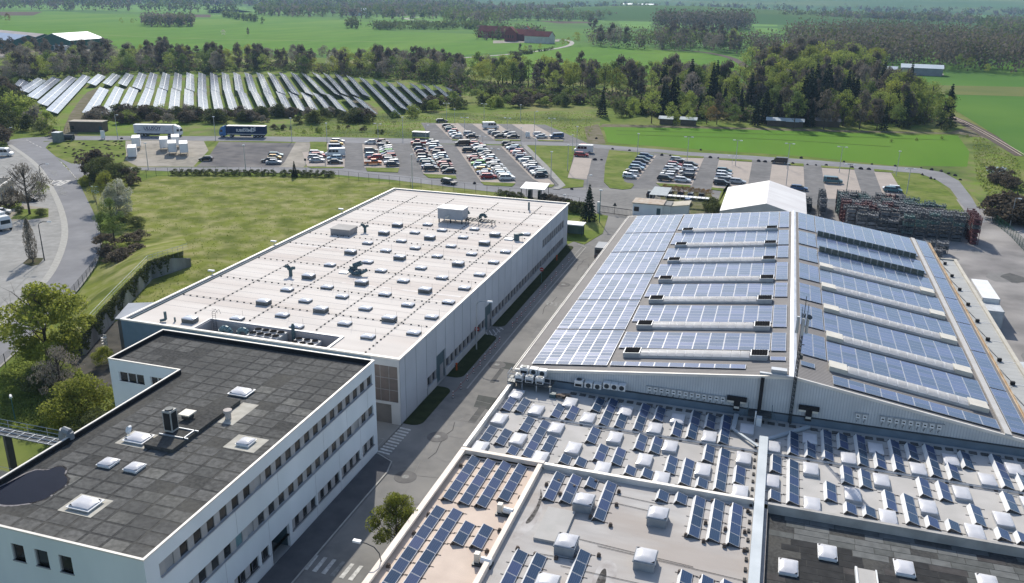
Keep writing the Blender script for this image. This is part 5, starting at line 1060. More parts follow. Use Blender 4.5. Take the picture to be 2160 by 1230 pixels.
for k in range(16): x, y = -22.3+random.random()*2.4, 89.5+random.random()*1.0; q.box(x, y, ZR+.0+.03*k, x+.55, y+.4, ZR+.05+.03*k)
q.build('slabs', mat('slab_brown', (0.24, 0.19, 0.15), (0.16, 0.13, 0.11), 2), t)
# access stand at the cable shaft
t = site('roof_stair', 'small steel stair with handrails at the foot of the black cable shaft', 'stair', (1.4, 91.3, ZR)); q = MB(); q.box(.2, 91.0, 5.1, 2.8, 92.3, 5.2); q.build('landing', METALD, t); q = MB()
for x in (.2, 2.8): q.cyl(x, 91.0, 5.2, 6.2, .03, 4); q.tube((x, 91, 6.2), (x, 92.3, 6.2), .03, 4); q.tube((x, 91.0, 6.2), (x*1.6-1.0, 90.1, 5.2), .03, 4)
q.build('handrail', TEALM, t); q = MB(); q.box(1.2, 90.3, ZR, 1.8, 91.0, 5.3); q.box(1.0, 90.5, ZR, 1.15, 90.65, 6.0); q.build('meter_boxes', WHITE, t)
# antenna mast
t = site('antenna_mast', 'dark lattice antenna mast with panel antennas rising at the ridge end', 'mast', (4.8, 92.2, ZR)); q = MB()
R3 = [(.16*math.cos(a), .16*math.sin(a)) for a in (0.5, 2.6, 4.7)]
for dx, dy in R3: q.tube((4.85+dx, 92.2+dy, ZR), (4.85+dx, 92.2+dy, 17.6), .05, 5)
for k in range(26):
    z = ZR+.3+k*.5
    for i in range(3): a, b = R3[i], R3[(i+1) % 3]; q.tube((4.85+a[0], 92.2+a[1], z), (4.85+b[0], 92.2+b[1], z+.45), .022, 4)
q.build('lattice', METALD, t); q = MB(); q.cyl(4.85, 92.2, 17.6, 19.6, .04, 5); q.cyl(4.6, 92.1, 17.2, 18.4, .03, 4); q.cyl(5.2, 92.3, 17.2, 18.7, .03, 4); q.cyl(4.98, 92.12, ZR, 16, .05, 5); q.build('rods', METALD, t)
for dx, dy in ((-.55, 0), (.45, .2), (0, -.5)):
    q = MB(); q.cyl(4.85+dx, 92.2+dy, 15.3, 17.2, .17, 10); q.build('panel_antenna', METAL, t)
q = MB(); q.tube((5.4, 92.0, 17.3), (5.45, 91.95, 17.4), .3, 12); q.tube((5.0, 92.2, 14.0), (5.3, 92.2, 14.0), .06, 5); q.box(5.0, 92.0, 12.3, 5.3, 92.4, 12.8); q.build('dish', METALD, t)
q = MB(); q.box(2.2, 92.7, 9.9, 3.9, 93.5, 10.4); t = tag(q.build('cabinet', [METAL]), 'pale equipment cabinet on the roof edge left of the mast', 'cabinet')

# ---------------------------------------------------------------- dock canopy right of the ridged hall
KX0, KX1, KY0, KY1, KZ = 29.95, 34.3, 88, 170.5, 4.0
t = site('dock_canopy', 'long pale dock canopy with upstand edge right of the ridged hall', 'canopy', (32, 130, 0)); q = MB(); q.box(KX0, KY0, KZ-.25, KX1-.5, KY1-.4, KZ-.1); q.build('roof', RIBC, t)
q = MB(); q.box(KX1-.5, KY0, KZ-.6, KX1, KY1, KZ+.15); q.box(KX0, KY1-.4, KZ-.6, KX1-.5, KY1, KZ+.12); q.build('upstand', CONC if False else mat('upstand_cream', (0.58, 0.55, 0.47), (0.47, 0.44, 0.38), .6), t)
q = MB(); q.box(29.5, KY0, 0, 29.9, KY1, KZ-.3); q.build('rear_wall', CONC, t)
for k in range(10):
    y = 98+k*7.7; q = MB(); q.tube((29.7, y+1.5, 5.9), (31.9, y-.3, KZ+.1), .035, 4); q.tube((29.7, y-.1, 5.9), (31.9, y-.3, KZ+.1), .02, 4); q.build('tie_rod', METALD, t)
    q = MB(); q.box(31.6, y-.5, KZ-.1, 32.1, y-.1, KZ+.35); q.build('drain', BLACK, t); q = MB(); q.box(31.9, y-.28, KZ-.1, KX1-.5, y-.18, KZ-.06); q.build('seam', WHITE, t)
def boxbody(name, label, cat, x0, y0, x1, y1, z0, z1, m, group=None, legs=False, rz=0, body='box'):
    cx_, cy_ = (x0+x1)/2, (y0+y1)/2; t = thing(name, label, cat, (cx_, cy_, 0), rz, group); w, l = (x1-x0)/2, (y1-y0)/2
    q = MB(); q.box(-w, -l, z0, w, l, z1); q.build(body, m, t); q = MB()
    for sx_ in (-w, w-.12):
        q.box(sx_-.01, -l-.01, z0-.02, sx_+.13, -l+.12, z1+.02); q.box(sx_-.01, l-.12, z0-.02, sx_+.13, l+.01, z1+.02)
    q.box(-w, -l-.015, z0-.03, w, -l+.1, z0+.12); q.box(-w, -l-.015, z1-.1, w, -l+.1, z1+.02); q.build('corner_frame', METAL, t)
    if legs:
        for sx_ in (-w+.15, w-.25):
            for sy_ in (-l+.3, l-.4): q = MB(); q.box(sx_, sy_, 0, sx_+.1, sy_+.1, z0); q.build('leg', METALD, t)
    return t
t = boxbody('semi_trailer', 'white box trailer docked at the canopy on the right', 'trailer', 34.9, 148.8, 37.5, 159.3, 1.15, 3.9, WHITE)
q = MB()
for y in (-4, -2.8, 3.9):
    for x in (-1.1, 1.0): q.tube((x-.15, y, .5), (x+.25, y, .5), .5, 12)
q.build('wheels', BLACK, t)
t = boxbody('container', 'lower pale container behind the docked white trailer', 'container', 34.8, 144.6, 37.4, 148.3, .3, 3.2, mat('container_pale', (0.55, 0.57, 0.58), None, 1, .5))
t = boxbody('container', 'pale container at the near end of the canopy', 'container', 34.6, 118.5, 37.2, 124.0, .3, 3.0, MATS['container_pale'])
t = boxbody('container', 'rust-red container at the right edge of the yard', 'container', 58.0, 150.5, 61.0, 156, .1, 2.6, mat('container_rust', (0.2, 0.05, 0.04), (0.14, 0.04, 0.035), 1))
# ---------------------------------------------------------------- storage tent
t = site('storage_tent', 'white ridged storage tent behind the ridged hall', 'tent', (-1.3, 205, 0)); x0, x1, y0, y1, ze, zrg = -10.6, 8.0, 192, 218, 4.5, 7.0; xm = (x0+x1)/2+.5
n = 13
for i in range(n):
    a, b = y0+(y1-y0)*i/n+.02, y0+(y1-y0)*(i+1)/n-.02
    for (xa, za, xb, zb) in ((x0, ze, xm, zrg), (xm, zrg, x1, ze)):
        q = MB(); q.hexa([(xa, a, za-.06), (xb, a, zb-.06), (xb, b, zb-.06), (xa, b, za-.06), (xa, a, za), (xb, a, zb), (xb, b, zb), (xa, b, za)]); q.build('roof_sheet', mat('tent_white', (0.75, 0.73, 0.71), (0.66, 0.63, 0.61), .4, .6, stretch=(.2, 1, 1)), t)
q = MB(); q.add([(x0, y0, 0), (x1, y0, 0), (x1, y0, ze-.07), (xm, y0, zrg-.07), (x0, y0, ze-.07)], [(0, 1, 2, 3, 4)]); q.build('gable', mat('tent_grey', (0.4, 0.41, 0.43), None, .5), t); q = MB(); q.add([(x0, y1, 0), (x1, y1, 0), (x1, y1, ze-.07), (xm, y1, zrg-.07), (x0, y1, ze-.07)], [(4, 3, 2, 1, 0)]); q.build('gable', mat('tent_grey', (0.4, 0.41, 0.43), None, .5), t); q = MB(); q.box(x0, y0+.1, 0, x0+.1, y1-.1, ze-.07); q.box(x1-.1, y0+.1, 0, x1, y1-.1, ze-.07); q.build('side_wall', MATS['tent_grey'], t)
# ---------------------------------------------------------------- stillage racks
def rack_mesh(l, d, h, lv, seed):
    random.seed(seed); q = MB(); n = max(2, int(l/1.6))
    for i in range(n+1):
        x = l*i/n
        for y in (0, d): q.box(x-.05, y-.05, 0, x+.05, y+.05, h)
    for k in range(lv+1):
        z = h*k/lv
        for y in (0, d): q.box(0, y-.035, z-.05, l, y+.035, z+.05)
        for i in range(n+1): q.box(l*i/n-.035, 0, z-.05, l*i/n+.035, d, z+.05)
        if k < lv:
            for i in range(n):
                if random.random() < .7: x = l*i/n; hh = h/lv*random.uniform(.25, .75); q.box(x+.12, .1, z+.06, x+l/n-.12, d-.1, z+hh)
    for i in range(n+1):
        if random.random() < .6: x = l*i/n; q.box(x-.06, d*.2, h, x+.06, d*.5, h+random.uniform(.2, .55))
    return q
rcol = [mat('rack_steel_dark', (0.05, 0.06, 0.07), (0.1, 0.11, 0.12), 1.5, .6), mat('rack_steel_maroon', (0.13, 0.035, 0.04), (0.07, 0.03, 0.035), 1.5, .6), mat('rack_steel_teal', (0.05, 0.14, 0.13), (0.1, 0.12, 0.13), 1.5, .6), mat('rack_steel_grey', (0.2, 0.21, 0.22), (0.12, 0.12, 0.13), 1.5, .6)]
def stil_mesh(seed):
    random.seed(seed); q = MB(); l, d, h = 2.1, 1.5, 1.08
    for x in (0, l):
        for y in (0, d): q.box(x-.05, y-.05, 0, x+.05, y+.05, h+.12)
    for z in (.1, h*.55, h-.04):
        for y in (0, d): q.box(0, y-.03, z-.035, l, y+.03, z+.035)
        for x in (0, l): q.box(x-.03, 0, z-.035, x+.03, d, z+.035)
    for k in range(3): q.box(.3+k*.6, -.02, .1, .34+k*.6, .02, h)
    for k in range(4):
        x = .12+k*.5; y = random.uniform(.05, .3); q.box(x, y, .14, x+random.uniform(.25, .42), d-y, random.uniform(.5, .95))
    for k in range(3): x, y = random.uniform(.1, l-.3), random.uniform(.1, d-.3); q.box(x, y, h*.8, x+.12, y+.25, h+random.uniform(.05, .25))
    return q
RM = [[stil_mesh(s).mesh('stillage', m) for s in (1, 2, 3)] for m in rcol]
random.seed(13); TIER = ('ground', 'second', 'third', 'top', 'extra')
def racks(rowname, px0, px1, n, levels, cols, lo=0):
    a, b = G(*px0), G(*px1); an = math.atan2(b[1]-a[1], b[0]-a[0])
    for i in range(n):
        x, y = a[0]+(b[0]-a[0])*i/max(1, n-1), a[1]+(b[1]-a[1])*i/max(1, n-1)
        for k in range(lo, levels):
            if k == levels-1 and random.random() < .2: continue
            c = random.choice(cols); o = link('stillage', random.choice(RM[c]), None, (x+random.uniform(-.1, .1), y+random.uniform(-.1, .1), 1.12*k), an+random.uniform(-.03, .03))
            o['label'] = '%s stillage, %s tier, stack %s from the left in the %s row' % (('dark', 'maroon', 'teal', 'grey')[c], TIER[k], nth(i), rowname); o['category'] = 'stillage'; o['group'] = 'steel stillages in the storage yard'
TH = .86
def rk(name, y, x0, x1, levels, cols, show=2, along='x', h=TH):
    n = max(1, int(abs(x1-x0)/2.2)); low_ = MB(); an = 0 if along == 'x' else math.pi/2
    for i in range(n):
        s = x0+(x1-x0)*i/n; px_, py_ = (s, y) if along == 'x' else (y, s); lv = levels-(random.random() < .25)
        for k in range(lv):
            dx, dy = random.uniform(-.08, .08), random.uniform(-.12, .12)
            if k >= lv-show:
                c = random.choice(cols); o = link('stillage', random.choice(RM[c]), None, (px_+dx, py_+dy, h*k), an+random.uniform(-.03, .03)); o.scale = (1, 1, h/1.12)
                o['label'] = '%s stillage, %s tier, %s stack from the left in the %s row' % (('dark', 'maroon', 'teal', 'grey')[c], nth(k), nth(i), name); o['category'] = 'stillage'; o['group'] = 'steel stillages in the storage yard'
            else:
                l, d = (2.1, 1.5) if along == 'x' else (1.5, 2.1); X, Y, Z = px_+dx-(0 if along == 'x' else 1.5), py_+dy, h*k
                for xx in (0, l):
                    for yy in (0, d): low_.box(X+xx-.05, Y+yy-.05, Z, X+xx+.05, Y+yy+.05, Z+h)
                for yy in (0, d): low_.box(X, Y+yy-.03, Z+.05, X+l, Y+yy+.03, Z+.12)
                low_.box(X+.15, Y+.15, Z+.1, X+l-.2, Y+d-.15, Z+h*.7)
    if low_.v: o = low_.build('stillage_stacks', rcol[cols[0]]); o['kind'] = 'stuff'; o['label'] = 'lower tiers of the %s row of stillages' % name
random.seed(13)
rk('rear', 221, 15.5, 31, 6, (1, 0, 3), 1); rk('second rear', 218.6, 15.5, 34, 6, (2, 0, 3), 1); rk('third rear', 216.2, 15.8, 37, 6, (2, 2, 3), 1); rk('middle', 213.6, 16, 39, 6, (0, 3, 2), 1)
rk('fourth front', 210.8, 16, 41, 6, (1, 0, 3), 1); rk('third front', 208, 16.5, 42.5, 6, (1, 3, 3), 1); rk('second front', 205.2, 17, 43, 6, (3, 3, 0), 1); rk('front', 202, 19, 30, 5, (3, 3, 0), 2); rk('tall right', 200.2, 28.5, 41, 7, (0, 0, 2), 5)
rk('maroon right end', 43.5, 199, 208, 7, (1, 1, 0), 4, 'y'); rk('narrow left', 12.9, 212, 226, 5, (3, 0), 2, 'y'); rk('dark left', 9.8, 217, 224, 4, (0, 0), 2, 'y'); rk('low near', 189, 31.5, 36.5, 3, (3, 0), 2); rk('second low near', 186, 32.5, 35, 2, (3, 0), 2)
# ---------------------------------------------------------------- gatehouse group
def hut(name, label, px, w, l, h, rz, wm, rm, win=True, over=.25, cat='building'):
    x, y, _ = G(*px); t = thing(name, label, cat, (x, y, 0), rz); q = MB(); q.box(-w/2, -l/2, 0, w/2, l/2, h); q.build('walls', wm, t); q = MB(); q.box(-w/2-over, -l/2-over, h, w/2+over, l/2+over, h+.22); q.build('roof', rm, t)
    if win:
        q = MB(); q.box(-w/2+.3, -l/2-.03, 1.0, -w/2+1.5, -l/2, 2.1); q.build('window', GLASS, t); q = MB(); q.box(w/2-1.3, -l/2-.03, 0, w/2-.4, -l/2, 2.1); q.build('door', TEALM, t)
    return t
hut('gatehouse', 'small gatehouse with rusty flat roof right of the yard gate', (1368, 451), 7.0, 5.0, 2.9, 0, WALLO, RUST)
hut('gatehouse_annex', 'low annex with pale roof right of the rusty-roofed gatehouse', (1400, 452), 3.2, 4.0, 2.6, 0, WALLO, MATS['felt_light'] if False else PAVE, False)
x, y, _ = G(1425, 452); t = thing('shed', 'mono-pitched shed with cream roof behind the ridged hall', 'shed', (x, y, 0)); q = MB(); q.hexa([(-3, -2.2, 0), (3, -2.2, 0), (3, 2.2, 0), (-3, 2.2, 0), (-3, -2.2, 2.0), (3, -2.2, 2.9), (3, 2.2, 2.9), (-3, 2.2, 2.0)]); q.build('walls', WALLO, t); q = MB(); q.hexa([(-3.3, -2.5, 2.0), (3.3, -2.5, 3.0), (3.3, 2.5, 3.0), (-3.3, 2.5, 2.0), (-3.3, -2.5, 2.15), (3.3, -2.5, 3.15), (3.3, 2.5, 3.15), (-3.3, 2.5, 2.15)]); q.build('roof', mat('roof_cream', (0.55, 0.51, 0.42), (0.45, 0.41, 0.33), .8), t)
x, y, _ = G(1392, 424); t = thing('carport', 'glazed grey canopy roof behind the gatehouse', 'carport', (x, y, 0)); q = MB(); q.box(-2.2, -5, 2.5, 2.2, 5, 2.62); q.build('roof', mat('glass_roof_grey', (0.28, 0.31, 0.31), None, 1, .3), t); q = MB()
for a in (-2.1, 2.0):
    for b in (-4.8, 4.8): q.box(a, b, 0, a+.1, b+.1, 2.5)
q.build('post', METAL, t)
x, y, _ = G(1433, 434); t = thing('pergola', 'narrow white pergola roof beside the parked cars', 'pergola', (x, y, 0)); q = MB()
for k in range(14): q.box(-7+k*1.02, -.9, 2.4, -6.1+k*1.02, .9, 2.5)
q.build('roof_slats', WHITE, t); q = MB()
for k in (-6.8, 0, 6.8): q.box(k, -.05, 0, k+.1, .05, 2.4)
q.build('post', METAL, t)
x, y, _ = G(1128, 418); t = thing('turnstile_shelter', 'white-roofed turnstile shelter at the lower road', 'shelter', (x, y, 0), .05); q = MB(); q.hexa([(-3.2, -3, 2.9), (3.2, -3, 2.9), (3.2, 3, 3.3), (-3.2, 3, 3.3), (-3.2, -3, 3.05), (3.2, -3, 3.05), (3.2, 3, 3.45), (-3.2, 3, 3.45)]); q.build('roof', WHITE, t); q = MB()
for a in (-3, 2.9):
    for b in (-2.8, 2.8): q.box(a, b, 0, a+.12, b+.12, 3.1)
q.build('post', METALD, t); q = MB(); q.box(-1.6, -1.2, 0, -.8, 1, 2.2); q.box(1.0, -1.2, 0, 1.6, 1, 2.2); q.build('turnstile', METALD, t)
x, y, _ = G(1213, 497); t = thing('bus_shelter', 'small white-roofed smoking shelter beside the white hall', 'shelter', (x, y, 0)); q = MB(); q.box(-2.4, -1.4, 2.6, 2.0, 1.6, 2.8); q.build('roof', WHITE, t); q = MB(); q.box(-2.1, 1.2, 0, 1.7, 1.25, 2.6); q.box(-2.1, -1.1, 0, -2.05, 1.2, 2.6); q.build('glass_wall', mat('glass_pane_green', (0.12, 0.18, 0.17), None, 1, .2), t); q = MB()
for a in (-2.1, 1.6):
    for b in (-1.1, 1.2): q.box(a, b, 0, a+.1, b+.1, 2.6)
q.build('post', METALD, t)
# site gate
a, b = Vector(G(1262, 448)), Vector(G(1332, 458)); t = site('sliding_gate', 'long sliding gate across the yard road', 'gate', ((a+b)/2)[:]); q = MB(); n = 26
for z in (.2, 1.7): q.tube((a.x, a.y, z), (b.x, b.y, z), .07, 4)
q.build('frame', METALD, t)
pb = MB(); pb.box(-.025, -.025, .2, .025, .025, 1.7); pbm = pb.mesh('bar', METALD)
for k in range(n+1): p = a+(b-a)*k/n; link('bar', pbm, t, p-OFF[t.name])
q = MB(); q.box(a.x-.3, a.y-.3, 0, a.x+.3, a.y+.3, 2.6); q.build('gate_post', WHITE, t)
def fence(px, label, h=2.0, step=2.5, m=METALD, z=0, metric=False, mesh=True, name='fence', rails=(1.0,), cat='fence', zf=None):
    L_ = [Vector(p[:2]) for p in (px if metric else P(px, z))]; t = thing(name, label, cat, (L_[0].x, L_[0].y, z)); o0 = Vector((L_[0].x, L_[0].y))
    d = [0]
    for a, b in zip(L_, L_[1:]): d.append(d[-1]+(b-a).length)
    n = min(299, max(2, int(d[-1]/step))); pts = []
    for i in range(n+1):
        s = d[-1]*i/n; k = 0
        while k < len(d)-2 and d[k+1] < s: k += 1
        f = (s-d[k])/max(1e-6, d[k+1]-d[k]); pts.append(L_[k]+(L_[k+1]-L_[k])*f-o0)
    q = MB(); q.cyl(0, 0, 0, h, .045, 5); pm_ = q.mesh('post', m)
    for p in pts: link('post', pm_, t, (p.x, p.y, 0))
    q = MB()
    for a, b in zip(pts, pts[1:]):
        for f in rails: q.tube((a.x, a.y, h*f-.02), (b.x, b.y, h*f-.02), .02, 4)
        if mesh:
            nn = int((b-a).length/.25)
            for k in range(nn): p = a+(b-a)*(k+.5)/nn; q.box(p.x-.008, p.y-.008, .05, p.x+.008, p.y+.008, h)
    q.build('mesh_wires', m, t, kind='stuff'); return t
fence([(170, 712), (205, 668)], 'wire fence behind the retaining wall', 1.0, metric=False) if False else None
fence([(60, 735), (100, 692), (150, 634), (188, 588), (215, 548)], 'dark bar fence along the inner kerb of the main road', 2.0, 2.5)
fence([(-60, 835), (0, 785), (55, 738)], 'dark bar fence at the lower left below the main road', 2.0, 2.5)
fence([(268, 385), (330, 372), (430, 371), (520, 370), (640, 373), (700, 376), (830, 390), (950, 402), (1050, 413), (1100, 418)], 'tall wire fence between the meadow and the lower road', 2.4, 3.2, rails=(1.0, .1), mesh=False)
fence([(215, 540), (212, 480), (206, 440), (190, 400)], 'dark fence between the bushes and the main road bend', 2.0, 3, mesh=False)
fence([(1262, 448), (1240, 440), (1150, 424)], 'dark fence between the shelter and the yard gate', 2.4, 3.0, mesh=False)
fence([(2095, 470), (2130, 498), (2165, 535)], 'dark green fence at the right edge of the storage yard', 2.2, 2.0, mat('fence_green', (0.03, 0.1, 0.06), None, 1), rails=(1.0, .5, .1))
t = fence([(2045, 470), (2090, 470)], 'pale gate closing the service road at the storage yard', 1.5, 1.4, WHITE, rails=(1.0, .1), name='gate', cat='gate')
fence([(1188, 232), (1270, 235)], 'x', 1) if False else None
# retaining wall with its railing
q = MB(); wp = [G(168, 702, 3.4), G(240, 625, 3.4), G(313, 551, 3.4), G(355, 538, 3.4), G(397, 525, 3.4)]
t = site('retaining_wall', 'weathered concrete retaining wall left of the white hall', 'wall', (wp[2][0], wp[2][1], 0))
for i in range(4):
    a, b = Vector(wp[i][:2]), Vector(wp[i+1][:2]); d = (b-a).normalized(); n_ = Vector((d.y, -d.x))*.35
    ha, hb_ = (3.4, 3.4) if i < 2 else ((3.4, 2.8) if i == 2 else (2.8, 1.6)); q = MB()
    q.hexa([(a.x, a.y, 0), (a.x+n_.x, a.y+n_.y, 0), (b.x+n_.x, b.y+n_.y, 0), (b.x, b.y, 0), (a.x, a.y, ha), (a.x+n_.x, a.y+n_.y, ha), (b.x+n_.x, b.y+n_.y, hb_), (b.x, b.y, hb_)]); q.build('wall_section', CONC, t)
q = MB(); pp = [Vector(p) for p in wp]
for i in range(4):
    for f in (0, .25, .5, .75): p = pp[i].lerp(pp[i+1], f); q.cyl(p.x-.1, p.y, 2.6, 4.4, .03, 4)
    q.tube(pp[i]+Vector((-.1, 0, 1.0)), pp[i+1]+Vector((-.1, 0, 1.0)), .035, 4); q.tube(pp[i]+Vector((-.1, 0, .5)), pp[i+1]+Vector((-.1, 0, .5)), .025, 4)
q.build('railing', METAL, t)
lp = [G(u, v, 5.2)[:2] for u, v in ((242, 673), (271, 640), (330, 638), (330, 660), (275, 673))]
t = site('lean_to', 'pale-roofed lean-to at the left front corner of the white hall', 'lean-to', (lp[0][0], lp[0][1], 0)); q = MB(); q.slab(lp, 5.1, 5.25); q.build('roof', mat('roof_pale_blue', (0.4, 0.42, 0.45), None, .5), t)
cxl, cyl = sum(p[0] for p in lp)/5, sum(p[1] for p in lp)/5; q = MB(); q.slab([(cxl+(x-cxl)*.9, cyl+(y-cyl)*.9) for x, y in lp], 0, 5.1); q.build('walls', mat('boarding_grey', (0.2, 0.19, 0.185), None, .8), t)
x, y, _ = G(222, 735); t = tag(link('roof_tiles_dummy', MB().mesh('x', WHITE)), 'x', 'x') if False else None
t = thing('garden_chair', 'stacked white chairs at the foot of the retaining wall', 'chairs', (x, y, 0)); q = MB()
for k in range(4): q.box(-.3, -.3, .3+k*.45, .3, .3, .36+k*.45); q.box(-.3, .25, .36+k*.45, .3, .3, .7+k*.45)
q.build('seats', WHITE, t); q = MB()
for a in (-.3, .26):
    for b in (-.3, .26): q.box(a, b, 0, a+.04, b+.04, 2.0)
q.build('leg', WHITE, t)
# small building left
x0_, y0_ = G(33, 433)[:2]
t = site('workshop', 'flat-roofed sandstone-coloured building cut off at the left edge', 'building', (-205, 165, 0))
cA, cB, cC = Vector(G(33, 412)[:2]), Vector(G(0, 437)[:2]), Vector(G(28, 398)[:2])
dA = (cB-cA).normalized(); nA = Vector((-dA.y, dA.x)); nA = -nA if nA.dot(Vector((-1, 1))) < 0 else nA
pts = [cA, cA+dA*16, cA+dA*16+nA*12, cA+nA*12]; q = MB(); q.slab([p[:] for p in pts], 0, 4.2); q.build('walls', mat('wall_sand', (0.42, 0.38, 0.3), (0.36, 0.33, 0.26), .6), t); q = MB(); q.slab([(p+(p-(pts[0]+pts[2])/2).normalized()*.3)[:] for p in pts], 4.2, 4.6); q.build('roof_edge', COPE, t); q = MB(); q.slab([(p-(p-(pts[0]+pts[2])/2).normalized()*.3)[:] for p in pts], 4.6, 4.63); q.build('roof', DROOFB, t)
for k in range(5):
    a = cA+dA*(1.5+k*2.6)-nA*.03; b = a+dA*1.4; q = MB(); q.hexa([(a.x, a.y, 1.2), (b.x, b.y, 1.2), (b.x+nA.x*.1, b.y+nA.y*.1, 1.2), (a.x+nA.x*.1, a.y+nA.y*.1, 1.2), (a.x, a.y, 3), (b.x, b.y, 3), (b.x+nA.x*.1, b.y+nA.y*.1, 3), (a.x+nA.x*.1, a.y+nA.y*.1, 3)]); q.build('window', mat('glass_blue', (0.03, 0.09, 0.16), None, 1, .2), t)
hut('substation', 'brown substation hut with flat roof below the solar field', (189, 277), 12, 4, 3.6, .28, mat('hut_brown', (0.15, 0.12, 0.1), (0.12, 0.1, 0.085), .8), mat('roof_beige', (0.5, 0.45, 0.38), None, 1))
t = fence([(129, 280), (160, 281)], 'closed bar gate at the solar field track', 2.2, 1.2, name='gate', cat='gate'); fence([(798, 249), (818, 249)], 'small bar gate at the end of the solar field track', 2.2, 1.5, name='gate', cat='gate')
hut('recycling_bin', 'grey-green container box at the road mouth on the left', (124, 300), 2.6, 2.6, 3.2, .2, mat('bin_greygreen', (0.2, 0.23, 0.21), None, 1), METAL, False, 0, 'container')
x, y, _ = G(145, 297); t = thing('tank', 'dark cylindrical tank beside the grey-green container', 'tank', (x, y, 0), .3); q = MB(); q.tube((-1.8, 0, 1.2), (1.8, 0, 1.2), 1.0, 14); q.build('barrel', METALD, t); q = MB(); q.box(-1.4, -.7, 0, -1.1, .7, .5); q.box(1.1, -.7, 0, 1.4, .7, .5); q.build('cradle', METAL, t)
for (u, v, lb) in ((218, 294, 'white info stele at the mown island on the left'), (668, 318, 'white info stele by the car park entrance')) if True else ():
    x, y, _ = G(u, v) if u < 300 else G(1113, 290) ; t = thing('info_stele', lb, 'sign', (x, y, 0)); q = MB(); q.box(-.8, -.15, .3, .8, .15, 3.0 if u < 300 else 2.0); q.build('panel', WHITE, t); q = MB(); q.box(-.6, -.1, 0, -.45, .1, .3); q.box(.45, -.1, 0, .6, .1, .3); q.build('foot', METALD, t)
# small bus shelter in the car park
x, y, _ = G(888, 292); t = thing('bus_shelter', 'bus shelter with pale roof on the upper road by the car park', 'shelter', (x, y, 0), .1); q = MB(); q.box(-3, -1.2, 2.3, 3, 1.2, 2.42); q.build('roof', WHITE, t); q = MB(); q.box(-2.9, 1.0, 0.3, 2.9, 1.1, 2.2); q.box(-2.9, -1, 0.3, -2.8, 1, 2.2); q.build('glass_wall', mat('glass_pane_pale', (.3, .36, .35), None, 1, .2), t); q = MB()
for a in (-2.9, 2.8): q.box(a, -1.1, 0, a+.1, -1, 2.3)
q.build('post', METALD, t)

# ---------------------------------------------------------------- solar field
DIR = Vector((-.6, .8)); PER = Vector((.8, .6)); ZH, ZLo, TW = 2.8, 1.15, 4.0
ct = crop(0, 130, 6.75); c0_ = crop(0, 0, 3.0); c1_ = crop(720, 0, 3.0)
TB = [ct((200, 330), (290, 240)), ct((260, 400), (540, 225)), ct((375, 490), (750, 210)), ct((515, 585), (980, 195)), ct((650, 690), (1180, 180)), ct((1235, 300), (1400, 170)), ct((1455, 305), (1610, 160)), ct((1675, 310), (1800, 155)), ct((1165, 725), (1420, 355)), ct((1430, 720), (1640, 345))]
up_t = [880, 950, 1030, 1105, 1180, 1255, 1328, 1402, 1475, 1545, 1620, 1690, 1762, 1835, 1900, 1972, 2042, 2112]; up_b = [835, 918, 1005, 1090, 1175, 1252, 1335, 1412, 1490, 1578, 1668, 1758, 1845, 1935, 2030, 2120]
for a, b in zip(up_t, up_b): TB.append(c0_((b, 548+(b-835)*.035), (a, 455)))
lo_t = [820, 920, 1000, 1085, 1168, 1250, 1332, 1415, 1500, 1582, 1662, 1745, 1822, 1900, 1975, 2050]; lo_b = [745, 858, 962, 1065, 1160, 1255, 1355, 1450, 1545, 1640, 1720, 1800, 1885, 1965, 2060, 2140]
for a, b in zip(lo_t, lo_b): TB.append(c0_((b, 690), (a, 548+(a-820)*.03)))
TB += c1_ and [c1_((0, 590), (-118, 459)), c1_((68, 596), (-50, 459)), c1_((135, 597), (28, 474)), c1_((320, 705), (108, 485)), c1_((380, 682), (192, 497)), c1_((442, 680), (272, 510)), c1_((485, 645), (342, 512)), c1_((568, 652), (425, 520)), c1_((616, 633), (498, 526)), c1_((664, 612), (573, 532)), c1_((710, 592), (652, 545)), c1_((85, 690), (-5, 598)), c1_((170, 700), (72, 608))]
TB = [p for p in TB if True]
random.seed(6)
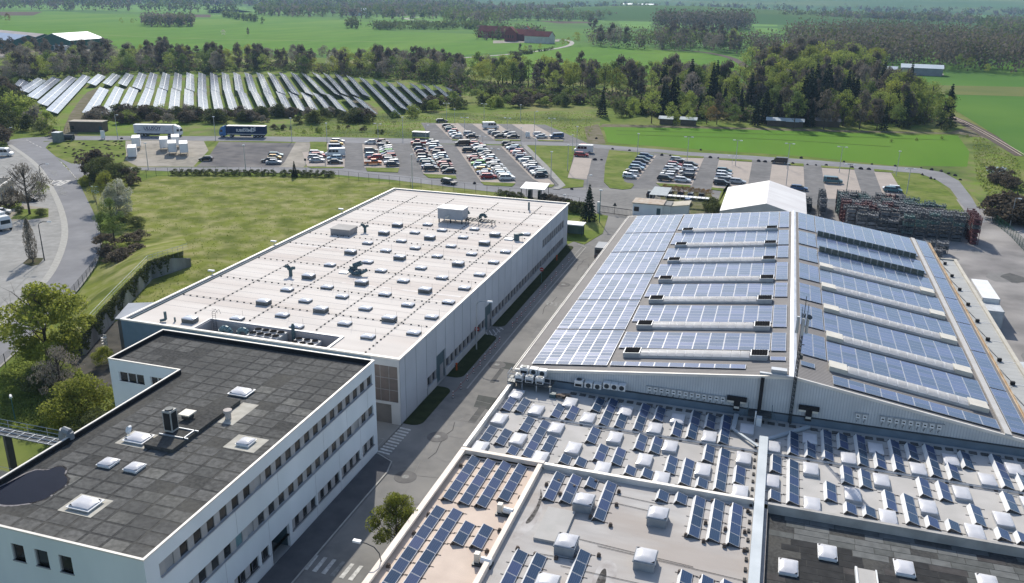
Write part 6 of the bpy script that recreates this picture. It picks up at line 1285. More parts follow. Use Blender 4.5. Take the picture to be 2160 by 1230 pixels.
for k, (pb_, pt_) in enumerate(TB):
    a = Vector(G(*pb_, ZH)[:2]); b = Vector(G(*pt_, ZH)[:2]); Ld = (b-a).length; a = a+(b-a).normalized()*.8; b = b-(b-a).normalized()*.8; Ld = (b-a).length; d = (b-a).normalized(); per = Vector((d.y, -d.x)); per = per if per.dot(PER) > 0 else -per
    row = 'near' if pb_[1] > 215 else 'far'
    t = thing('solar_table', 'x', 'solar table', (a.x, a.y, 0), 0, 'tilted solar tables in the green field'); t['_u'] = pb_[0]; t['_r'] = row
    o0 = Vector((0, 0)); n = max(1, round(Ld/13.0))
    for i in range(n):
        s0, s1 = Ld*i/n+.12, Ld*(i+1)/n-.12; p0, p1 = d*s0, d*s1; q0, q1 = p0+per*TW, p1+per*TW
        q = MB(); q.hexa([(q0.x, q0.y, ZLo-.12), (q1.x, q1.y, ZLo-.12), (p1.x, p1.y, ZH-.12), (p0.x, p0.y, ZH-.12), (q0.x, q0.y, ZLo), (q1.x, q1.y, ZLo), (p1.x, p1.y, ZH), (p0.x, p0.y, ZH)], 0)
        q.build('table_section', [PVT], t)
        q = MB(); m1, m2 = p0+per*TW*.47, p0+per*TW*.5; zz = ZLo+(ZH-ZLo)*.52
        a1, a2 = d*s0+per*TW*.49, d*s1+per*TW*.49; b1, b2 = d*s0+per*TW*.515, d*s1+per*TW*.515; za = ZH-(ZH-ZLo)*.49; zb = ZH-(ZH-ZLo)*.515
        q.quad((a1.x, a1.y, za+.02), (a2.x, a2.y, za+.02), (b2.x, b2.y, zb+.02), (b1.x, b1.y, zb+.02)); q.build('clamp_line', PVF, t)
    q = MB(); ns = max(2, int(Ld/5))
    for i in range(ns+1):
        p = d*(Ld*i/ns); f = p+per*TW*.2; g2 = p+per*TW*.8; q.box(f.x-.07, f.y-.07, 0, f.x+.07, f.y+.07, ZH-.5); q.box(g2.x-.07, g2.y-.07, 0, g2.x+.07, g2.y+.07, ZLo+.2); q.tube((f.x, f.y, .6), (g2.x, g2.y, ZLo+.1), .05, 4)
    q.build('supports', METALD, t, kind='stuff')
for row in ('near', 'far'):
    tt = sorted([o for o in COL.objects if o.name.startswith('solar_table') and o.get('_r') == row], key=lambda o: o['_u'])
    for i, o in enumerate(tt): o['label'] = '%s tilted solar table from the left in the %s row of the green field' % (nth(i), 'front' if row == 'near' else 'back')
for o in COL.objects:
    if '_u' in o: del o['_u']; del o['_r']
# ================================================================== vehicles
def body_extrude(prof, w, z_in=None, inset=.07, m=0, q=None):
    "side profile (x, z) extruded across the width; points above z_in lean inwards"
    q = q or MB(); n = len(prof); L_, R_ = [], []
    for x, z in prof:
        i = 0 if z_in is None or z <= z_in else inset
        if z < .45: i = .06
        L_.append((x, w/2-i, z)); R_.append((x, -w/2+i, z))
    q.add(L_+R_, [tuple(range(n-1, -1, -1)), tuple(range(n, 2*n))]+[(i, (i+1) % n, n+(i+1) % n, n+i) for i in range(n)], m); return q
CARS = {}
PAINTS = {n: mat('car_paint_'+n, c, tuple(x*.92 for x in c), 2, .28, spec=.6, metal=.15) for n, c in dict(white=(.68, .69, .7), silver=(.42, .44, .46), grey=(.16, .17, .18), black=(.022, .024, .028), blue=(.03, .09, .2), red=(.35, .03, .03), maroon=(.13, .02, .025), green=(.1, .38, .04), yellow=(.65, .38, .03), orange=(.5, .13, .02), teal=(.06, .16, .19), lightblue=(.3, .45, .55)).items()}
CG = mat('car_glass', (0.02, 0.025, 0.03), (0.03, 0.035, 0.04), 1, .06, spec=.6); LIGHTW = mat('headlamp_glass', (.7, .7, .68), None, 1, .2); LIGHTR = mat('tail_lamp', (.35, .02, .02), None, 1, .3)
wq = MB(); wq.tube((0, -.1, 0), (0, .1, 0), .33, 12, 0); wq.tube((0, -.115, 0), (0, .115, 0), .19, 8, 1); WHEEL = wq.mesh('wheel', [BLACK, METAL])
def car_meshes(kind):
    if kind in CARS: return CARS[kind]
    if kind == 'hatchback': L_, W_, b, g, wx = 4.1, 1.75, [(-2.02, .3), (2.02, .3), (2.07, .55), (1.98, .74), (1.15, .95), (-1.95, .97), (-2.07, .7)], [(1.2, .93), (.45, 1.42), (-1.35, 1.45), (-1.9, .95)], 1.28
    elif kind == 'estate': L_, W_, b, g, wx = 4.7, 1.82, [(-2.3, .3), (2.3, .3), (2.36, .55), (2.26, .74), (1.25, .95), (-2.2, .99), (-2.36, .7)], [(1.3, .93), (.5, 1.42), (-1.85, 1.44), (-2.25, .96)], 1.42
    elif kind == 'saloon': L_, W_, b, g, wx = 4.7, 1.82, [(-2.3, .3), (2.3, .3), (2.36, .55), (2.26, .74), (1.2, .93), (-1.5, .98), (-2.25, .94), (-2.36, .7)], [(1.25, .91), (.45, 1.38), (-1.0, 1.38), (-1.75, .96)], 1.42
    elif kind == 'suv': L_, W_, b, g, wx = 4.6, 1.88, [(-2.25, .38), (2.25, .38), (2.32, .65), (2.2, .92), (1.25, 1.1), (-2.15, 1.12), (-2.3, .8)], [(1.3, 1.07), (.6, 1.62), (-1.8, 1.64), (-2.15, 1.1)], 1.4
    elif kind == 'pickup': L_, W_, b, g, wx = 5.3, 1.9, [(-2.6, .42), (2.6, .42), (2.66, .7), (2.55, .98), (1.6, 1.12), (-2.55, 1.1), (-2.65, .8)], [(1.6, 1.08), (.95, 1.72), (-.45, 1.72), (-.6, 1.1)], 1.65
    elif kind == 'van': L_, W_, b, g, wx = 5.2, 1.95, [(-2.55, .35), (2.5, .35), (2.6, .6), (2.5, .95), (1.75, 1.15), (1.1, 1.9), (-2.45, 1.95), (-2.58, 1.2), (-2.58, .8)], None, 1.6
    else: L_, W_, b, g, wx = 6.4, 2.05, [(-3.15, .38), (3.1, .38), (3.2, .7), (3.05, 1.1), (2.45, 1.35), (1.8, 2.45), (1.5, 2.6), (-3.1, 2.65), (-3.2, 1.2), (-3.2, .8)], None, 2.0
    q = body_extrude(b, W_, .85, .05)
    h = MB()
    if g:
        # glasshouse leans in at the top, roof skin painted
        (fx, fz), (rx, rz), (bx, bz), (tx, tz) = g
        top_in = .24
        for s in (1,):
            vs = [(fx, W_/2-.08, fz), (rx, W_/2-top_in, rz), (bx, W_/2-top_in, bz), (tx, W_/2-.08, tz), (fx, -W_/2+.08, fz), (rx, -W_/2+top_in, rz), (bx, -W_/2+top_in, bz), (tx, -W_/2+.08, tz)]
            h.add(vs, [(3, 2, 1, 0), (4, 5, 6, 7), (0, 1, 5, 4), (2, 3, 7, 6)])
        q.hexa([(bx-.06, -W_/2+top_in-.03, bz-.01), (rx+.06, -W_/2+top_in-.03, rz-.01), (rx+.06, W_/2-top_in+.03, rz-.01), (bx-.06, W_/2-top_in+.03, bz-.01), (bx-.04, -W_/2+top_in+.02, bz+.05), (rx, -W_/2+top_in+.02, rz+.05), (rx, W_/2-top_in-.02, rz+.05), (bx-.04, W_/2-top_in-.02, bz+.05)])
        for px in ((bx+rx)/2,):
            for s in (1, -1): q.hexa([(px-.06, s*(W_/2-.07), (fz+tz)/2-.02), (px+.06, s*(W_/2-.07), (fz+tz)/2-.02), (px+.06, s*(W_/2-.06), (fz+tz)/2), (px-.06, s*(W_/2-.06), (fz+tz)/2), (px-.05, s*(W_/2-top_in+.01), rz), (px+.05, s*(W_/2-top_in+.01), rz), (px+.05, s*(W_/2-top_in+.03), rz), (px-.05, s*(W_/2-top_in+.03), rz)])
        if kind == 'pickup': h.box(-2.45, -.8, 1.1, -.75, .8, 1.13)
    else:
        big = kind != 'van'; x1 = 1.15 if not big else 1.85; z0, z1 = (1.2, 1.78) if not big else (1.4, 2.2); fx = 1.72 if not big else 2.43
        for s in (1, -1):
            y = s*(W_/2-.04); segs = [(x1-.9, x1-.02)] + ([(x1-1.9, x1-1.0), (x1-2.9, x1-2.0)] if kind == 'van' or kind == 'camper' else [])
            for a, c in segs: h.hexa([(a, y-.01, z0), (c+.25 if c > x1-.1 else c, y-.01, z0), (c+.25 if c > x1-.1 else c, y+.01, z0), (a, y+.01, z0), (a, y-.01, z1), (c, y-.01, z1), (c, y+.01, z1), (a, y+.01, z1)])
        h.quad((fx+.05, -W_/2+.15, z0), (fx+.05, W_/2-.15, z0), (x1+.12, W_/2-.2, z1), (x1+.12, -W_/2+.2, z1)); h.quad((-L_/2-.03 if not big else -3.22, W_/2-.25, z0+.1), (-L_/2-.03 if not big else -3.22, -W_/2+.25, z0+.1), (-L_/2+.06 if not big else -3.15, -W_/2+.25, z1), (-L_/2+.06 if not big else -3.15, W_/2-.25, z1))
    xf = max(p[0] for p in b); xb = min(p[0] for p in b); zl_ = .62 if kind not in ('van', 'camper', 'suv', 'pickup') else .8
    for s in (1, -1):
        q.box(xf-.12, s*(W_/2-.35)-.16, zl_, xf+.005, s*(W_/2-.35)+.16, zl_+.14, 1); q.box(xb-.005, s*(W_/2-.28)-.12, zl_+.1, xb+.1, s*(W_/2-.28)+.12, zl_+.26, 2)
    me = q.mesh('car_body', [PAINTS['white'], LIGHTW, LIGHTR]); gm_ = h.mesh('car_windows', CG); CARS[kind] = (me, gm_, wx, W_); return CARS[kind]
def car(kind, color, x, y, rz, label, group=None, name=None):
    me, gm_, wx, W_ = car_meshes(kind)
    t = thing(name or ('parked_car' if kind not in ('van', 'camper', 'pickup') else 'parked_'+kind), label, {'van': 'van', 'camper': 'van', 'pickup': 'pickup'}.get(kind, 'car'), (x, y, .03), rz, group)
    o = bpy.data.objects.new('body', me); COL.objects.link(o); o.parent = t; o.material_slots[0].link = 'OBJECT'; o.material_slots[0].material = PAINTS[color]
    o = bpy.data.objects.new('windows', gm_); COL.objects.link(o); o.parent = t
    for sx in (1, -1):
        for sy in (1, -1): o = bpy.data.objects.new('wheel', WHEEL); COL.objects.link(o); o.parent = t; o.location = (sx*wx, sy*(W_/2-.1), .33)
    return t
CN = dict(lightblue='light blue')
def lot_row(pxs, ang, seq, where, spread=.12):
    "seq: string of colour:kind codes from far to near"
    code = dict(w='white', s='silver', g='grey', k='black', b='blue', r='red', m='maroon', n='green', y='yellow', o='orange', t='teal', l='lightblue')
    kd = dict(h='hatchback', e='estate', d='saloon', u='suv', p='pickup', v='van', c='camper')
    items = seq.split(); n = len(items); pts = pxs if len(pxs) == n else resample(pxs, n)
    for i, (it, (u, v)) in enumerate(zip(items, pts)):
        if it == '.': continue
        x, y, _ = G(u, v); c, k = code[it[0]], kd[it[1]]
        lbl = '%s %s, %s from the back %s' % (CN.get(c, c), {'saloon': 'saloon', 'estate': 'estate car', 'suv': 'off-roader', 'hatchback': 'hatchback', 'pickup': 'pickup truck', 'van': 'van', 'camper': 'high van'}[k], nth(i), where)
        car(k, c, x+random.uniform(-spread, spread)*1.5, y+random.uniform(-.1, .1), rad(ang+random.uniform(-2, 2))+(math.pi if random.random() < .35 else 0), lbl, 'cars in the car parks')
random.seed(77)
A1, A2 = 27, 0
lot_row(cb((270, 228), (262, 248), (262, 282), (250, 305), (250, 335), (248, 362), (255, 392)), A1, 'we ye bv be wc le kd', "in the column beside the gravel entrance")
lot_row(cb((102, 322), (112, 340), (98, 356), (108, 380)), A1, 'we re se sd', "in the four-car gravel group")
lot_row(cb((528, 238), (527, 302), (540, 340), (560, 356), (548, 400)), A1, 'wh ge le re op', "in the second block's left column")
lot_row(cb((625, 232), (700, 412)), A1, 'mh kd ge we we ne be re ke se we kh', "in the second block's right column")
lot_row(cb((905, 242), (912, 262), (915, 292), (932, 318), (945, 346), (950, 372), (970, 392), (980, 410), (985, 430), (1000, 448)), A1, 'rp ke bh mh ke we te ge bd ku', "in the third block's left column")
lot_row(cb((1010, 232), (1140, 465)), A1, 'sd we se le mu ge we ld kd ke re mh kh kh', "in the third block's right column")
lot_row(cb((1248, 248), (1300, 302)), A1, 'kv ku', "of two at the fourth block's head", 0)
lot_row(cb((1340, 350), (1450, 508)), A1, 'kd re mh ne lh ld ye bd wh re', "in the fourth block's left column")
lot_row(cb((1345, 236), (1600, 522)), A1, 'kd re sd we we te ge kd we ld me se we ke wd ge we le we wu', "in the fourth block's long column")
lot_row(cb((1612, 248), (1868, 500)), A1, 'ke kd le be re we mh be te we ge se we be se te kh', "in the column beside the footpath")
lot_row(cb((1090, 68),), 30, 'ke', "alone at the upper car park edge")
lot_row(cb((1135, 108), (1212, 192)), 30, 'ke kd te rh le wd wh', "in the upper car park's left column")
lot_row(cb((1305, 168), (1322, 190)), 30, 'se kd', "of the upper car park's short group")
lot_row(cb((1468, 118), (1498, 158), (1525, 172), (1545, 190)), 30, 'wc se ge kd', "in the motorhome's column")
lot_row(cb((1608, 160), (1628, 175), (1645, 192)), 30, 'kd se kd', "of the trio right of the motorhome")
lot_row(cb((1848, 174), (1872, 192)), 30, 'we sd', "of the upper car park's right pair")
lot_row(cb((1985, 192),), 30, 'bv', "alone right in the upper car park")
lot_row(cc((160, 218), (150, 246), (140, 270)), 8, 'rh wc re', "in the bay right of the grass triangle")
lot_row(cc((545, 278), (440, 408)), A2, 'be te ke be le ke we wh', "in the bay beside the grass island")
lot_row(cc((748, 302), (672, 425)), A2, 'se ke re we we ge we we ku', "in the right car park's left column")
lot_row(cc((832, 336), (825, 358), (805, 382), (800, 408), (775, 432)), A2, 'ku wu se ke we', "in the right car park's second column")
lot_row(cc((1040, 372), (1030, 450)), A2, 'te we we ge ke', "in the bay behind the storage tent")
lot_row(cc((1130, 442),), A2, 'se', "half hidden by the tent roof")
lot_row(cc((1396, 314),), A2, 'kv', "alone in the bay by the upper road")
lot_row(cc((1515, 484),), A2, 'be', "behind the tent ridge")
lot_row(cc((1730, 440),), A2, 'tv', "alone amid the empty right bay")
lot_row(cc((2100, 486), (2112, 496)), A2, 'we te', "in the last bay on the right")
lot_row(crop(240, 220, 4.696)((920, 560),), 24, 'kh', "alone on the dark gravel yard")
lot_row(crop(240, 220, 4.696)((1605, 520), (1598, 545), (1540, 575), (1590, 592)), 24, 'te yh ke sd', "in the dark gravel group")
lot_row(cc((577, 520), (640, 510), (698, 522), (765, 528), (830, 534), (902, 540)), 92, 'kh th kh me wh kh', "of those nose-on behind the gatehouse")
lot_row(cc((805, 574),), 90, 'bh', 'under the pergola')
x, y, _ = G(947, 388); car('estate', 'black', x, y, rad(-22), 'black estate car driving along the lower road past the fence', name='driving_car')
x, y, _ = G(1269, 541); car('camper', 'grey', x, y, rad(92), 'grey high van half hidden by the left eave of the solar hall')
x, y, _ = G(62, 424); car('estate', 'black', x, y, rad(12), 'black estate car behind the bare tree at the left forecourt')
x, y, _ = G(3, 452); car('hatchback', 'white', x, y, rad(40), 'white hatchback cut off at the left edge')
x, y, _ = G(5, 330); car('camper', 'white', x, y, rad(25), 'white high-roofed van cut off at the left edge')
# lorries
def lorry(px, rz, cabm, boxm, label, words, flip, wordm):
    x, y, _ = G(*px); t = thing('articulated_lorry', label, 'lorry', (x, y, .03), rz)
    s = -1 if flip else 1     # cab direction
    def X(a): return a*s
    q = MB(); q.box(min(X(-8.2), X(5.4)), -1.27, 1.25, max(X(-8.2), X(5.4)), 1.27, 4.0); q.build('trailer_body', boxm, t)
    q = MB(); q.box(min(X(-8.25), X(5.45)), -1.29, 4.0, max(X(-8.25), X(5.45)), 1.29, 4.08); q.box(min(X(-8.2), X(5.4)), -1.285, 1.15, max(X(-8.2), X(5.4)), -1.27, 1.32); q.build('trailer_roof', WHITE, t)
    q = MB(); q.box(min(X(-8), X(6.5)), -.5, .85, max(X(-8), X(6.5)), .5, 1.15)
    q.box(min(X(-3.2), X(.8)), -1.2, .5, max(X(-3.2), X(.8)), -1.15, 1.1); q.build('chassis', METALD, t)
    prof = [(X(5.75), .6), (X(8.0), .6), (X(8.15), 1.4), (X(8.0), 2.5), (X(7.6), 3.3), (X(6.9), 3.8), (X(5.75), 3.85)]
    if flip: prof = prof[::-1]
    body_extrude(prof, 2.45, 3.0, .12).build('cab', cabm, t)
    q = MB(); xx = X(8.03); q.hexa([(X(8.14), -1.1, 1.9), (X(8.14), 1.1, 1.9), (X(8.1), 1.1, 1.9), (X(8.1), -1.1, 1.9), (X(8.0), -1.05, 2.7), (X(8.0), 1.05, 2.7), (X(7.95), 1.05, 2.7), (X(7.95), -1.05, 2.7)]); q.box(min(X(6.9), X(7.8)), -1.24, 1.9, max(X(6.9), X(7.8)), 1.24, 2.7); q.build('windows', CG, t)
    q = MB(); q.hexa([(X(6.5), -.95, 3.85), (X(5.8), -.95, 3.85), (X(5.8), .95, 3.85), (X(6.5), .95, 3.85), (X(6.4), -.9, 3.87), (X(5.8), -.9, 4.25), (X(5.8), .9, 4.25), (X(6.4), .9, 3.87)]); q.build('air_deflector', cabm, t)
    wm = MB(); wm.tube((0, -.17, 0), (0, .17, 0), .5, 14, 0); wm.tube((0, -.19, 0), (0, .19, 0), .26, 8, 1); wme_ = wm.mesh('wheel', [BLACK, METAL])
    for a in (7.2, 4.0, -4.2, -5.5, -6.8):
        for b in (-1.05, 1.05): o = bpy.data.objects.new('wheel', wme_); COL.objects.link(o); o.parent = t; o.location = (X(a), b, .5)
    for (w_, size, dx, dz) in words:
        o = text(w_, 'lettering', size, wordm, t, Matrix.Identity(4)); o.matrix_world = Matrix.Identity(4); o.location = (dx, -1.285, dz); o.rotation_euler = (rad(90), 0, 0)
    return t
NAVY = mat('navy_print', (.03, .035, .12), None, 1, .5); C4 = crop(240, 220, 4.696)
a, b = G(*C4((190, 314))[0]), G(*C4((716, 322))[0]); ang = math.atan2(b[1]-a[1], b[0]-a[0])
t = lorry(C4((450, 316))[0], ang, WHITE, mat('tarpaulin_white', (.6, .6, .62), (.52, .52, .54), .7), 'white articulated lorry with dark lettering heading right on the upper road', [('ULUSOY', 1.6, -1.6, 2.9), ('ULUSLARARASI NAKLIYAT', .45, -1.6, 2.05), ('ULUSOY', .3, -6.3, 2.1), ('ULUSOY', .3, 3.3, 2.1)], False, NAVY)
t = lorry(C4((1285, 326))[0], ang, mat('cab_blue', (.04, .16, .38), None, 1, .35), mat('tarpaulin_navy', (.03, .05, .1), (.02, .035, .08), .7), 'blue-cab articulated lorry with navy tarpaulin heading left on the upper road', [('IUBIEXIM', 1.3, .6, 2.5), ('TRANSPORT', .35, 1.4, 3.25)], True, WHITE)
q = MB()
for k in range(3): q.hexa([(3.75, -1.29, 2.1+k*.5), (4.9, -1.29, 2.5+k*.5), (4.9, -1.275, 2.5+k*.5), (3.75, -1.275, 2.1+k*.5), (3.75, -1.29, 2.35+k*.5), (4.9, -1.29, 2.75+k*.5), (4.9, -1.275, 2.75+k*.5), (3.75, -1.275, 2.35+k*.5)])
q.box(3.3, -1.29, 2.0, 3.6, -1.275, 3.6); q.build('emblem', WHITE, t)
x, y, _ = G(10, 486); t = thing('lorry', 'white lorry cab cut off at the left edge below the planted bed', 'lorry', (x, y, .03), rad(-20)); body_extrude([(-1.0, .6), (1.1, .6), (1.2, 1.3), (1.05, 2.4), (.7, 3.1), (-1.0, 3.15)], 2.4, 2.8, .1).build('cab', WHITE, t); q = MB(); q.box(.1, -1.215, 1.7, .9, 1.215, 2.4); q.hexa([(1.17, -1.0, 1.6), (1.19, -1.0, 1.6), (1.19, 1.0, 1.6), (1.17, 1.0, 1.6), (1.06, -.95, 2.4), (1.08, -.95, 2.4), (1.08, .95, 2.4), (1.06, .95, 2.4)]); q.build('windows', CG, t); q = MB(); q.box(-8, -1.25, 1.1, -1.3, 1.25, 3.6); q.build('box', WHITE, t)
for a in (.5, -3, -6):
    for b in (-1.05, 1.05): q = MB(); q.tube((a, b-.15, .5), (a, b+.15, .5), .5, 12); q.build('wheel', BLACK, t)
# swap bodies
SB = [((190, 520), 'front left white swap body on legs, nearest the mown island'), ((232, 440), 'white swap body right behind the front left one'), ((505, 455), 'white swap body at the back of the right-hand group'), ((620, 430), 'rearmost white swap body touching the lorry in view'), ((588, 495), 'white swap body with a dented top, left of the front pair'), ((700, 500), 'rightmost white swap body on legs')]
for k, (p, lb) in enumerate(SB):
    x, y, _ = G(*C4(p)[0]); t = boxbody('swap_body', lb, 'container', x-1.25, y-3.4, x+1.25, y+3.4, 1.25 if k else .5, 4.0 if k else 3.3, WHITE, 'white swap bodies on the pale gravel', True, rad(38))
# ================================================================== lamps and small street things
def lamp(u, v, vt, label, arm='single', lean=0, m=None):
    x, y, _ = G(u, v); h = tall(u, v, vt); m = m or METAL; t = thing('street_lamp', label, 'street lamp', (x, y, 0), lean, 'street lamps of the plant'); r = .09 if h > 6 else .06
    q = MB(); q.cyl(0, 0, 0, h*.92 if arm == 'curve' else h, r*1.3, 6, r2=r*.8)
    if arm == 'curve': q.path([(0, 0, h*.92), (.25, 0, h*.97), (.9, 0, h), (1.7, 0, h*.995)], r*.7, 5)
    elif arm == 'double': q.tube((-1.0, 0, h), (1.0, 0, h), r*.6, 4)
    elif arm == 'single': q.tube((0, 0, h), (.8, 0, h+.05), r*.6, 4)
    q.build('pole', m, t, loc=(0, 0, 0)); 
    for dx in {'curve': (2.0,), 'double': (-1.1, 1.1), 'single': (.9,), 'top': (0,)}[arm]:
        q = MB(); q.hexa([(dx-.4, -.16, h-.1), (dx+.4, -.16, h-.1), (dx+.4, .16, h-.1), (dx-.4, .16, h-.1), (dx-.35, -.1, h+.1), (dx+.35, -.1, h+.12), (dx+.35, .1, h+.12), (dx-.35, .1, h+.1)]); q.build('lamp_head', WHITE, t, loc=(0, 0, 0))
    return t
q = crop(0, 0, 3.0)
for (u, v, vt, lb, arm) in ((249, 295, 242, 'lamp beside the mown island left of the white lorry', 'single'), (455, 297, 246, 'lamp between the two lorries', 'top'), (616, 299, 249, 'lamp at the right end of the blue lorry', 'top'), (690, 301, 260, 'lamp at the pale gravel entrance', 'top'), (313, 358, 302, 'lamp standing in front of the swap bodies', 'top'), (519, 365, 306, 'lamp at the front of the dark gravel yard', 'top'), (798, 300, 261, 'lamp at the head of the second parking block', 'double'), (898, 296, 264, 'lamp beside the shelter of the upper car park', 'single'), (870, 398, 326, 'tall lamp at the far left corner of the white hall', 'top'), (850, 292, 247, 'lamp in the upper car park edge, leftmost of its row', 'top') , (942, 255, 218, 'lamp at the grass edge behind the upper car park', 'double'), (959, 258, 230, 'lamp at the upper left bay corner', 'top'), (980, 284, 248, 'double lamp in the first upper bay', 'double'), (1021, 256, 219, 'lamp in the rough grass behind the motorhome', 'double'), (1070, 279, 249, 'double lamp behind the three-car group', 'double'), (1098, 256, 221, 'lamp standing in the bushes edge', 'top'), (1127, 278, 235, 'lamp at the right upper bay', 'single'), (1163, 284, 250, 'double lamp at the right end of the upper car park', 'double'), (1099, 303, 269, 'lamp at the start of the pale footpath', 'top'), (1044, 355, 314, 'double lamp between the long car columns', 'double'), (1018, 300, 288, 'short lamp at the upper car park mouth', 'double'), (1129, 345, 293, 'lamp left in the grass triangle', 'top'), (1162, 378, 320, 'lamp at the lower end of the footpath', 'top'), (1216, 318, 267, 'lamp at the dirt track crossing', 'top'), (1207, 322, 285, 'slim lamp left of the dirt track crossing', 'top'), (1197, 361, 306, 'slim pole at the edge of the grass triangle', 'top'), (1238, 400, 369, 'lamp at the gate forecourt kerb', 'single'), (1344, 332, 282, 'lamp at the left edge of the green strip field', 'top'), (1449, 341, 289, 'double lamp above the second right car column', 'double'), (1551, 350, 296, 'double lamp above the third right bay', 'double'), (1660, 356, 303, 'double lamp with sign in the middle of the right car park', 'double'), (1770, 364, 310, 'double lamp above the van bay', 'double'), (1544, 348, 329, 'short double lamp above the third right bay', 'double'), (1658, 391, 345, 'lamp rising behind the storage tent roof', 'top'), (1785, 407, 347, 'double lamp right of the parked teal van', 'double'), (1890, 372, 319, 'lamp at the last right bay', 'top'), (1912, 410, 356, 'lamp beside the curve of the service road', 'double'), (2130, 477, 418, 'lamp at the service gate on the right', 'single'), (1264, 470, 401, 'teal lamp post beside the conifer at the gate', 'top'), (1190, 428, 411, 'small lamp behind the white hall corner', 'top')):
    lamp(u, v, vt, lb, arm, rad(random.uniform(-20, 20)), GREENM if 'teal' in lb else METAL)
lamp(92, 410, 346, 'curved lamp beside the bare tree on the left forecourt', 'curve', rad(30), METALD); lamp(94, 550, 468, 'curved lamp beside the small columnar tree', 'curve', rad(25), METALD); lamp(63, 545, 478, 'straight dark pole left of the small columnar tree', 'top', 0, METALD)
lamp(33, 890, 842, 'lamp on the grass above the footbridge', 'single', rad(140), GREENM); lamp(15, 300, 269, 'curved lamp at the road mouth on the far left', 'curve', rad(20), METALD)
lamp(1005, 738, 634, 'curved lamp in front of the recess of the white hall', 'curve', rad(5)); x, y = -28.6, 61.0
lamp(1143, 600, 505, 'wall-side lamp near the far end of the white hall', 'curve', rad(5)) if False else None
t = thing('street_lamp', 'curved lamp at the zebra crossing, its foot hidden by the pinkish roof', 'street lamp', (G(752, 1142, 6.4)[0]+2.2, G(752, 1142, 6.4)[1], 0), math.pi); q = MB(); q.cyl(0, 0, 0, 5.0, .07, 6); q.path([(0, 0, 5.0), (.15, 0, 5.7), (.6, 0, 6.2), (1.3, 0, 6.4), (1.9, 0, 6.42)], .045, 5); q.build('pole', METALD, t, loc=(0, 0, 0)); q = MB(); q.box(1.8, -.16, 6.34, 2.5, .16, 6.52); q.build('lamp_head', WHITE, t, loc=(0, 0, 0))
for k, (u, v) in enumerate(((578, 509), (447, 571), (720, 441))):
    x, y, _ = G(u, v, 9.3); t = thing('roof_edge_lamp', '%s lamp head peeping over the left edge of the white hall roof' % nth(k), 'lamp', (x, y, 8.0)); q = MB(); q.tube((0, 0, 0), (0, 0, 1.3), .05, 4); q.build('arm', METAL, t, loc=(0, 0, 0)); q = MB(); q.box(-.6, -.2, 1.2, .4, .2, 1.4); q.build('lamp_head', WHITE, t, loc=(0, 0, 0))
# chain posts along the hall
q = MB(); q.cyl(0, 0, 0, .03, .18, 8, 0)
for k in range(5): q.cyl(0, 0, .03+k*.2, .03+(k+1)*.2, .045, 6, 1 if k % 2 == 0 else 2)
PST = q.mesh('post', [METALD, WHITE, mat('post_red', (.35, .05, .04), None, 1)]); ysb = [93.9, 96.7, 99.4, 101.9, 104.4, 106.7, 109, 111.2, 113.5, 120, 122.2, 124.8, 127.4, 129.9, 132.3, 136.2, 139.5, 143.7, 147.5, 152, 157]
for k, y in enumerate(ysb):
    x = -36.6+.05*math.sin(k*2)
    t = link('chain_post', PST, None, (x, y, .02)); t['label'] = 'striped chain post, %s from the front along the white hall' % nth(k); t['category'] = 'chain post'; t['group'] = 'chain posts along the white hall'
    if k and y-ysb[k-1] < 3.9:
        q = MB(); p0, p1 = Vector((x, y, .9)), Vector((-36.6+.05*math.sin(2*k-2), ysb[k-1], .9)); pts = [p0.lerp(p1, f/6)-Vector((0, 0, .35*math.sin(math.pi*f/6))) for f in range(7)]; q.path([tuple(p-Vector((x, y, .02))) for p in pts], .018, 3); q.build('chain', MATS['post_red'], t, loc=(0, 0, 0))
for (u, v, lb) in ((963, 782, 'orange hydrant marker near the front of the white hall'), (1174, 550, 'orange hydrant marker at the far end of the white hall')):
    x, y, _ = G(u, v); t = thing('hydrant', lb, 'hydrant', (x, y, 0)); q = MB(); q.cyl(0, 0, 0, 1.0, .12, 8); q.cyl(0, 0, 1.0, 1.15, .17, 8); q.build('body', mat('hydrant_orange', (.5, .1, .03), None, 1), t, loc=(0, 0, 0)); q = MB(); q.tube((-.25, 0, .8), (.25, 0, .8), .07, 6); q.build('outlets', METALD, t, loc=(0, 0, 0))
for (u, v, lb) in ((1006, 728, 'red round sign on a teal post by the hall recess'), (1142, 597, 'red and white sign near the far hall windows')):
    x, y, _ = G(u, v); t = thing('road_sign', lb, 'sign', (x, y, 0)); q = MB(); q.cyl(0, 0, 0, 2.6, .05, 6); q.build('post', GREENM, t, loc=(0, 0, 0)); q = MB(); q.tube((0, -.06, 2.6), (0, -.03, 2.6), .38, 14); q.build('disc', RED, t, loc=(0, 0, 0)); q = MB(); q.box(-.24, -.07, 2.54, .24, -.062, 2.66); q.build('bar', WHITE, t, loc=(0, 0, 0))
x, y, _ = G(1296, 452); t = thing('road_sign', 'triangular sign standing beyond the sliding gate', 'sign', (x, y, 0)); q = MB(); q.cyl(0, 0, 0, 2, .04, 5); q.build('post', METALD, t, loc=(0, 0, 0)); q = MB(); q.add([(-.5, 0, 2), (.5, 0, 2), (0, 0, 2.9), (-.5, .05, 2), (.5, .05, 2), (0, .05, 2.9)], [(0, 1, 2), (5, 4, 3), (0, 3, 4, 1), (1, 4, 5, 2), (2, 5, 3, 0)]); q.build('plate', METALD, t, loc=(0, 0, 0))
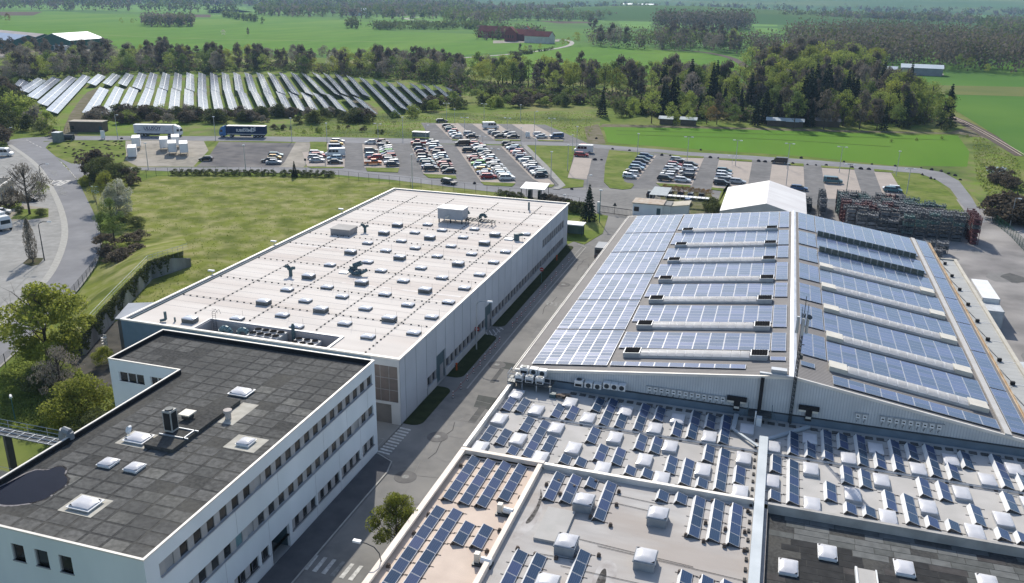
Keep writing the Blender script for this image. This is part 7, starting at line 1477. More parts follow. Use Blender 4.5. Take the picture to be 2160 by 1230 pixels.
x, y, _ = G(665, 345) if False else G(645, 358); t = thing('road_sign', 'dark sign on a post at the lower road by the pale gravel', 'sign', (x, y, 0)); q = MB(); q.cyl(0, 0, 0, 3.2, .05, 5); q.build('post', METAL, t, loc=(0, 0, 0)); q = MB(); q.box(-.35, -.05, 2.6, .35, 0, 3.3); q.build('plate', METALD, t, loc=(0, 0, 0))
x, y, _ = G(203, 420); t = thing('road_sign', 'light blue sign box on a post between the bushes and the road bend', 'sign', (x, y, 0)); q = MB(); q.cyl(0, 0, 0, 1.6, .06, 5); q.build('post', METAL, t, loc=(0, 0, 0)); q = MB(); q.box(-.9, -.2, 1.4, .9, .2, 3.2); q.build('plate', mat('sign_paleblue', (.45, .6, .7), None, 1), t, loc=(0, 0, 0))
# roof-edge boulders along the upper road
q = MB(); random.seed(31); vs = []; n = 6
for i in range(3):
    for j in range(n): a = 2*math.pi*j/n; r = (1.0, .85, .35)[i]*random.uniform(.8, 1.1); vs.append((r*math.cos(a), r*.7*math.sin(a), (0, .45, .8)[i]))
q.add(vs, [(i*n+j, i*n+(j+1) % n, (i+1)*n+(j+1) % n, (i+1)*n+j) for i in range(2) for j in range(n)]+[(12, 13, 14, 15, 16, 17)]); BOUL = q.mesh('boulder', mat('boulder_dark', (.05, .045, .05), (.08, .07, .07), 2))
BP = [(1292, 315), (1328, 318), (1396, 328), (1414, 329), (1478, 317), (1498, 333), (1515, 334), (1600, 341), (1614, 342), (1672, 346), (1690, 334), (1703, 348), (1721, 349), (1743, 349), (1780, 342), (1797, 354), (1815, 357), (1832, 358), (1839, 347), (1888, 351), (1943, 355), (1965, 359), (1985, 362), (2001, 367), (2014, 371), (2025, 380), (1945, 370), (1963, 377), (1971, 379), (1255, 338), (1269, 338), (1258, 293) , (1206, 400), (1001, 388), (257, 293)]
for k, (u, v) in enumerate(BP): x, y, _ = G(u, v); o = link('boulder', BOUL, None, (x, y, 0), random.uniform(0, 3)); o.scale = (random.uniform(.45, .85),)*3; o['label'] = 'dark boulder, %s from the left along the roads of the car park' % nth(sorted(range(len(BP)), key=lambda i: BP[i][0]).index(k)); o['category'] = 'boulder'; o['group'] = 'boulders along the car park roads'
# ================================================================== trees
def leafmat(name, c, c2, trans=.5):
    c = tuple(min(.6, x*1.7) for x in c); c2 = tuple(min(.5, x*1.6) for x in c2)
    return mat(name, c, c2, .55, .8, detail=3, trans=trans, perobj=.22, spec=.15, lo=.3, hi=.7)
LM = dict(young=leafmat('leaves_young', (0.17, 0.2, 0.045), (0.1, 0.13, 0.035)), lime=leafmat('leaves_lime', (0.175, 0.19, 0.035), (0.115, 0.13, 0.03)), green=leafmat('leaves_green', (0.09, 0.125, 0.035), (0.055, 0.08, 0.028)),
          bare=leafmat('twigs_brown', (0.11, 0.096, 0.076), (0.072, 0.064, 0.05), .35), grey=leafmat('twigs_grey', (0.16, 0.145, 0.12), (0.105, 0.095, 0.08), .35), conifer=leafmat('needles_dark', (0.022, 0.035, 0.02), (0.014, 0.022, 0.014), .05), blossom=leafmat('blossom_white', (0.42, 0.4, 0.31), (0.2, 0.21, 0.11), .4),
          bush=leafmat('bush_olive', (0.08, 0.095, 0.03), (0.05, 0.058, 0.024), .3), heath=leafmat('heath_brown', (0.1, 0.082, 0.058), (0.066, 0.055, 0.04), .3), rust=leafmat('leaves_rust', (0.2, 0.12, 0.05), (0.12, 0.09, 0.04), .2))
BARK = mat('bark', (0.11, 0.09, 0.075), (0.07, 0.06, 0.05), 2, .95); BARKL = mat('bark_pale', (0.3, 0.28, 0.25), (0.18, 0.16, 0.14), 2, .95)
rng = np.random.default_rng(12)
def leaf_quads(c, size, up=0.0, aspect=1.0):
    "small randomly turned faces at the given centres"
    n = len(c); a = rng.normal(size=(n, 3)); a[:, 2] += up*2; a /= np.linalg.norm(a, axis=1)[:, None]
    b = np.cross(a, rng.normal(size=(n, 3))); b /= np.linalg.norm(b, axis=1)[:, None]
    s = size*rng.uniform(.6, 1.3, (n, 1)); A, B = a*s*aspect, b*s
    v = np.stack([c-A-B*.6, c+A*.2-B, c+A+B*.5, c-A*.1+B], 1).reshape(-1, 3); return v
def quads_mesh(name, v, m):
    me = bpy.data.meshes.new(name); n = len(v)//4; me.vertices.add(len(v)); me.vertices.foreach_set('co', v.astype(np.float32).ravel()); me.loops.add(n*4); me.loops.foreach_set('vertex_index', np.arange(n*4, dtype=np.int32)); me.polygons.add(n); me.polygons.foreach_set('loop_start', np.arange(0, n*4, 4, dtype=np.int32)); me.polygons.foreach_set('loop_total', np.full(n, 4, dtype=np.int32)); me.materials.append(m); me.update(); me.validate(); return me
def crown_pts(kind, n, seed):
    "unit tree: height 1, crown cloud in clumps"
    r = np.random.default_rng(seed); out = []
    if kind == 'conifer':
        z = 1-np.sqrt(r.uniform(0.0, 1, n))*.93; ring = np.round(z*26)/26; z = z*.45+ring*.55; rad_ = (1-z)*.21*(.75+.25*np.sin(z*90))+.012; rr = rad_*np.sqrt(r.uniform(.25, 1, n)); a = r.uniform(0, 6.283, n); k = np.round(a/6.283*9)/9*6.283; a = a*.5+k*.5
        return np.stack([rr*np.cos(a), rr*np.sin(a), z-rr*.25], 1)
    if kind == 'column':
        z = r.uniform(.08, 1, n); rr = .14*np.sin(np.pi*np.clip(z, 0, 1)**.8)**.7*np.sqrt(r.uniform(0, 1, n)); a = r.uniform(0, 6.283, n); return np.stack([rr*np.cos(a), rr*np.sin(a), z], 1)
    if kind == 'round': nb, w, z0, z1, cr_ = 26, .3, .36, .93, .115
    elif kind == 'tall': nb, w, z0, z1, cr_ = 28, .17, .25, .95, .085
    elif kind == 'bush': nb, w, z0, z1, cr_ = 22, .5, .12, .8, .2
    elif kind == 'wide': nb, w, z0, z1, cr_ = 34, .42, .25, .92, .13
    cs = []
    for i in range(nb):
        t = r.uniform(0, 1); z = z0+(z1-z0)*t; prof = math.sin(math.pi*min(1, (t*.9+.14)))**.6; a = r.uniform(0, 6.283); q_ = w*prof*math.sqrt(r.uniform(.15, 1)); cs.append((q_*math.cos(a), q_*math.sin(a), z, cr_*r.uniform(.7, 1.25)))
    cs = np.array(cs); idx = r.integers(0, nb, n); d = r.normal(size=(n, 3)); d /= np.linalg.norm(d, axis=1)[:, None]; d[:, 2] *= .8; rad_ = r.uniform(.35, 1, (n, 1))**.6; return cs[idx, :3]+d*rad_*cs[idx, 3:4]
def limb_tree(q, seed, h, spread, n=9, r0=.02, z0=.2, twig=False, upw=.6):
    r = random.Random(seed); q.path([(0, 0, 0), (r.uniform(-.01, .01), r.uniform(-.01, .01), h*.45), (r.uniform(-.02, .02), r.uniform(-.02, .02), h*.9)], r0*.75, 6)
    q.tube((0, 0, 0), (0, 0, h*.3), r0*1.2, 7, 0, r0*.8)
    for i in range(n):
        z = z0+(h*.85-z0)*i/n; a = r.uniform(0, 6.283); l = spread*r.uniform(.6, 1)*(1-.45*i/n); p0 = (0, 0, z); p1 = (l*.5*math.cos(a), l*.5*math.sin(a), z+l*upw*.6); p2 = (l*math.cos(a+.2), l*math.sin(a+.2), min(h, z+l*upw*1.7)); q.tube(p0, p1, r0*.42, 4, 0, r0*.28); q.tube(p1, p2, r0*.28, 4, 0, r0*.1)
        if twig:
            for k in range(6):
                f = r.uniform(.2, 1); b = r.uniform(0, 6.283); ll = l*.4; m_ = tuple(p1[j]+(p2[j]-p1[j])*f for j in range(3)); q.tube(m_, (m_[0]+ll*math.cos(b), m_[1]+ll*math.sin(b), min(h*1.02, m_[2]+ll*1.2)), r0*.1, 3, 0, r0*.03)
PROTO = {}
def proto(kind, shape, lm, n, size, seed, aspect=1.0, up=0.0, bark=None, twig=False, z0=.2, spread=.3, limbs=9, r0=.014):
    q = MB(); limb_tree(q, seed, .97 if shape not in ('bush',) else .6, spread, limbs, r0, z0, twig); tr = q.mesh('trunk', bark or BARK); c = crown_pts(shape, n, seed); cr_ = quads_mesh('crown', leaf_quads(c, size, up, aspect), lm); PROTO.setdefault(kind, []).append((tr, cr_))
for s in (1, 2, 3):
    proto('young', 'round', LM['young'], 1500, .012, s, twig=True); proto('lime', 'round', LM['lime'], 1600, .013, s+10, twig=True); proto('green', 'round', LM['green'], 1700, .014, s+20)
    proto('bare', 'tall', LM['bare'], 1500, .0085, s+30, 3.4, 1.2, twig=True, spread=.22); proto('grey', 'round', LM['grey'], 1300, .0075, s+40, 3.4, 1.1, BARKL, True); proto('conifer', 'conifer', LM['conifer'], 2600, .014, s+50, 1.3, z0=.05, spread=.02, limbs=3)
    proto('blossom', 'round', LM['blossom'], 1500, .013, s+60); proto('bush', 'bush', LM['bush'], 1400, .03, s+70, spread=.4); proto('ybush', 'bush', LM['young'], 1300, .028, s+80, spread=.4); proto('hbush', 'bush', LM['heath'], 1300, .028, s+90, 1.8, .4, spread=.4); proto('gbush', 'bush', LM['grey'], 1000, .024, s+95, 2.0, .5, spread=.4)
proto('rust', 'round', LM['rust'], 1500, .014, 5); proto('column', 'column', LM['grey'], 1500, .007, 3, 4.0, 2.5, twig=True, spread=.1); proto('bigtree', 'wide', LM['lime'], 12000, .0115, 14, twig=True, spread=.42, limbs=14, r0=.018); proto('bigtree2', 'wide', LM['lime'], 9000, .0085, 15, twig=True, spread=.42, limbs=14, r0=.018); proto('bigbush', 'bush', LM['lime'], 8000, .014, 16, spread=.45, limbs=14, twig=True); proto('bigdark', 'bush', LM['bush'], 8000, .014, 17, spread=.45, limbs=14, twig=True); proto('bigbare', 'wide', LM['grey'], 2600, .006, 18, 3.5, .9, twig=True, spread=.42, limbs=22, r0=.02); proto('bigtall', 'round', LM['green'], 7000, .008, 19, twig=True); proto('bigblossom', 'wide', LM['blossom'], 9000, .013, 22, twig=True)
KW = dict(young='pale green young-leaved tree', lime='bright yellow-green tree', green='mid green leafy tree', bare='bare reddish-brown tree', grey='bare greyish tree', conifer='dark conifer', blossom='white blossoming tree', bush='dark olive bush', ybush='yellow-green bush', hbush='brown leafless bush', gbush='pale grey thorny bush', rust='rust-coloured leafy tree')
CATS = dict(bush='bush', ybush='bush', hbush='bush', gbush='bush')
GROUPS = {}
def tree(kind, u, v, h, where, label=None, xy=None, wid=1.0, name=None):
    x, y = xy if xy else G(u, v)[:2]; tr, cr_ = random.choice(PROTO[kind]); cat = CATS.get(kind, 'tree')
    t = thing(name or ('bush' if cat == 'bush' else 'conifer' if kind == 'conifer' else 'tree'), label or '', cat, (x, y, 0), random.uniform(0, 6.28)); s = h*random.uniform(.95, 1.05)*(1.0 if cat == 'tree' else 1.25); t.scale = (s*wid, s*wid, s)
    for nm_, me_ in (('trunk', tr), ('crown', cr_)): o = bpy.data.objects.new(nm_, me_); COL.objects.link(o); o.parent = t
    if not label: GROUPS.setdefault((kind, where), []).append((screen_u(x, y), t))
    return t
def inside(p, poly):
    c = False; j = len(poly)-1
    for i in range(len(poly)):
        if (poly[i][1] > p[1]) != (poly[j][1] > p[1]) and p[0] < (poly[j][0]-poly[i][0])*(p[1]-poly[i][1])/(poly[j][1]-poly[i][1]+1e-9)+poly[i][0]: c = not c
        j = i
    return c
def belt(poly, n, kinds, hr, where, wid=1.0, seed=1, tall_back=True):
    random.seed(seed); us = [p[0] for p in poly]; vs = [p[1] for p in poly]; k = 0; tries = 0; ks = [a for a, w in kinds for _ in range(w)]
    while k < n and tries < n*40:
        tries += 1; u, v = random.uniform(min(us), max(us)), random.uniform(min(vs), max(vs))
        if not inside((u, v), poly): continue
        kd = random.choice(ks); h = random.uniform(*hr)*(1.15 if kd in ('bare', 'conifer') else .85 if kd in ('blossom',) else 1); 
        if kd in CATS: h = min(h, random.uniform(2.5, 5))
        tree(kd, u, v, h, where, wid=wid*random.uniform(.85, 1.2)); k += 1
# belt behind the solar field
belt([(0, 150), (60, 140), (200, 136), (560, 144), (900, 152), (1000, 178), (1000, 196), (950, 186), (880, 172), (600, 158), (200, 160), (20, 182), (0, 176)], 150, [('bare', 4), ('young', 2), ('green', 2), ('grey', 2), ('lime', 1), ('bush', 2)], (10, 15), 'in the belt behind the solar field', 1.1, 1)
belt([(0, 150), (200, 138), (560, 146), (900, 154), (1000, 180), (880, 166), (560, 152), (200, 148)], 40, [('bare', 3), ('grey', 1)], (13, 16), 'among the tall bare belt trees', .9, 31)
belt([(0, 122), (60, 110), (160, 118), (330, 118), (620, 126), (900, 136), (1000, 158), (1000, 168), (880, 152), (560, 142), (200, 134), (0, 142)], 120, [('bare', 5), ('grey', 2), ('young', 1), ('green', 1), ('ybush', 1)], (9, 13), 'in the rear solar field belt', 1.15, 2)
belt([(0, 160), (110, 165), (40, 190), (0, 210)], 14, [('ybush', 2), ('bush', 2), ('green', 1)], (5, 9), 'left of the solar field', 1, 3)
for (u, v, h, kd) in ((275, 120, 10, 'lime'), (300, 122, 9.5, 'lime'), (338, 128, 13, 'grey'), (195, 108, 9, 'grey'), (195, 118, 7, 'bare'), (445, 140, 11, 'blossom'), (527, 136, 14, 'lime'), (600, 142, 12, 'lime'), (713, 134, 10, 'lime'), (1017, 175, 12, 'young'), (1050, 182, 12, 'bare'), (935, 160, 12, 'young'), (700, 150, 12, 'blossom'), (895, 168, 12, 'blossom')): random.seed(int(u)); tree(kd, u, v, h, 'topping the solar field belt')
# left corner bushes
for (u, v, h, kd) in ((30, 255, 9, 'ybush'), (60, 250, 8, 'ybush'), (15, 240, 10, 'bush'), (80, 262, 6, 'gbush'), (100, 268, 5, 'ybush'), (60, 275, 5, 'bush'), (30, 276, 6, 'bush'), (5, 200, 8, 'hbush'), (20, 222, 8, 'hbush'), (5, 285, 6, 'bush'), (110, 285, 3, 'ybush'), (88, 282, 4, 'bush'), (5, 300, 5, 'hbush'), (0, 262, 8, 'bush'), (116, 290, 2.5, 'hbush')): random.seed(int(u)*3+int(v)); tree(kd, u, v, h, 'left of the solar track', wid=1.1)
# hedge below the solar field
belt([(172, 262), (240, 262), (400, 262), (560, 264), (700, 262), (785, 262), (790, 250), (700, 244), (560, 244), (400, 244), (240, 242), (175, 248)], 100, [('bush', 5), ('hbush', 3), ('ybush', 1), ('gbush', 2)], (3.5, 5.5), 'in the hedge below the solar field', 1.25, 5)
belt([(825, 258), (900, 240), (990, 230), (1100, 226), (1240, 226), (1265, 218), (1200, 196), (1100, 188), (1000, 196), (960, 205), (900, 228), (830, 250)], 105, [('bush', 5), ('ybush', 4), ('hbush', 3), ('green', 1)], (4, 7), 'in the thicket right of the solar field', 1.25, 6)
belt([(560, 282), (780, 285), (860, 282), (850, 270), (560, 270)], 16, [('ybush', 1), ('bush', 2), ('hbush', 1)], (1.2, 1.8), 'in the grass by the upper road', 1, 7)
belt([(1000, 186), (1100, 196), (1260, 206), (1400, 212), (1500, 206), (1500, 180), (1350, 180), (1200, 176), (1100, 170), (1000, 165)], 110, [('young', 4), ('lime', 2), ('bare', 3), ('green', 2), ('grey', 1)], (12, 17), 'above the upper car park', 1, 8)
belt([(1262, 240), (1330, 256), (1420, 262), (1440, 250), (1400, 225), (1300, 215), (1265, 222)], 20, [('bush', 3), ('conifer', 2), ('green', 2), ('bare', 1)], (6, 10), 'beside the dirt track end', 1, 9)
belt([(1320, 262), (1500, 268), (1700, 272), (1860, 276), (2000, 276), (2010, 262), (1960, 240), (1840, 232), (1700, 236), (1560, 236), (1440, 232), (1330, 246)], 90, [('conifer', 3), ('young', 3), ('green', 3), ('bush', 2), ('ybush', 1), ('bare', 2)], (9, 15), 'behind the green strip field', 1, 10)
belt([(1400, 232), (1560, 236), (1700, 236), (1840, 230), (1960, 236), (1930, 206), (1830, 196), (1700, 198), (1560, 200), (1440, 205)], 90, [('bare', 4), ('conifer', 2), ('young', 4), ('green', 2), ('grey', 1)], (13, 19), 'in the middle of the wood', 1, 11)
belt([(1560, 200), (1700, 196), (1840, 190), (1850, 168), (1800, 150), (1640, 150), (1560, 165)], 70, [('young', 5), ('bare', 4), ('lime', 1), ('green', 1)], (16, 22), 'in the tall wood right of the rail bend', 1.1, 12)
for (u, v, h) in ((1398, 232, 20), (1425, 236, 15), (1466, 228, 15), (1548, 232, 15), (1580, 236, 17), (1612, 262, 15), (1640, 262, 14), (1690, 262, 20), (1712, 258, 16), (1742, 245, 21), (1775, 255, 15), (1995, 268, 17), (1600, 250, 12), (1655, 240, 12), (1270, 246, 12)): random.seed(int(u)); tree('conifer', u, v, h, 'standing out of the wood', wid=1.15)
for (u, v, h, kd) in ((1500, 268, 9, 'rust'), (1665, 258, 11, 'blossom'), (1820, 215, 15, 'young'), (1780, 205, 15, 'young'), (1640, 190, 18, 'young'), (1680, 186, 18, 'young'), (1730, 195, 17, 'young'), (1690, 170, 18, 'young'), (1800, 170, 18, 'young'), (1590, 190, 14, 'lime'), (1400, 212, 13, 'lime'), (1310, 206, 12, 'young'), (1490, 262, 12, 'young'), (1450, 265, 10, 'young'), (1900, 262, 16, 'young'), (1950, 262, 15, 'young'), (1870, 262, 14, 'young'), (1820, 268, 9, 'bare'), (1850, 268, 9, 'bare'), (2020, 150, 12, 'young'), (2045, 150, 11, 'young'), (2080, 158, 8, 'lime'), (1862, 145, 12, 'young'), (1170, 205, 13, 'young'), (1130, 200, 15, 'bare'), (1160, 190, 15, 'bare'), (1245, 190, 13, 'lime')): random.seed(int(u)+9); tree(kd, u, v, h, 'standing clear in the wood edge')
belt([(1690, 262), (1800, 264), (1800, 235), (1700, 232)], 18, [('conifer', 1)], (14, 19), 'in the dark conifer stand', 1.1, 44)
belt([(1390, 250), (1420, 252), (1420, 232), (1395, 230)], 5, [('conifer', 1)], (14, 18), 'in the left conifer group', 1.1, 45)
for k_, (u, v, h) in enumerate(((1625, 176, 22), (1655, 172, 22), (1700, 176, 23), (1735, 172, 21), (1770, 180, 21), (1795, 168, 22), (1840, 172, 21), (1760, 190, 20), (1820, 190, 19), (1640, 205, 19), (1600, 215, 18), (1500, 222, 16), (1880, 252, 17), (1920, 256, 17), (1960, 250, 16))): random.seed(k_+400); tree('young' if k_ % 3 else 'lime', u, v, h, 'among the tall pale crowns', wid=1.25)
# rows far off that still show as single trees
belt([(1380, 88), (1400, 104), (1560, 122), (1560, 108), (1460, 86)], 34, [('bare', 5), ('grey', 1), ('young', 1)], (14, 22), 'along the railway bend', 1, 20)
for (u, v, h, kd) in ((1097, 114, 9, 'bare'), (1108, 114, 7, 'lime'), (1118, 113, 8, 'grey'), (1140, 108, 7, 'lime'), (1187, 100, 9, 'lime'), (1199, 98, 9, 'lime'), (1216, 96, 14, 'lime'), (1245, 96, 10, 'young'), (1262, 98, 8, 'green'), (257, 52, 10, 'young'), (280, 54, 10, 'young'), (472, 80, 9, 'blossom'), (524, 76, 9, 'bare'), (18, 50, 14, 'rust'), (0, 50, 14, 'green'), (1266, 98, 22, 'bare'), (1290, 98, 24, 'bare'), (1300, 100, 20, 'grey'), (1245, 62, 20, 'bare') , (1320, 102, 20, 'bare'), (1255, 78, 22, 'bare')): random.seed(int(u)+4); tree(kd, u, v, h, 'standing alone in the far fields')
# meadow corner and roadside
random.seed(50)
tree('bigtree', 105, 778, 12.6, '', 'large yellow-green tree in front of the main road, left of the retaining wall', wid=1.18)
tree('bigbush', 190, 900, 7.0, '', 'yellow-green bush right behind the office, below the white chairs', wid=1.25); tree('bigbare', 135, 850, 8, '', 'grey leafless shrub between the large tree and the yellow-green bush', wid=.9)
tree('bigdark', 150, 880, 4.4, '', 'dark bush added for the shade under the large yellow-green tree', wid=1.3); tree('bigdark', 205, 940, 5, '', 'dark bush beside the left office wall', wid=1.2); tree('bigdark', 100, 830, 4, '', 'dark bush added for the shade left of the large tree', wid=1.5); tree('bigbush', 225, 770, 3, '', 'small green shrub at the foot of the retaining wall')  # dark bushes by the large tree are added to darken its shaded ground
tree('bigblossom', 256, 472, 10.0, '', 'white blossoming tree beside the mottled meadow', wid=.72); tree('bigtall', 243, 520, 10.5, '', 'thin dark-trunked tree in the brown heath bed', wid=.9); tree('bigtree2', 233, 440, 9.5, '', 'pale green tree right of the road bend', wid=1.0)
for (u, v, h, kd, lb) in ((225, 385, 8, 'bigdark', 'broad dark bush in front of the swap bodies'), (252, 392, 7, 'bigdark', 'dark bush behind the blossoming tree'), (208, 372, 6.5, 'hbush', 'brown bush nearest the road junction'), (182, 392, 3, 'bigbush', 'low green shrub at the road bend'), (270, 392, 4, 'hbush', 'small brown bush at the fence corner'), (288, 366, 2.2, 'bigdark', 'low dark hedge end by the lower road')):
    tree(kd, u, v, h, '', lb, wid=1.2)
for (u, v, h, kd, lb) in ((262, 470, 3, 'bigdark', 'round dark shrub right of the blossoming tree'), (288, 480, 3.0, 'bigdark', 'dark juniper at the meadow edge'), (230, 545, 2.4, 'hbush', 'brown heath clump at the road fence'), (262, 552, 2.4, 'hbush', 'brown heath clump below the thin tree'), (288, 540, 2.2, 'hbush', 'right brown heath clump below the thin tree'), (275, 515, 2.0, 'hbush', 'brown heath clump above the others'), (245, 558, 2.2, 'hbush', 'nearest brown heath clump'), (225, 520, 2.4, 'hbush', 'brown heath clump right of the fence bend'), (298, 505, 1.8, 'hbush', 'small brown heath clump at the meadow'), (255, 535, 1.8, 'ybush', 'small green shrub among the brown heath')):
    tree(kd, u, v, h, '', lb, wid=1.5)
tree('bigbare', 63, 452, 12, '', 'bare spreading tree on the left forecourt bed', wid=1.0); tree('column', 70, 553, 8.4, '', 'small grey columnar tree on its round bed'); tree('hbush', 28, 437, 4, '', 'reddish shrub beside the workshop'); tree('bigdark', 42, 450, 2, '', 'round shrub on the left bed'); tree('bigdark', 88, 456, 2.2, '', 'dark shrub at the corner of the left bed', wid=1.3); tree('ybush', 85, 410, 3, '', 'green shrub behind the bare forecourt tree'); tree('hbush', 5, 305, 5, '', 'brown bush behind the cut-off van')
tree('conifer', 1241, 466, 8.6, '', 'dark slender conifer beside the yard gate', wid=1.25); tree('bigtree', 0, 0, tall(838, 1168, 1042)/1.0, '', 'green street tree behind the parapet of the pinkish roof', xy=G(838, 1168)[:2], wid=.8)
tree('conifer', 622, 374, 4.5, '', 'small young conifer at the lower road fence', wid=1.2)
def hedge(pts, n, kd, h, lb, wid=1.4):
    for i, (u, v) in enumerate(resample(pts, n)): random.seed(i+int(u)); t = tree(kd, u, v, h, lb, wid=wid)
hedge([(370, 369), (575, 370)], 15, 'bush', 1.5, 'in the left clipped hedge'); hedge([(600, 371), (698, 373)], 8, 'bush', 1.6, 'in the right clipped hedge'); hedge([(1055, 415), (1095, 420)], 4, 'bush', 1.6, 'in the hedge beside the turnstile shelter'); hedge([(1150, 424), (1195, 436)], 5, 'hbush', 1.8, 'in the brown hedge behind the white hall'); hedge([(1200, 445), (1232, 450)], 4, 'bush', 2.4, 'at the conifer beside the yard gate'); hedge([(1500, 440), (1512, 458)], 4, 'bush', 2.6, 'beside the storage tent'); hedge([(1402, 412), (1494, 422)], 9, 'rust', 3.0, 'in the row behind the nose-on cars')
hedge([(2100, 385), (2140, 400)], 5, 'hbush', 2.8, 'at the small pond right of the service road'); hedge([(2118, 462), (2165, 476)], 6, 'hbush', 5.5, 'at the right edge behind the service gate', 1.5); hedge([(2090, 362), (2130, 372)], 3, 'hbush', 1.6, 'above the small pond'); hedge([(1880, 300), (2040, 290)], 4, 'ybush', 1.0, 'dotted in the rough strip', 1)
sheet('pond', smooth([(2078, 352), (2128, 352), (2130, 366), (2108, 374), (2084, 366)], 1), mat('pond_water', (0.03, 0.035, 0.03), (0.02, 0.025, 0.02), .3, .2, spec=.5), 0.04)
# ivy on the retaining wall
iv = []
for i in range(3):
    a, b = Vector(wp[i]), Vector(wp[i+1]); n_ = Vector((.45, -.3, 0))
    for k in range((4200, 3600, 500)[i]): f = rng.uniform(); z = 3.6-rng.uniform()**1.3*3.2*(.6+.4*math.sin(f*17)); p = a.lerp(b, f); iv.append((p.x+n_.x*1.1+rng.normal()*.12, p.y+n_.y+rng.normal()*.12, max(.1, z)))
o = link('ivy', quads_mesh('ivy', leaf_quads(np.array(iv), .14), LM['bush'])); o['kind'] = 'stuff'; o['label'] = 'dark ivy hanging over the retaining wall'
# label the belts' trees
for (kind, where), L_ in GROUPS.items():
    L_.sort(key=lambda a: a[0])
    for i, (u_, t) in enumerate(L_):
        t['label'] = ('%s %s from left %s' % (nth(i), KW[kind], where)) if len(L_) > 1 else '%s %s' % (KW[kind], where); t['group'] = '%ss %s' % (KW[kind], where)
def world_co(o):
    n = len(o.data.vertices); v = np.empty(n*3, np.float32); o.data.vertices.foreach_get('co', v); par = o.parent; s = par.scale; a = par.rotation_euler.z; v = v.reshape(-1, 3)*np.array(s[:])
    return np.stack([v[:, 0]*math.cos(a)-v[:, 1]*math.sin(a)+par.location.x, v[:, 0]*math.sin(a)+v[:, 1]*math.cos(a)+par.location.y, v[:, 2]], 1)
def join_small(cats, keep, label):
    "individuals beyond the largest `keep` become one mass per material"
    KT = [t for t in COL.objects if t.get('category') in cats and t.type == 'EMPTY']
    KT.sort(key=lambda t: -t.scale[2]/max(1, math.hypot(t.location.x, t.location.y))); acc = {}
    for t in KT[keep:]:
        for c in list(t.children):
            co = world_co(c); m_ = c.data.materials[0]
            if c.name.startswith('crown'): acc.setdefault(m_.name, []).append(co)
            bpy.data.objects.remove(c)
        bpy.data.objects.remove(t)
    for k, L_ in acc.items():
        o = link('small_trees', quads_mesh('small_trees', np.concatenate(L_), bpy.data.materials[k])); o['kind'] = 'stuff'; o['label'] = label
join_small(('tree',), 288, 'smaller trees filling the far belts'); join_small(('bush',), 285, 'smaller bushes filling the thickets')
# mole hills and tufts on the mown island and rough grass
def tufts(name, poly, n, h, m_, seed, label, z=0.0, size=.16):
    random.seed(seed); us = [p[0] for p in poly]; vs = [p[1] for p in poly]; c = []
    while len(c) < n:
        u, v = random.uniform(min(us), max(us)), random.uniform(min(vs), max(vs))
        if inside((u, v), poly): x, y, _ = G(u, v); c.append((x, y, z+random.uniform(.02, h)))
    o = link(name, quads_mesh(name, leaf_quads(np.array(c), size), m_)); o['kind'] = 'stuff'; o['label'] = label; return o
tufts('grass_tufts', [(268, 392), (640, 374), (830, 392), (700, 560), (330, 640), (160, 700), (215, 560), (240, 470)], 4000, .1, LM['young'], 3, 'grass tufts over the mottled meadow', size=.12)
tufts('grass_tufts', [(700, 250), (900, 244), (1265, 236), (1240, 296), (1150, 262), (890, 260), (885, 290), (560, 288)], 5000, .3, LM['young'], 4, 'rough grass tufts above the car park', size=.2)
tufts('grass_tufts', [(2050, 300), (2060, 285), (2150, 340), (2160, 460), (2100, 440), (2060, 380)], 2500, .3, LM['young'], 5, 'rough tufts beside the railway', size=.25)
tufts('undergrowth', [(0, 790), (60, 740), (170, 780), (235, 900), (120, 930), (0, 900)], 26000, .35, LM['young'], 6, 'low green undergrowth left of the office', size=.13)
random.seed(15); mh = MB(); poly = [(100, 312), (140, 298), (258, 298), (262, 330), (180, 342)]; k = 0
while k < 60:
    u, v = random.uniform(100, 262), random.uniform(298, 342)
    if not inside((u, v), poly): continue
    x, y, _ = G(u, v); r_ = random.uniform(.35, .8); mh.tube((x, y, .05), (x, y, .3), r_, 7, 0, r_*.3); k += 1
o = mh.build('mole_hills', mat('mole_soil', (0.05, 0.045, 0.03), (0.035, 0.03, 0.02), 1)); o['kind'] = 'stuff'; o['label'] = 'dark mole hills dotted over the mown island'

# ================================================================== far land
HW_ = mat('hill_wood', (0.05, 0.06, 0.045), (0.08, 0.085, 0.05), 0.012, 1, (0.05, 0.11, 0.035), 0.0016, detail=12)
# woods that read as one mass: low-cost trees joined
def low_tree(V, x, y, h, w, n, r):
    c = r.normal(size=(n, 3))*np.array([w*.42, w*.42, h*.2]); c[:, 2] += h*.62; c[:, 2] = np.clip(c[:, 2], h*.08, h*1.02); k = max(2, n//7); c[:k, :2] *= .25; c[:k, 2] = r.uniform(.03, .45, k)*h; c += np.array([x, y, 0]); V.append(c)
def wood(name, poly, n, hr, mats_, label, seed, per=26, size=1.0, z=0.0, wf=.42):
    r = np.random.default_rng(seed); random.seed(seed); us = [p[0] for p in poly]; vs = [p[1] for p in poly]; lists = [[] for _ in mats_]; k = 0
    while k < n:
        u, v = random.uniform(min(us), max(us)), random.uniform(min(vs), max(vs))
        if not inside((u, v), poly): continue
        x, y, _ = G(u, v); h = random.uniform(*hr); low_tree(lists[random.randrange(len(mats_))], x, y, h, h*wf, per, r); k += 1
    for L_, m_ in zip(lists, mats_):
        if L_: c = np.concatenate(L_); o = link(name, quads_mesh(name, leaf_quads(c+np.array([0, 0, z]), size, .5, 1.5), m_)); o['kind'] = 'stuff'; o['label'] = label
WB, WG_, WY, WK = LM['bare'], LM['green'], LM['young'], LM['bush']
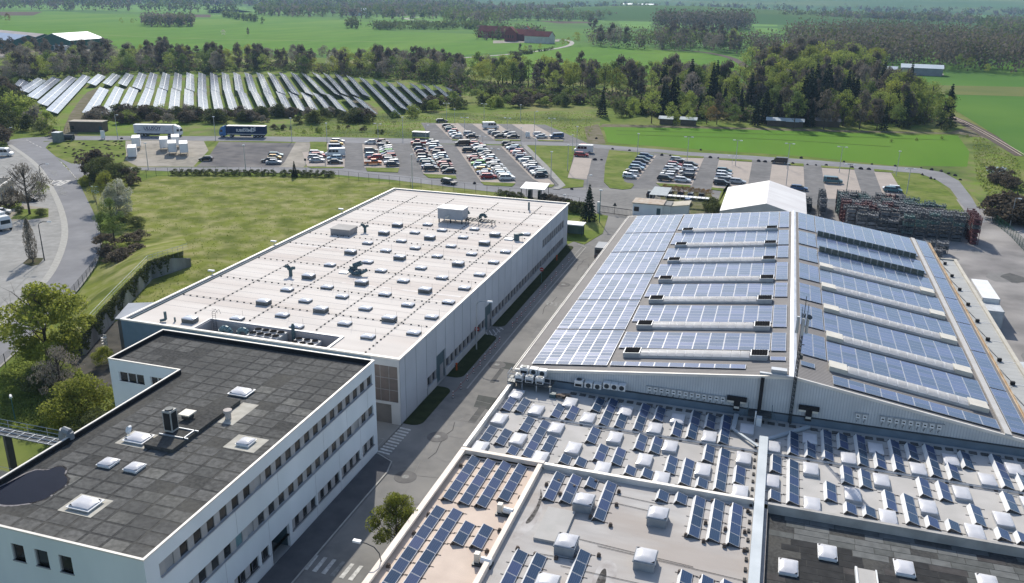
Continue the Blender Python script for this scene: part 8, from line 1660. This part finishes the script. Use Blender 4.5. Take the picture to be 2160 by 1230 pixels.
wood('far_wood', [(1630, 150), (1700, 130), (1640, 96), (1700, 76), (1850, 66), (2000, 78), (2160, 112), (2500, 150), (2500, 165), (2160, 158), (2060, 152), (1900, 146), (1800, 150)], 1500, (18, 26), [WB, WB, WB, WK], 'brown leafless wood on the right', 61, 30, .75)
wood('far_wood', [(2080, 90), (2300, 100), (2300, 60), (2160, 58), (2060, 62)], 300, (16, 24), [WG_, WK, WB], 'darker wood behind on the right', 62, 30, 1.1)
wood('tree_row', [(1380, 64), (1580, 66), (1580, 58), (1380, 56)], 260, (22, 30), [WB, WK, WB], 'tall grey-brown tree block beyond the railway', 63, 30, 1.1)
wood('tree_row', [(1240, 100), (1640, 118), (1640, 104), (1400, 90), (1240, 88)], 260, (12, 20), [WB, WB, WK, WG_], 'trees along the railway line', 64, 30, .7)
wood('tree_row', [(780, 64), (1020, 62), (1020, 57), (790, 58)], 130, (8, 11), [WG_, WK], 'straight dark hedge row across the far field', 65, 26, 1.0, wf=.9)
wood('tree_row', [(300, 57), (408, 57), (408, 50), (300, 50)], 80, (12, 17), [WK, WB], 'dark copse in the middle of the green field', 66, 30, 1.1)
wood('tree_row', [(470, 37), (560, 52), (540, 46), (474, 34)], 46, (9, 12), [WK, WG_], 'curving dark hedge in the far field', 67, 26, 1.2)
wood('tree_row', [(730, 60), (760, 62), (760, 56), (730, 54)], 16, (10, 16), [WK], 'dark end of the far hedge row', 68, 26, 1.1)
wood('tree_row', [(1640, 46), (2000, 50), (2000, 40), (1640, 42)], 240, (14, 24), [WB, WK, WG_], 'blue-grey tree belt behind the brown wood', 69, 26, 1.6)
wood('tree_row', [(1000, 44), (1240, 46), (1300, 40), (1000, 38)], 150, (14, 20), [WG_, WB, WK], 'scattered trees on the valley floor', 70, 26, 1.3)
wood('tree_row', [(920, 52), (1050, 56), (1080, 48), (960, 42)], 90, (16, 26), [WK, WB, WG_], 'trees behind the red-roofed farm', 71, 28, 1.2)
wood('tree_row', [(0, 22), (220, 24), (500, 30), (500, 26), (220, 18), (0, 16)], 120, (14, 24), [WK, WB, WG_], 'distant trees on the left', 72, 26, 1.5)
wood('tree_row', [(540, 36), (900, 42), (1000, 34), (760, 22), (540, 24)], 230, (14, 22), [WK, WB, WG_], 'distant tree rows in the middle', 73, 24, 1.7)
sheet('far_woodland', [(0, 6), (240, 4), (500, 8), (700, 14), (1000, 20), (1180, 16), (1180, 2), (900, -2), (0, 4)], HW_, 0.2); sheet('far_woodland', [(1900, 8), (2000, 20), (2080, 28), (2400, 32), (2400, -8), (1900, -6)], HW_, 0.22); sheet('far_woodland', [(1180, 8), (1560, 12), (1700, 20), (1900, 22), (1900, 16), (1560, 4)], HW_, 0.24)
wood('tree_row', [(1900, 20), (2000, 26), (2160, 34), (2400, 34), (2400, 0), (1960, 2)], 700, (14, 22), [WK, WB], 'wooded hillside on the upper right', 85, 20, 2.4)
wood('tree_row', [(0, 10), (1000, 18), (1000, 8), (0, 2)], 900, (16, 26), [WK, WG_, WB], 'far woods fading into haze', 74, 22, 2.6)
wood('tree_row', [(1200, 22), (2160, 34), (2160, 18), (1200, 10)], 300, (14, 24), [WK, WG_, WB], 'far woods on the right', 75, 22, 2.8)
wood('tree_row', [(1000, 84), (1100, 88), (1170, 80), (1100, 66), (1010, 66)], 60, (8, 14), [WB, WG_, WK], 'trees round the red-roofed farm', 76, 28, .9)
wood('tree_row', [(1100, 118), (1180, 104), (1160, 104), (1060, 118)], 26, (2, 3), [WK], 'low roadside shrubs at the lane', 77, 20, .6, wf=1)
wood('undergrowth', [(0, 160), (120, 130), (560, 140), (940, 150), (1000, 182), (1200, 200), (1500, 210), (1960, 236), (1960, 262), (1700, 262), (1400, 250), (1200, 215), (1000, 200), (880, 172), (560, 150), (60, 165), (0, 185)], 2200, (2, 5), [WK, WG_, LM['heath']], 'dark undergrowth beneath the wood edges', 78, 30, .42, wf=1.1)
wood('undergrowth', [(1560, 200), (1860, 230), (1850, 160), (1700, 140), (1640, 130)], 500, (3, 8), [WK, WB], 'undergrowth inside the tall wood', 79, 22, .6, wf=.8)
wood('tree_row', [(1080, 30), (1600, 44), (2160, 58), (2160, 48), (1600, 30), (1080, 22)], 420, (12, 20), [WK, WG_, WB], 'hedges and copses climbing the right slope', 90, 22, 1.9)
wood('tree_row', [(560, 22), (1000, 32), (1200, 36), (1200, 22), (800, 10), (560, 8)], 520, (14, 24), [WK, WG_, WB], 'blue-green woods on the middle slope', 91, 22, 2.3)
for pts, m_ in (([(1200, 20), (1420, 26), (1440, 32), (1250, 32)], FIELD2), ([(1450, 24), (1700, 30), (1720, 36), (1500, 33)], FIELD3), ([(1560, 8), (1900, 12), (1900, 17), (1560, 13)], FIELD3), ([(1300, 4), (1540, 6), (1540, 11), (1300, 9)], FIELD4), ([(1740, 24), (1960, 30), (1950, 36), (1760, 33)], FIELD2), ([(1180, 12), (1240, 9), (1330, 13), (1372, 22), (1300, 17), (1210, 14)], RAPE), ([(2000, 36), (2160, 42), (2160, 46), (2010, 41)], FIELD3), ([(300, 12), (520, 16), (520, 20), (300, 17)], FIELD3), ([(640, 13), (760, 16), (750, 20), (650, 18)], FIELD3), ([(880, 20), (990, 22), (985, 27), (890, 26)], FIELD3)):
    sheet('field', pts, m_, 0.3)
# farm and sheds far off
def farm(name, label, u, v, w, l, he, hr_, rz, wm, rm, win=0, cat='building', gap=None):
    x, y, _ = G(u, v); t = thing(name, label, cat, (x, y, 0), rz); q = MB(); q.box(-w/2, -l/2, 0, w/2, l/2, he); q.add([(-w/2, -l/2, he), (w/2, -l/2, he), (0, -l/2, hr_-.1), (-w/2, l/2, he), (w/2, l/2, he), (0, l/2, hr_-.1)], [(0, 1, 2), (5, 4, 3)]); q.build('walls', wm, t)
    q = MB(); o_ = .5
    q.hexa([(-w/2-o_, -l/2-o_, he-.15), (0, -l/2-o_, hr_-.05), (0, l/2+o_, hr_-.05), (-w/2-o_, l/2+o_, he-.15), (-w/2-o_, -l/2-o_, he), (0, -l/2-o_, hr_+.12), (0, l/2+o_, hr_+.12), (-w/2-o_, l/2+o_, he)]); q.build('roof', rm, t)
    q = MB(); q.hexa([(0, -l/2-o_, hr_-.05), (w/2+o_, -l/2-o_, he-.15), (w/2+o_, l/2+o_, he-.15), (0, l/2+o_, hr_-.05), (0, -l/2-o_, hr_+.12), (w/2+o_, -l/2-o_, he), (w/2+o_, l/2+o_, he), (0, l/2+o_, hr_+.12)]); q.build('roof', rm, t)
    if gap: q = MB(); q.box(gap[0], -l/2-.1, 0, gap[1], -l/2, he*.7); q.build('door', BLACK, t)
    for k in range(win): q = MB(); q.box(-w/2+1+k*(w-2)/max(1, win), -l/2-.08, he*.4, -w/2+2+k*(w-2)/max(1, win), -l/2, he*.75); q.build('window', GLASS, t)
    return t
RR = mat('roof_red', (0.22, 0.07, 0.06), (0.16, 0.055, 0.05), .2); RB = mat('brick_red', (0.2, 0.06, 0.05), None, .3); GW = mat('shed_green', (0.05, 0.13, 0.1), None, .3); RS = mat('shed_roof_pale', (0.5, 0.56, 0.6), (0.44, 0.5, 0.54), .1, .5); RP = mat('shed_roof_dusty', (0.5, 0.45, 0.42), None, .1)
WW = mat('wall_white_far', (.6, .58, .54), None, .3)
farm('barn', 'white barn with red roof and dark gateway at the far farm', 1138, 91, 12, 30, 7, 12, rad(90-17)+math.pi/2*0, WW, RR); 
farm('barn', 'long dark red barn in the middle of the far farm', 1100, 86, 14, 34, 7, 12, rad(75), RB, RR); farm('farmhouse', 'brick-red farmhouse with steep roof at the far farm', 1078, 87, 12, 18, 9, 15, rad(10), RB, RR, 4); farm('barn', 'left barn of the far farm behind the bare trees', 1045, 80, 14, 40, 7, 13, rad(75), RB, RR); farm('farmhouse', 'pale-gabled house behind the far farm barns', 1112, 80, 10, 14, 8, 13, rad(10), WW, RB, 2)
farm('shed', 'green shed with dark solar-covered roof at the left edge', 30, 100, 26, 60, 7, 11, rad(68), GW, mat('roof_solar_far', (0.2, 0.26, 0.38), None, .2, .3)); farm('shed', 'long green shed with dusty roof behind the solar-covered one', 50, 92, 20, 90, 7, 10, rad(68), GW, RP); farm('shed', 'green shed with pale blue ridged roof at the upper left', 153, 103, 30, 42, 8, 13, rad(5), GW, RS)
t = farm('shed', 'white flat-looking box shed between the green sheds', 131, 107, 5, 22, 4, 4.4, rad(68), WW, WHITE)
farm('shed', 'open shed with pale blue mono roof in front of the brown wood', 1942, 158, 14, 26, 5, 7, rad(85), mat('shed_grey', (.3, .31, .33), None, .3), RS, 3); farm('shed', 'pale-roofed shed half hidden by trees left of the open shed', 1850, 158, 10, 24, 4, 6, rad(85), MATS['shed_grey'], RS)
farm('barn', 'white farm building with red roof in the far middle', 750, 33, 14, 24, 7, 12, rad(70), WW, RR); farm('barn', 'pale farm building beside the far red roof', 768, 32, 12, 16, 9, 14, rad(70), WW, WHITE); farm('barn', 'long pale hall on the far slope right', 1345, 14, 24, 140, 8, 12, rad(80), WW, RS); farm('barn', 'small white building in the far valley right', 1876, 22, 18, 40, 8, 14, rad(70), WW, WW); farm('barn', 'small pale building below the left horizon', 80, 8, 14, 26, 6, 10, rad(60), WW, WW)
for (u, v, lb, w, l) in ((1655, 266, 'low shed with light-striped roof under the conifers', 4, 14), (1737, 266, 'low dark shed right of the striped one', 4, 12), (1670, 268, 'small hut under the trees', 3, 4), (1452, 264, 'pale caravan-like hut at the wood edge', 3, 6), (1781, 226, 'pale glasshouse among the wood trees', 5, 8), (1785, 246, 'white hut below the pale glasshouse', 3, 5), (1405, 262, 'low garden hut at the track', 3, 5)):
    farm('garden_shed', lb, u, v, w, l, 2.4, 3.2, rad(90), mat('shed_brown', (.12, .1, .08), None, .5), RS if 'dark' not in lb else mat('roof_darkgrey', (.2, .2, .2), None, .3))
farm('vehicle_shed', 'red machine parked at the open shed', 1972, 156, 3, 6, 2, 2.6, rad(90), RED, RED, cat='machine')
sheet('farmyard', [(0, 102), (190, 104), (185, 116), (0, 122)], GRAVEL, 0.2); sheet('farmyard', [(1830, 160), (1990, 160), (1990, 156), (1830, 154)], GRAVEL, 0.2); sheet('farmyard', [(1040, 92), (1180, 88), (1180, 84), (1040, 86)], GRAVEL, .2)
x, y, _ = G(40, 112); q = MB(); q.tube((x, y, 0), (x, y, 5), 22, 16, 0, 4); tag(q.build('sand_heap', mat('sand', (.3, .24, .2), (.24, .2, .17), .3)), 'brown sand heap in front of the green shed', 'heap')
# hills closing the valley
def hills(name, y0, y1, zf, m_, nx=70, ny=14, x0=-9000, x1=9000):
    q = MB(); 
    def pz(i, j): x = x0+(x1-x0)*i/nx; y = y0+(y1-y0)*j/ny; return (x, y, zf(x, y, j/ny))
    for i in range(nx):
        for j in range(ny): q.quad(pz(i, j), pz(i+1, j), pz(i+1, j+1), pz(i, j+1))
    o = struct(name, q, m_)
    for p_ in o.data.polygons: p_.use_smooth = True
    return o
HW = mat('hill_wood', (0.035, 0.05, 0.03), (0.065, 0.08, 0.04), 0.012, 1, (0.05, 0.11, 0.035), 0.0016, detail=12); HF = mat('hill_fields', (0.06, 0.13, 0.035), (0.045, 0.1, 0.03), 0.0016, 1, (0.13, 0.17, 0.05), 0.0012, detail=6)
def ridge(x, a, b, c): return .5+.28*math.sin(x*a+b)+.22*math.sin(x*a*2.3+c)
hills('hills', 3300, 6500, lambda x, y, t: -1+(55*ridge(x, .0011, 1.2, .4)+25)*math.sin(min(1, t*1.25)*math.pi/2)**1.2, HF)
hills('hills', 4200, 9000, lambda x, y, t: -1+(150*ridge(x, .0008, 4.0, 2.4)+70)*math.sin(min(1, t*1.2)*math.pi/2)**1.3, HW)
hills('hills', 1700, 2500, lambda x, y, t: -.6+26*math.exp(-((x-(-250))/420)**2)*math.sin(t*math.pi)**1.2, HF, 90, 14, -1400, 900)
# ================================================================== air
hz = MB(); hz.box(-10500, -500, -3, 10500, 13000, 330)
hm = bpy.data.materials.new('haze_air'); hm.use_nodes = True; n_ = hm.node_tree; n_.nodes.clear(); ou = n_.nodes.new('ShaderNodeOutputMaterial'); pv = n_.nodes.new('ShaderNodeVolumePrincipled')
pv.inputs['Color'].default_value = (.45, .68, 1, 1); pv.inputs['Density'].default_value = 0.00008; pv.inputs['Anisotropy'].default_value = 0.2
n_.links.new(pv.outputs[0], ou.inputs['Volume'])
HAZE = hz.build('haze', hm, kind='stuff')
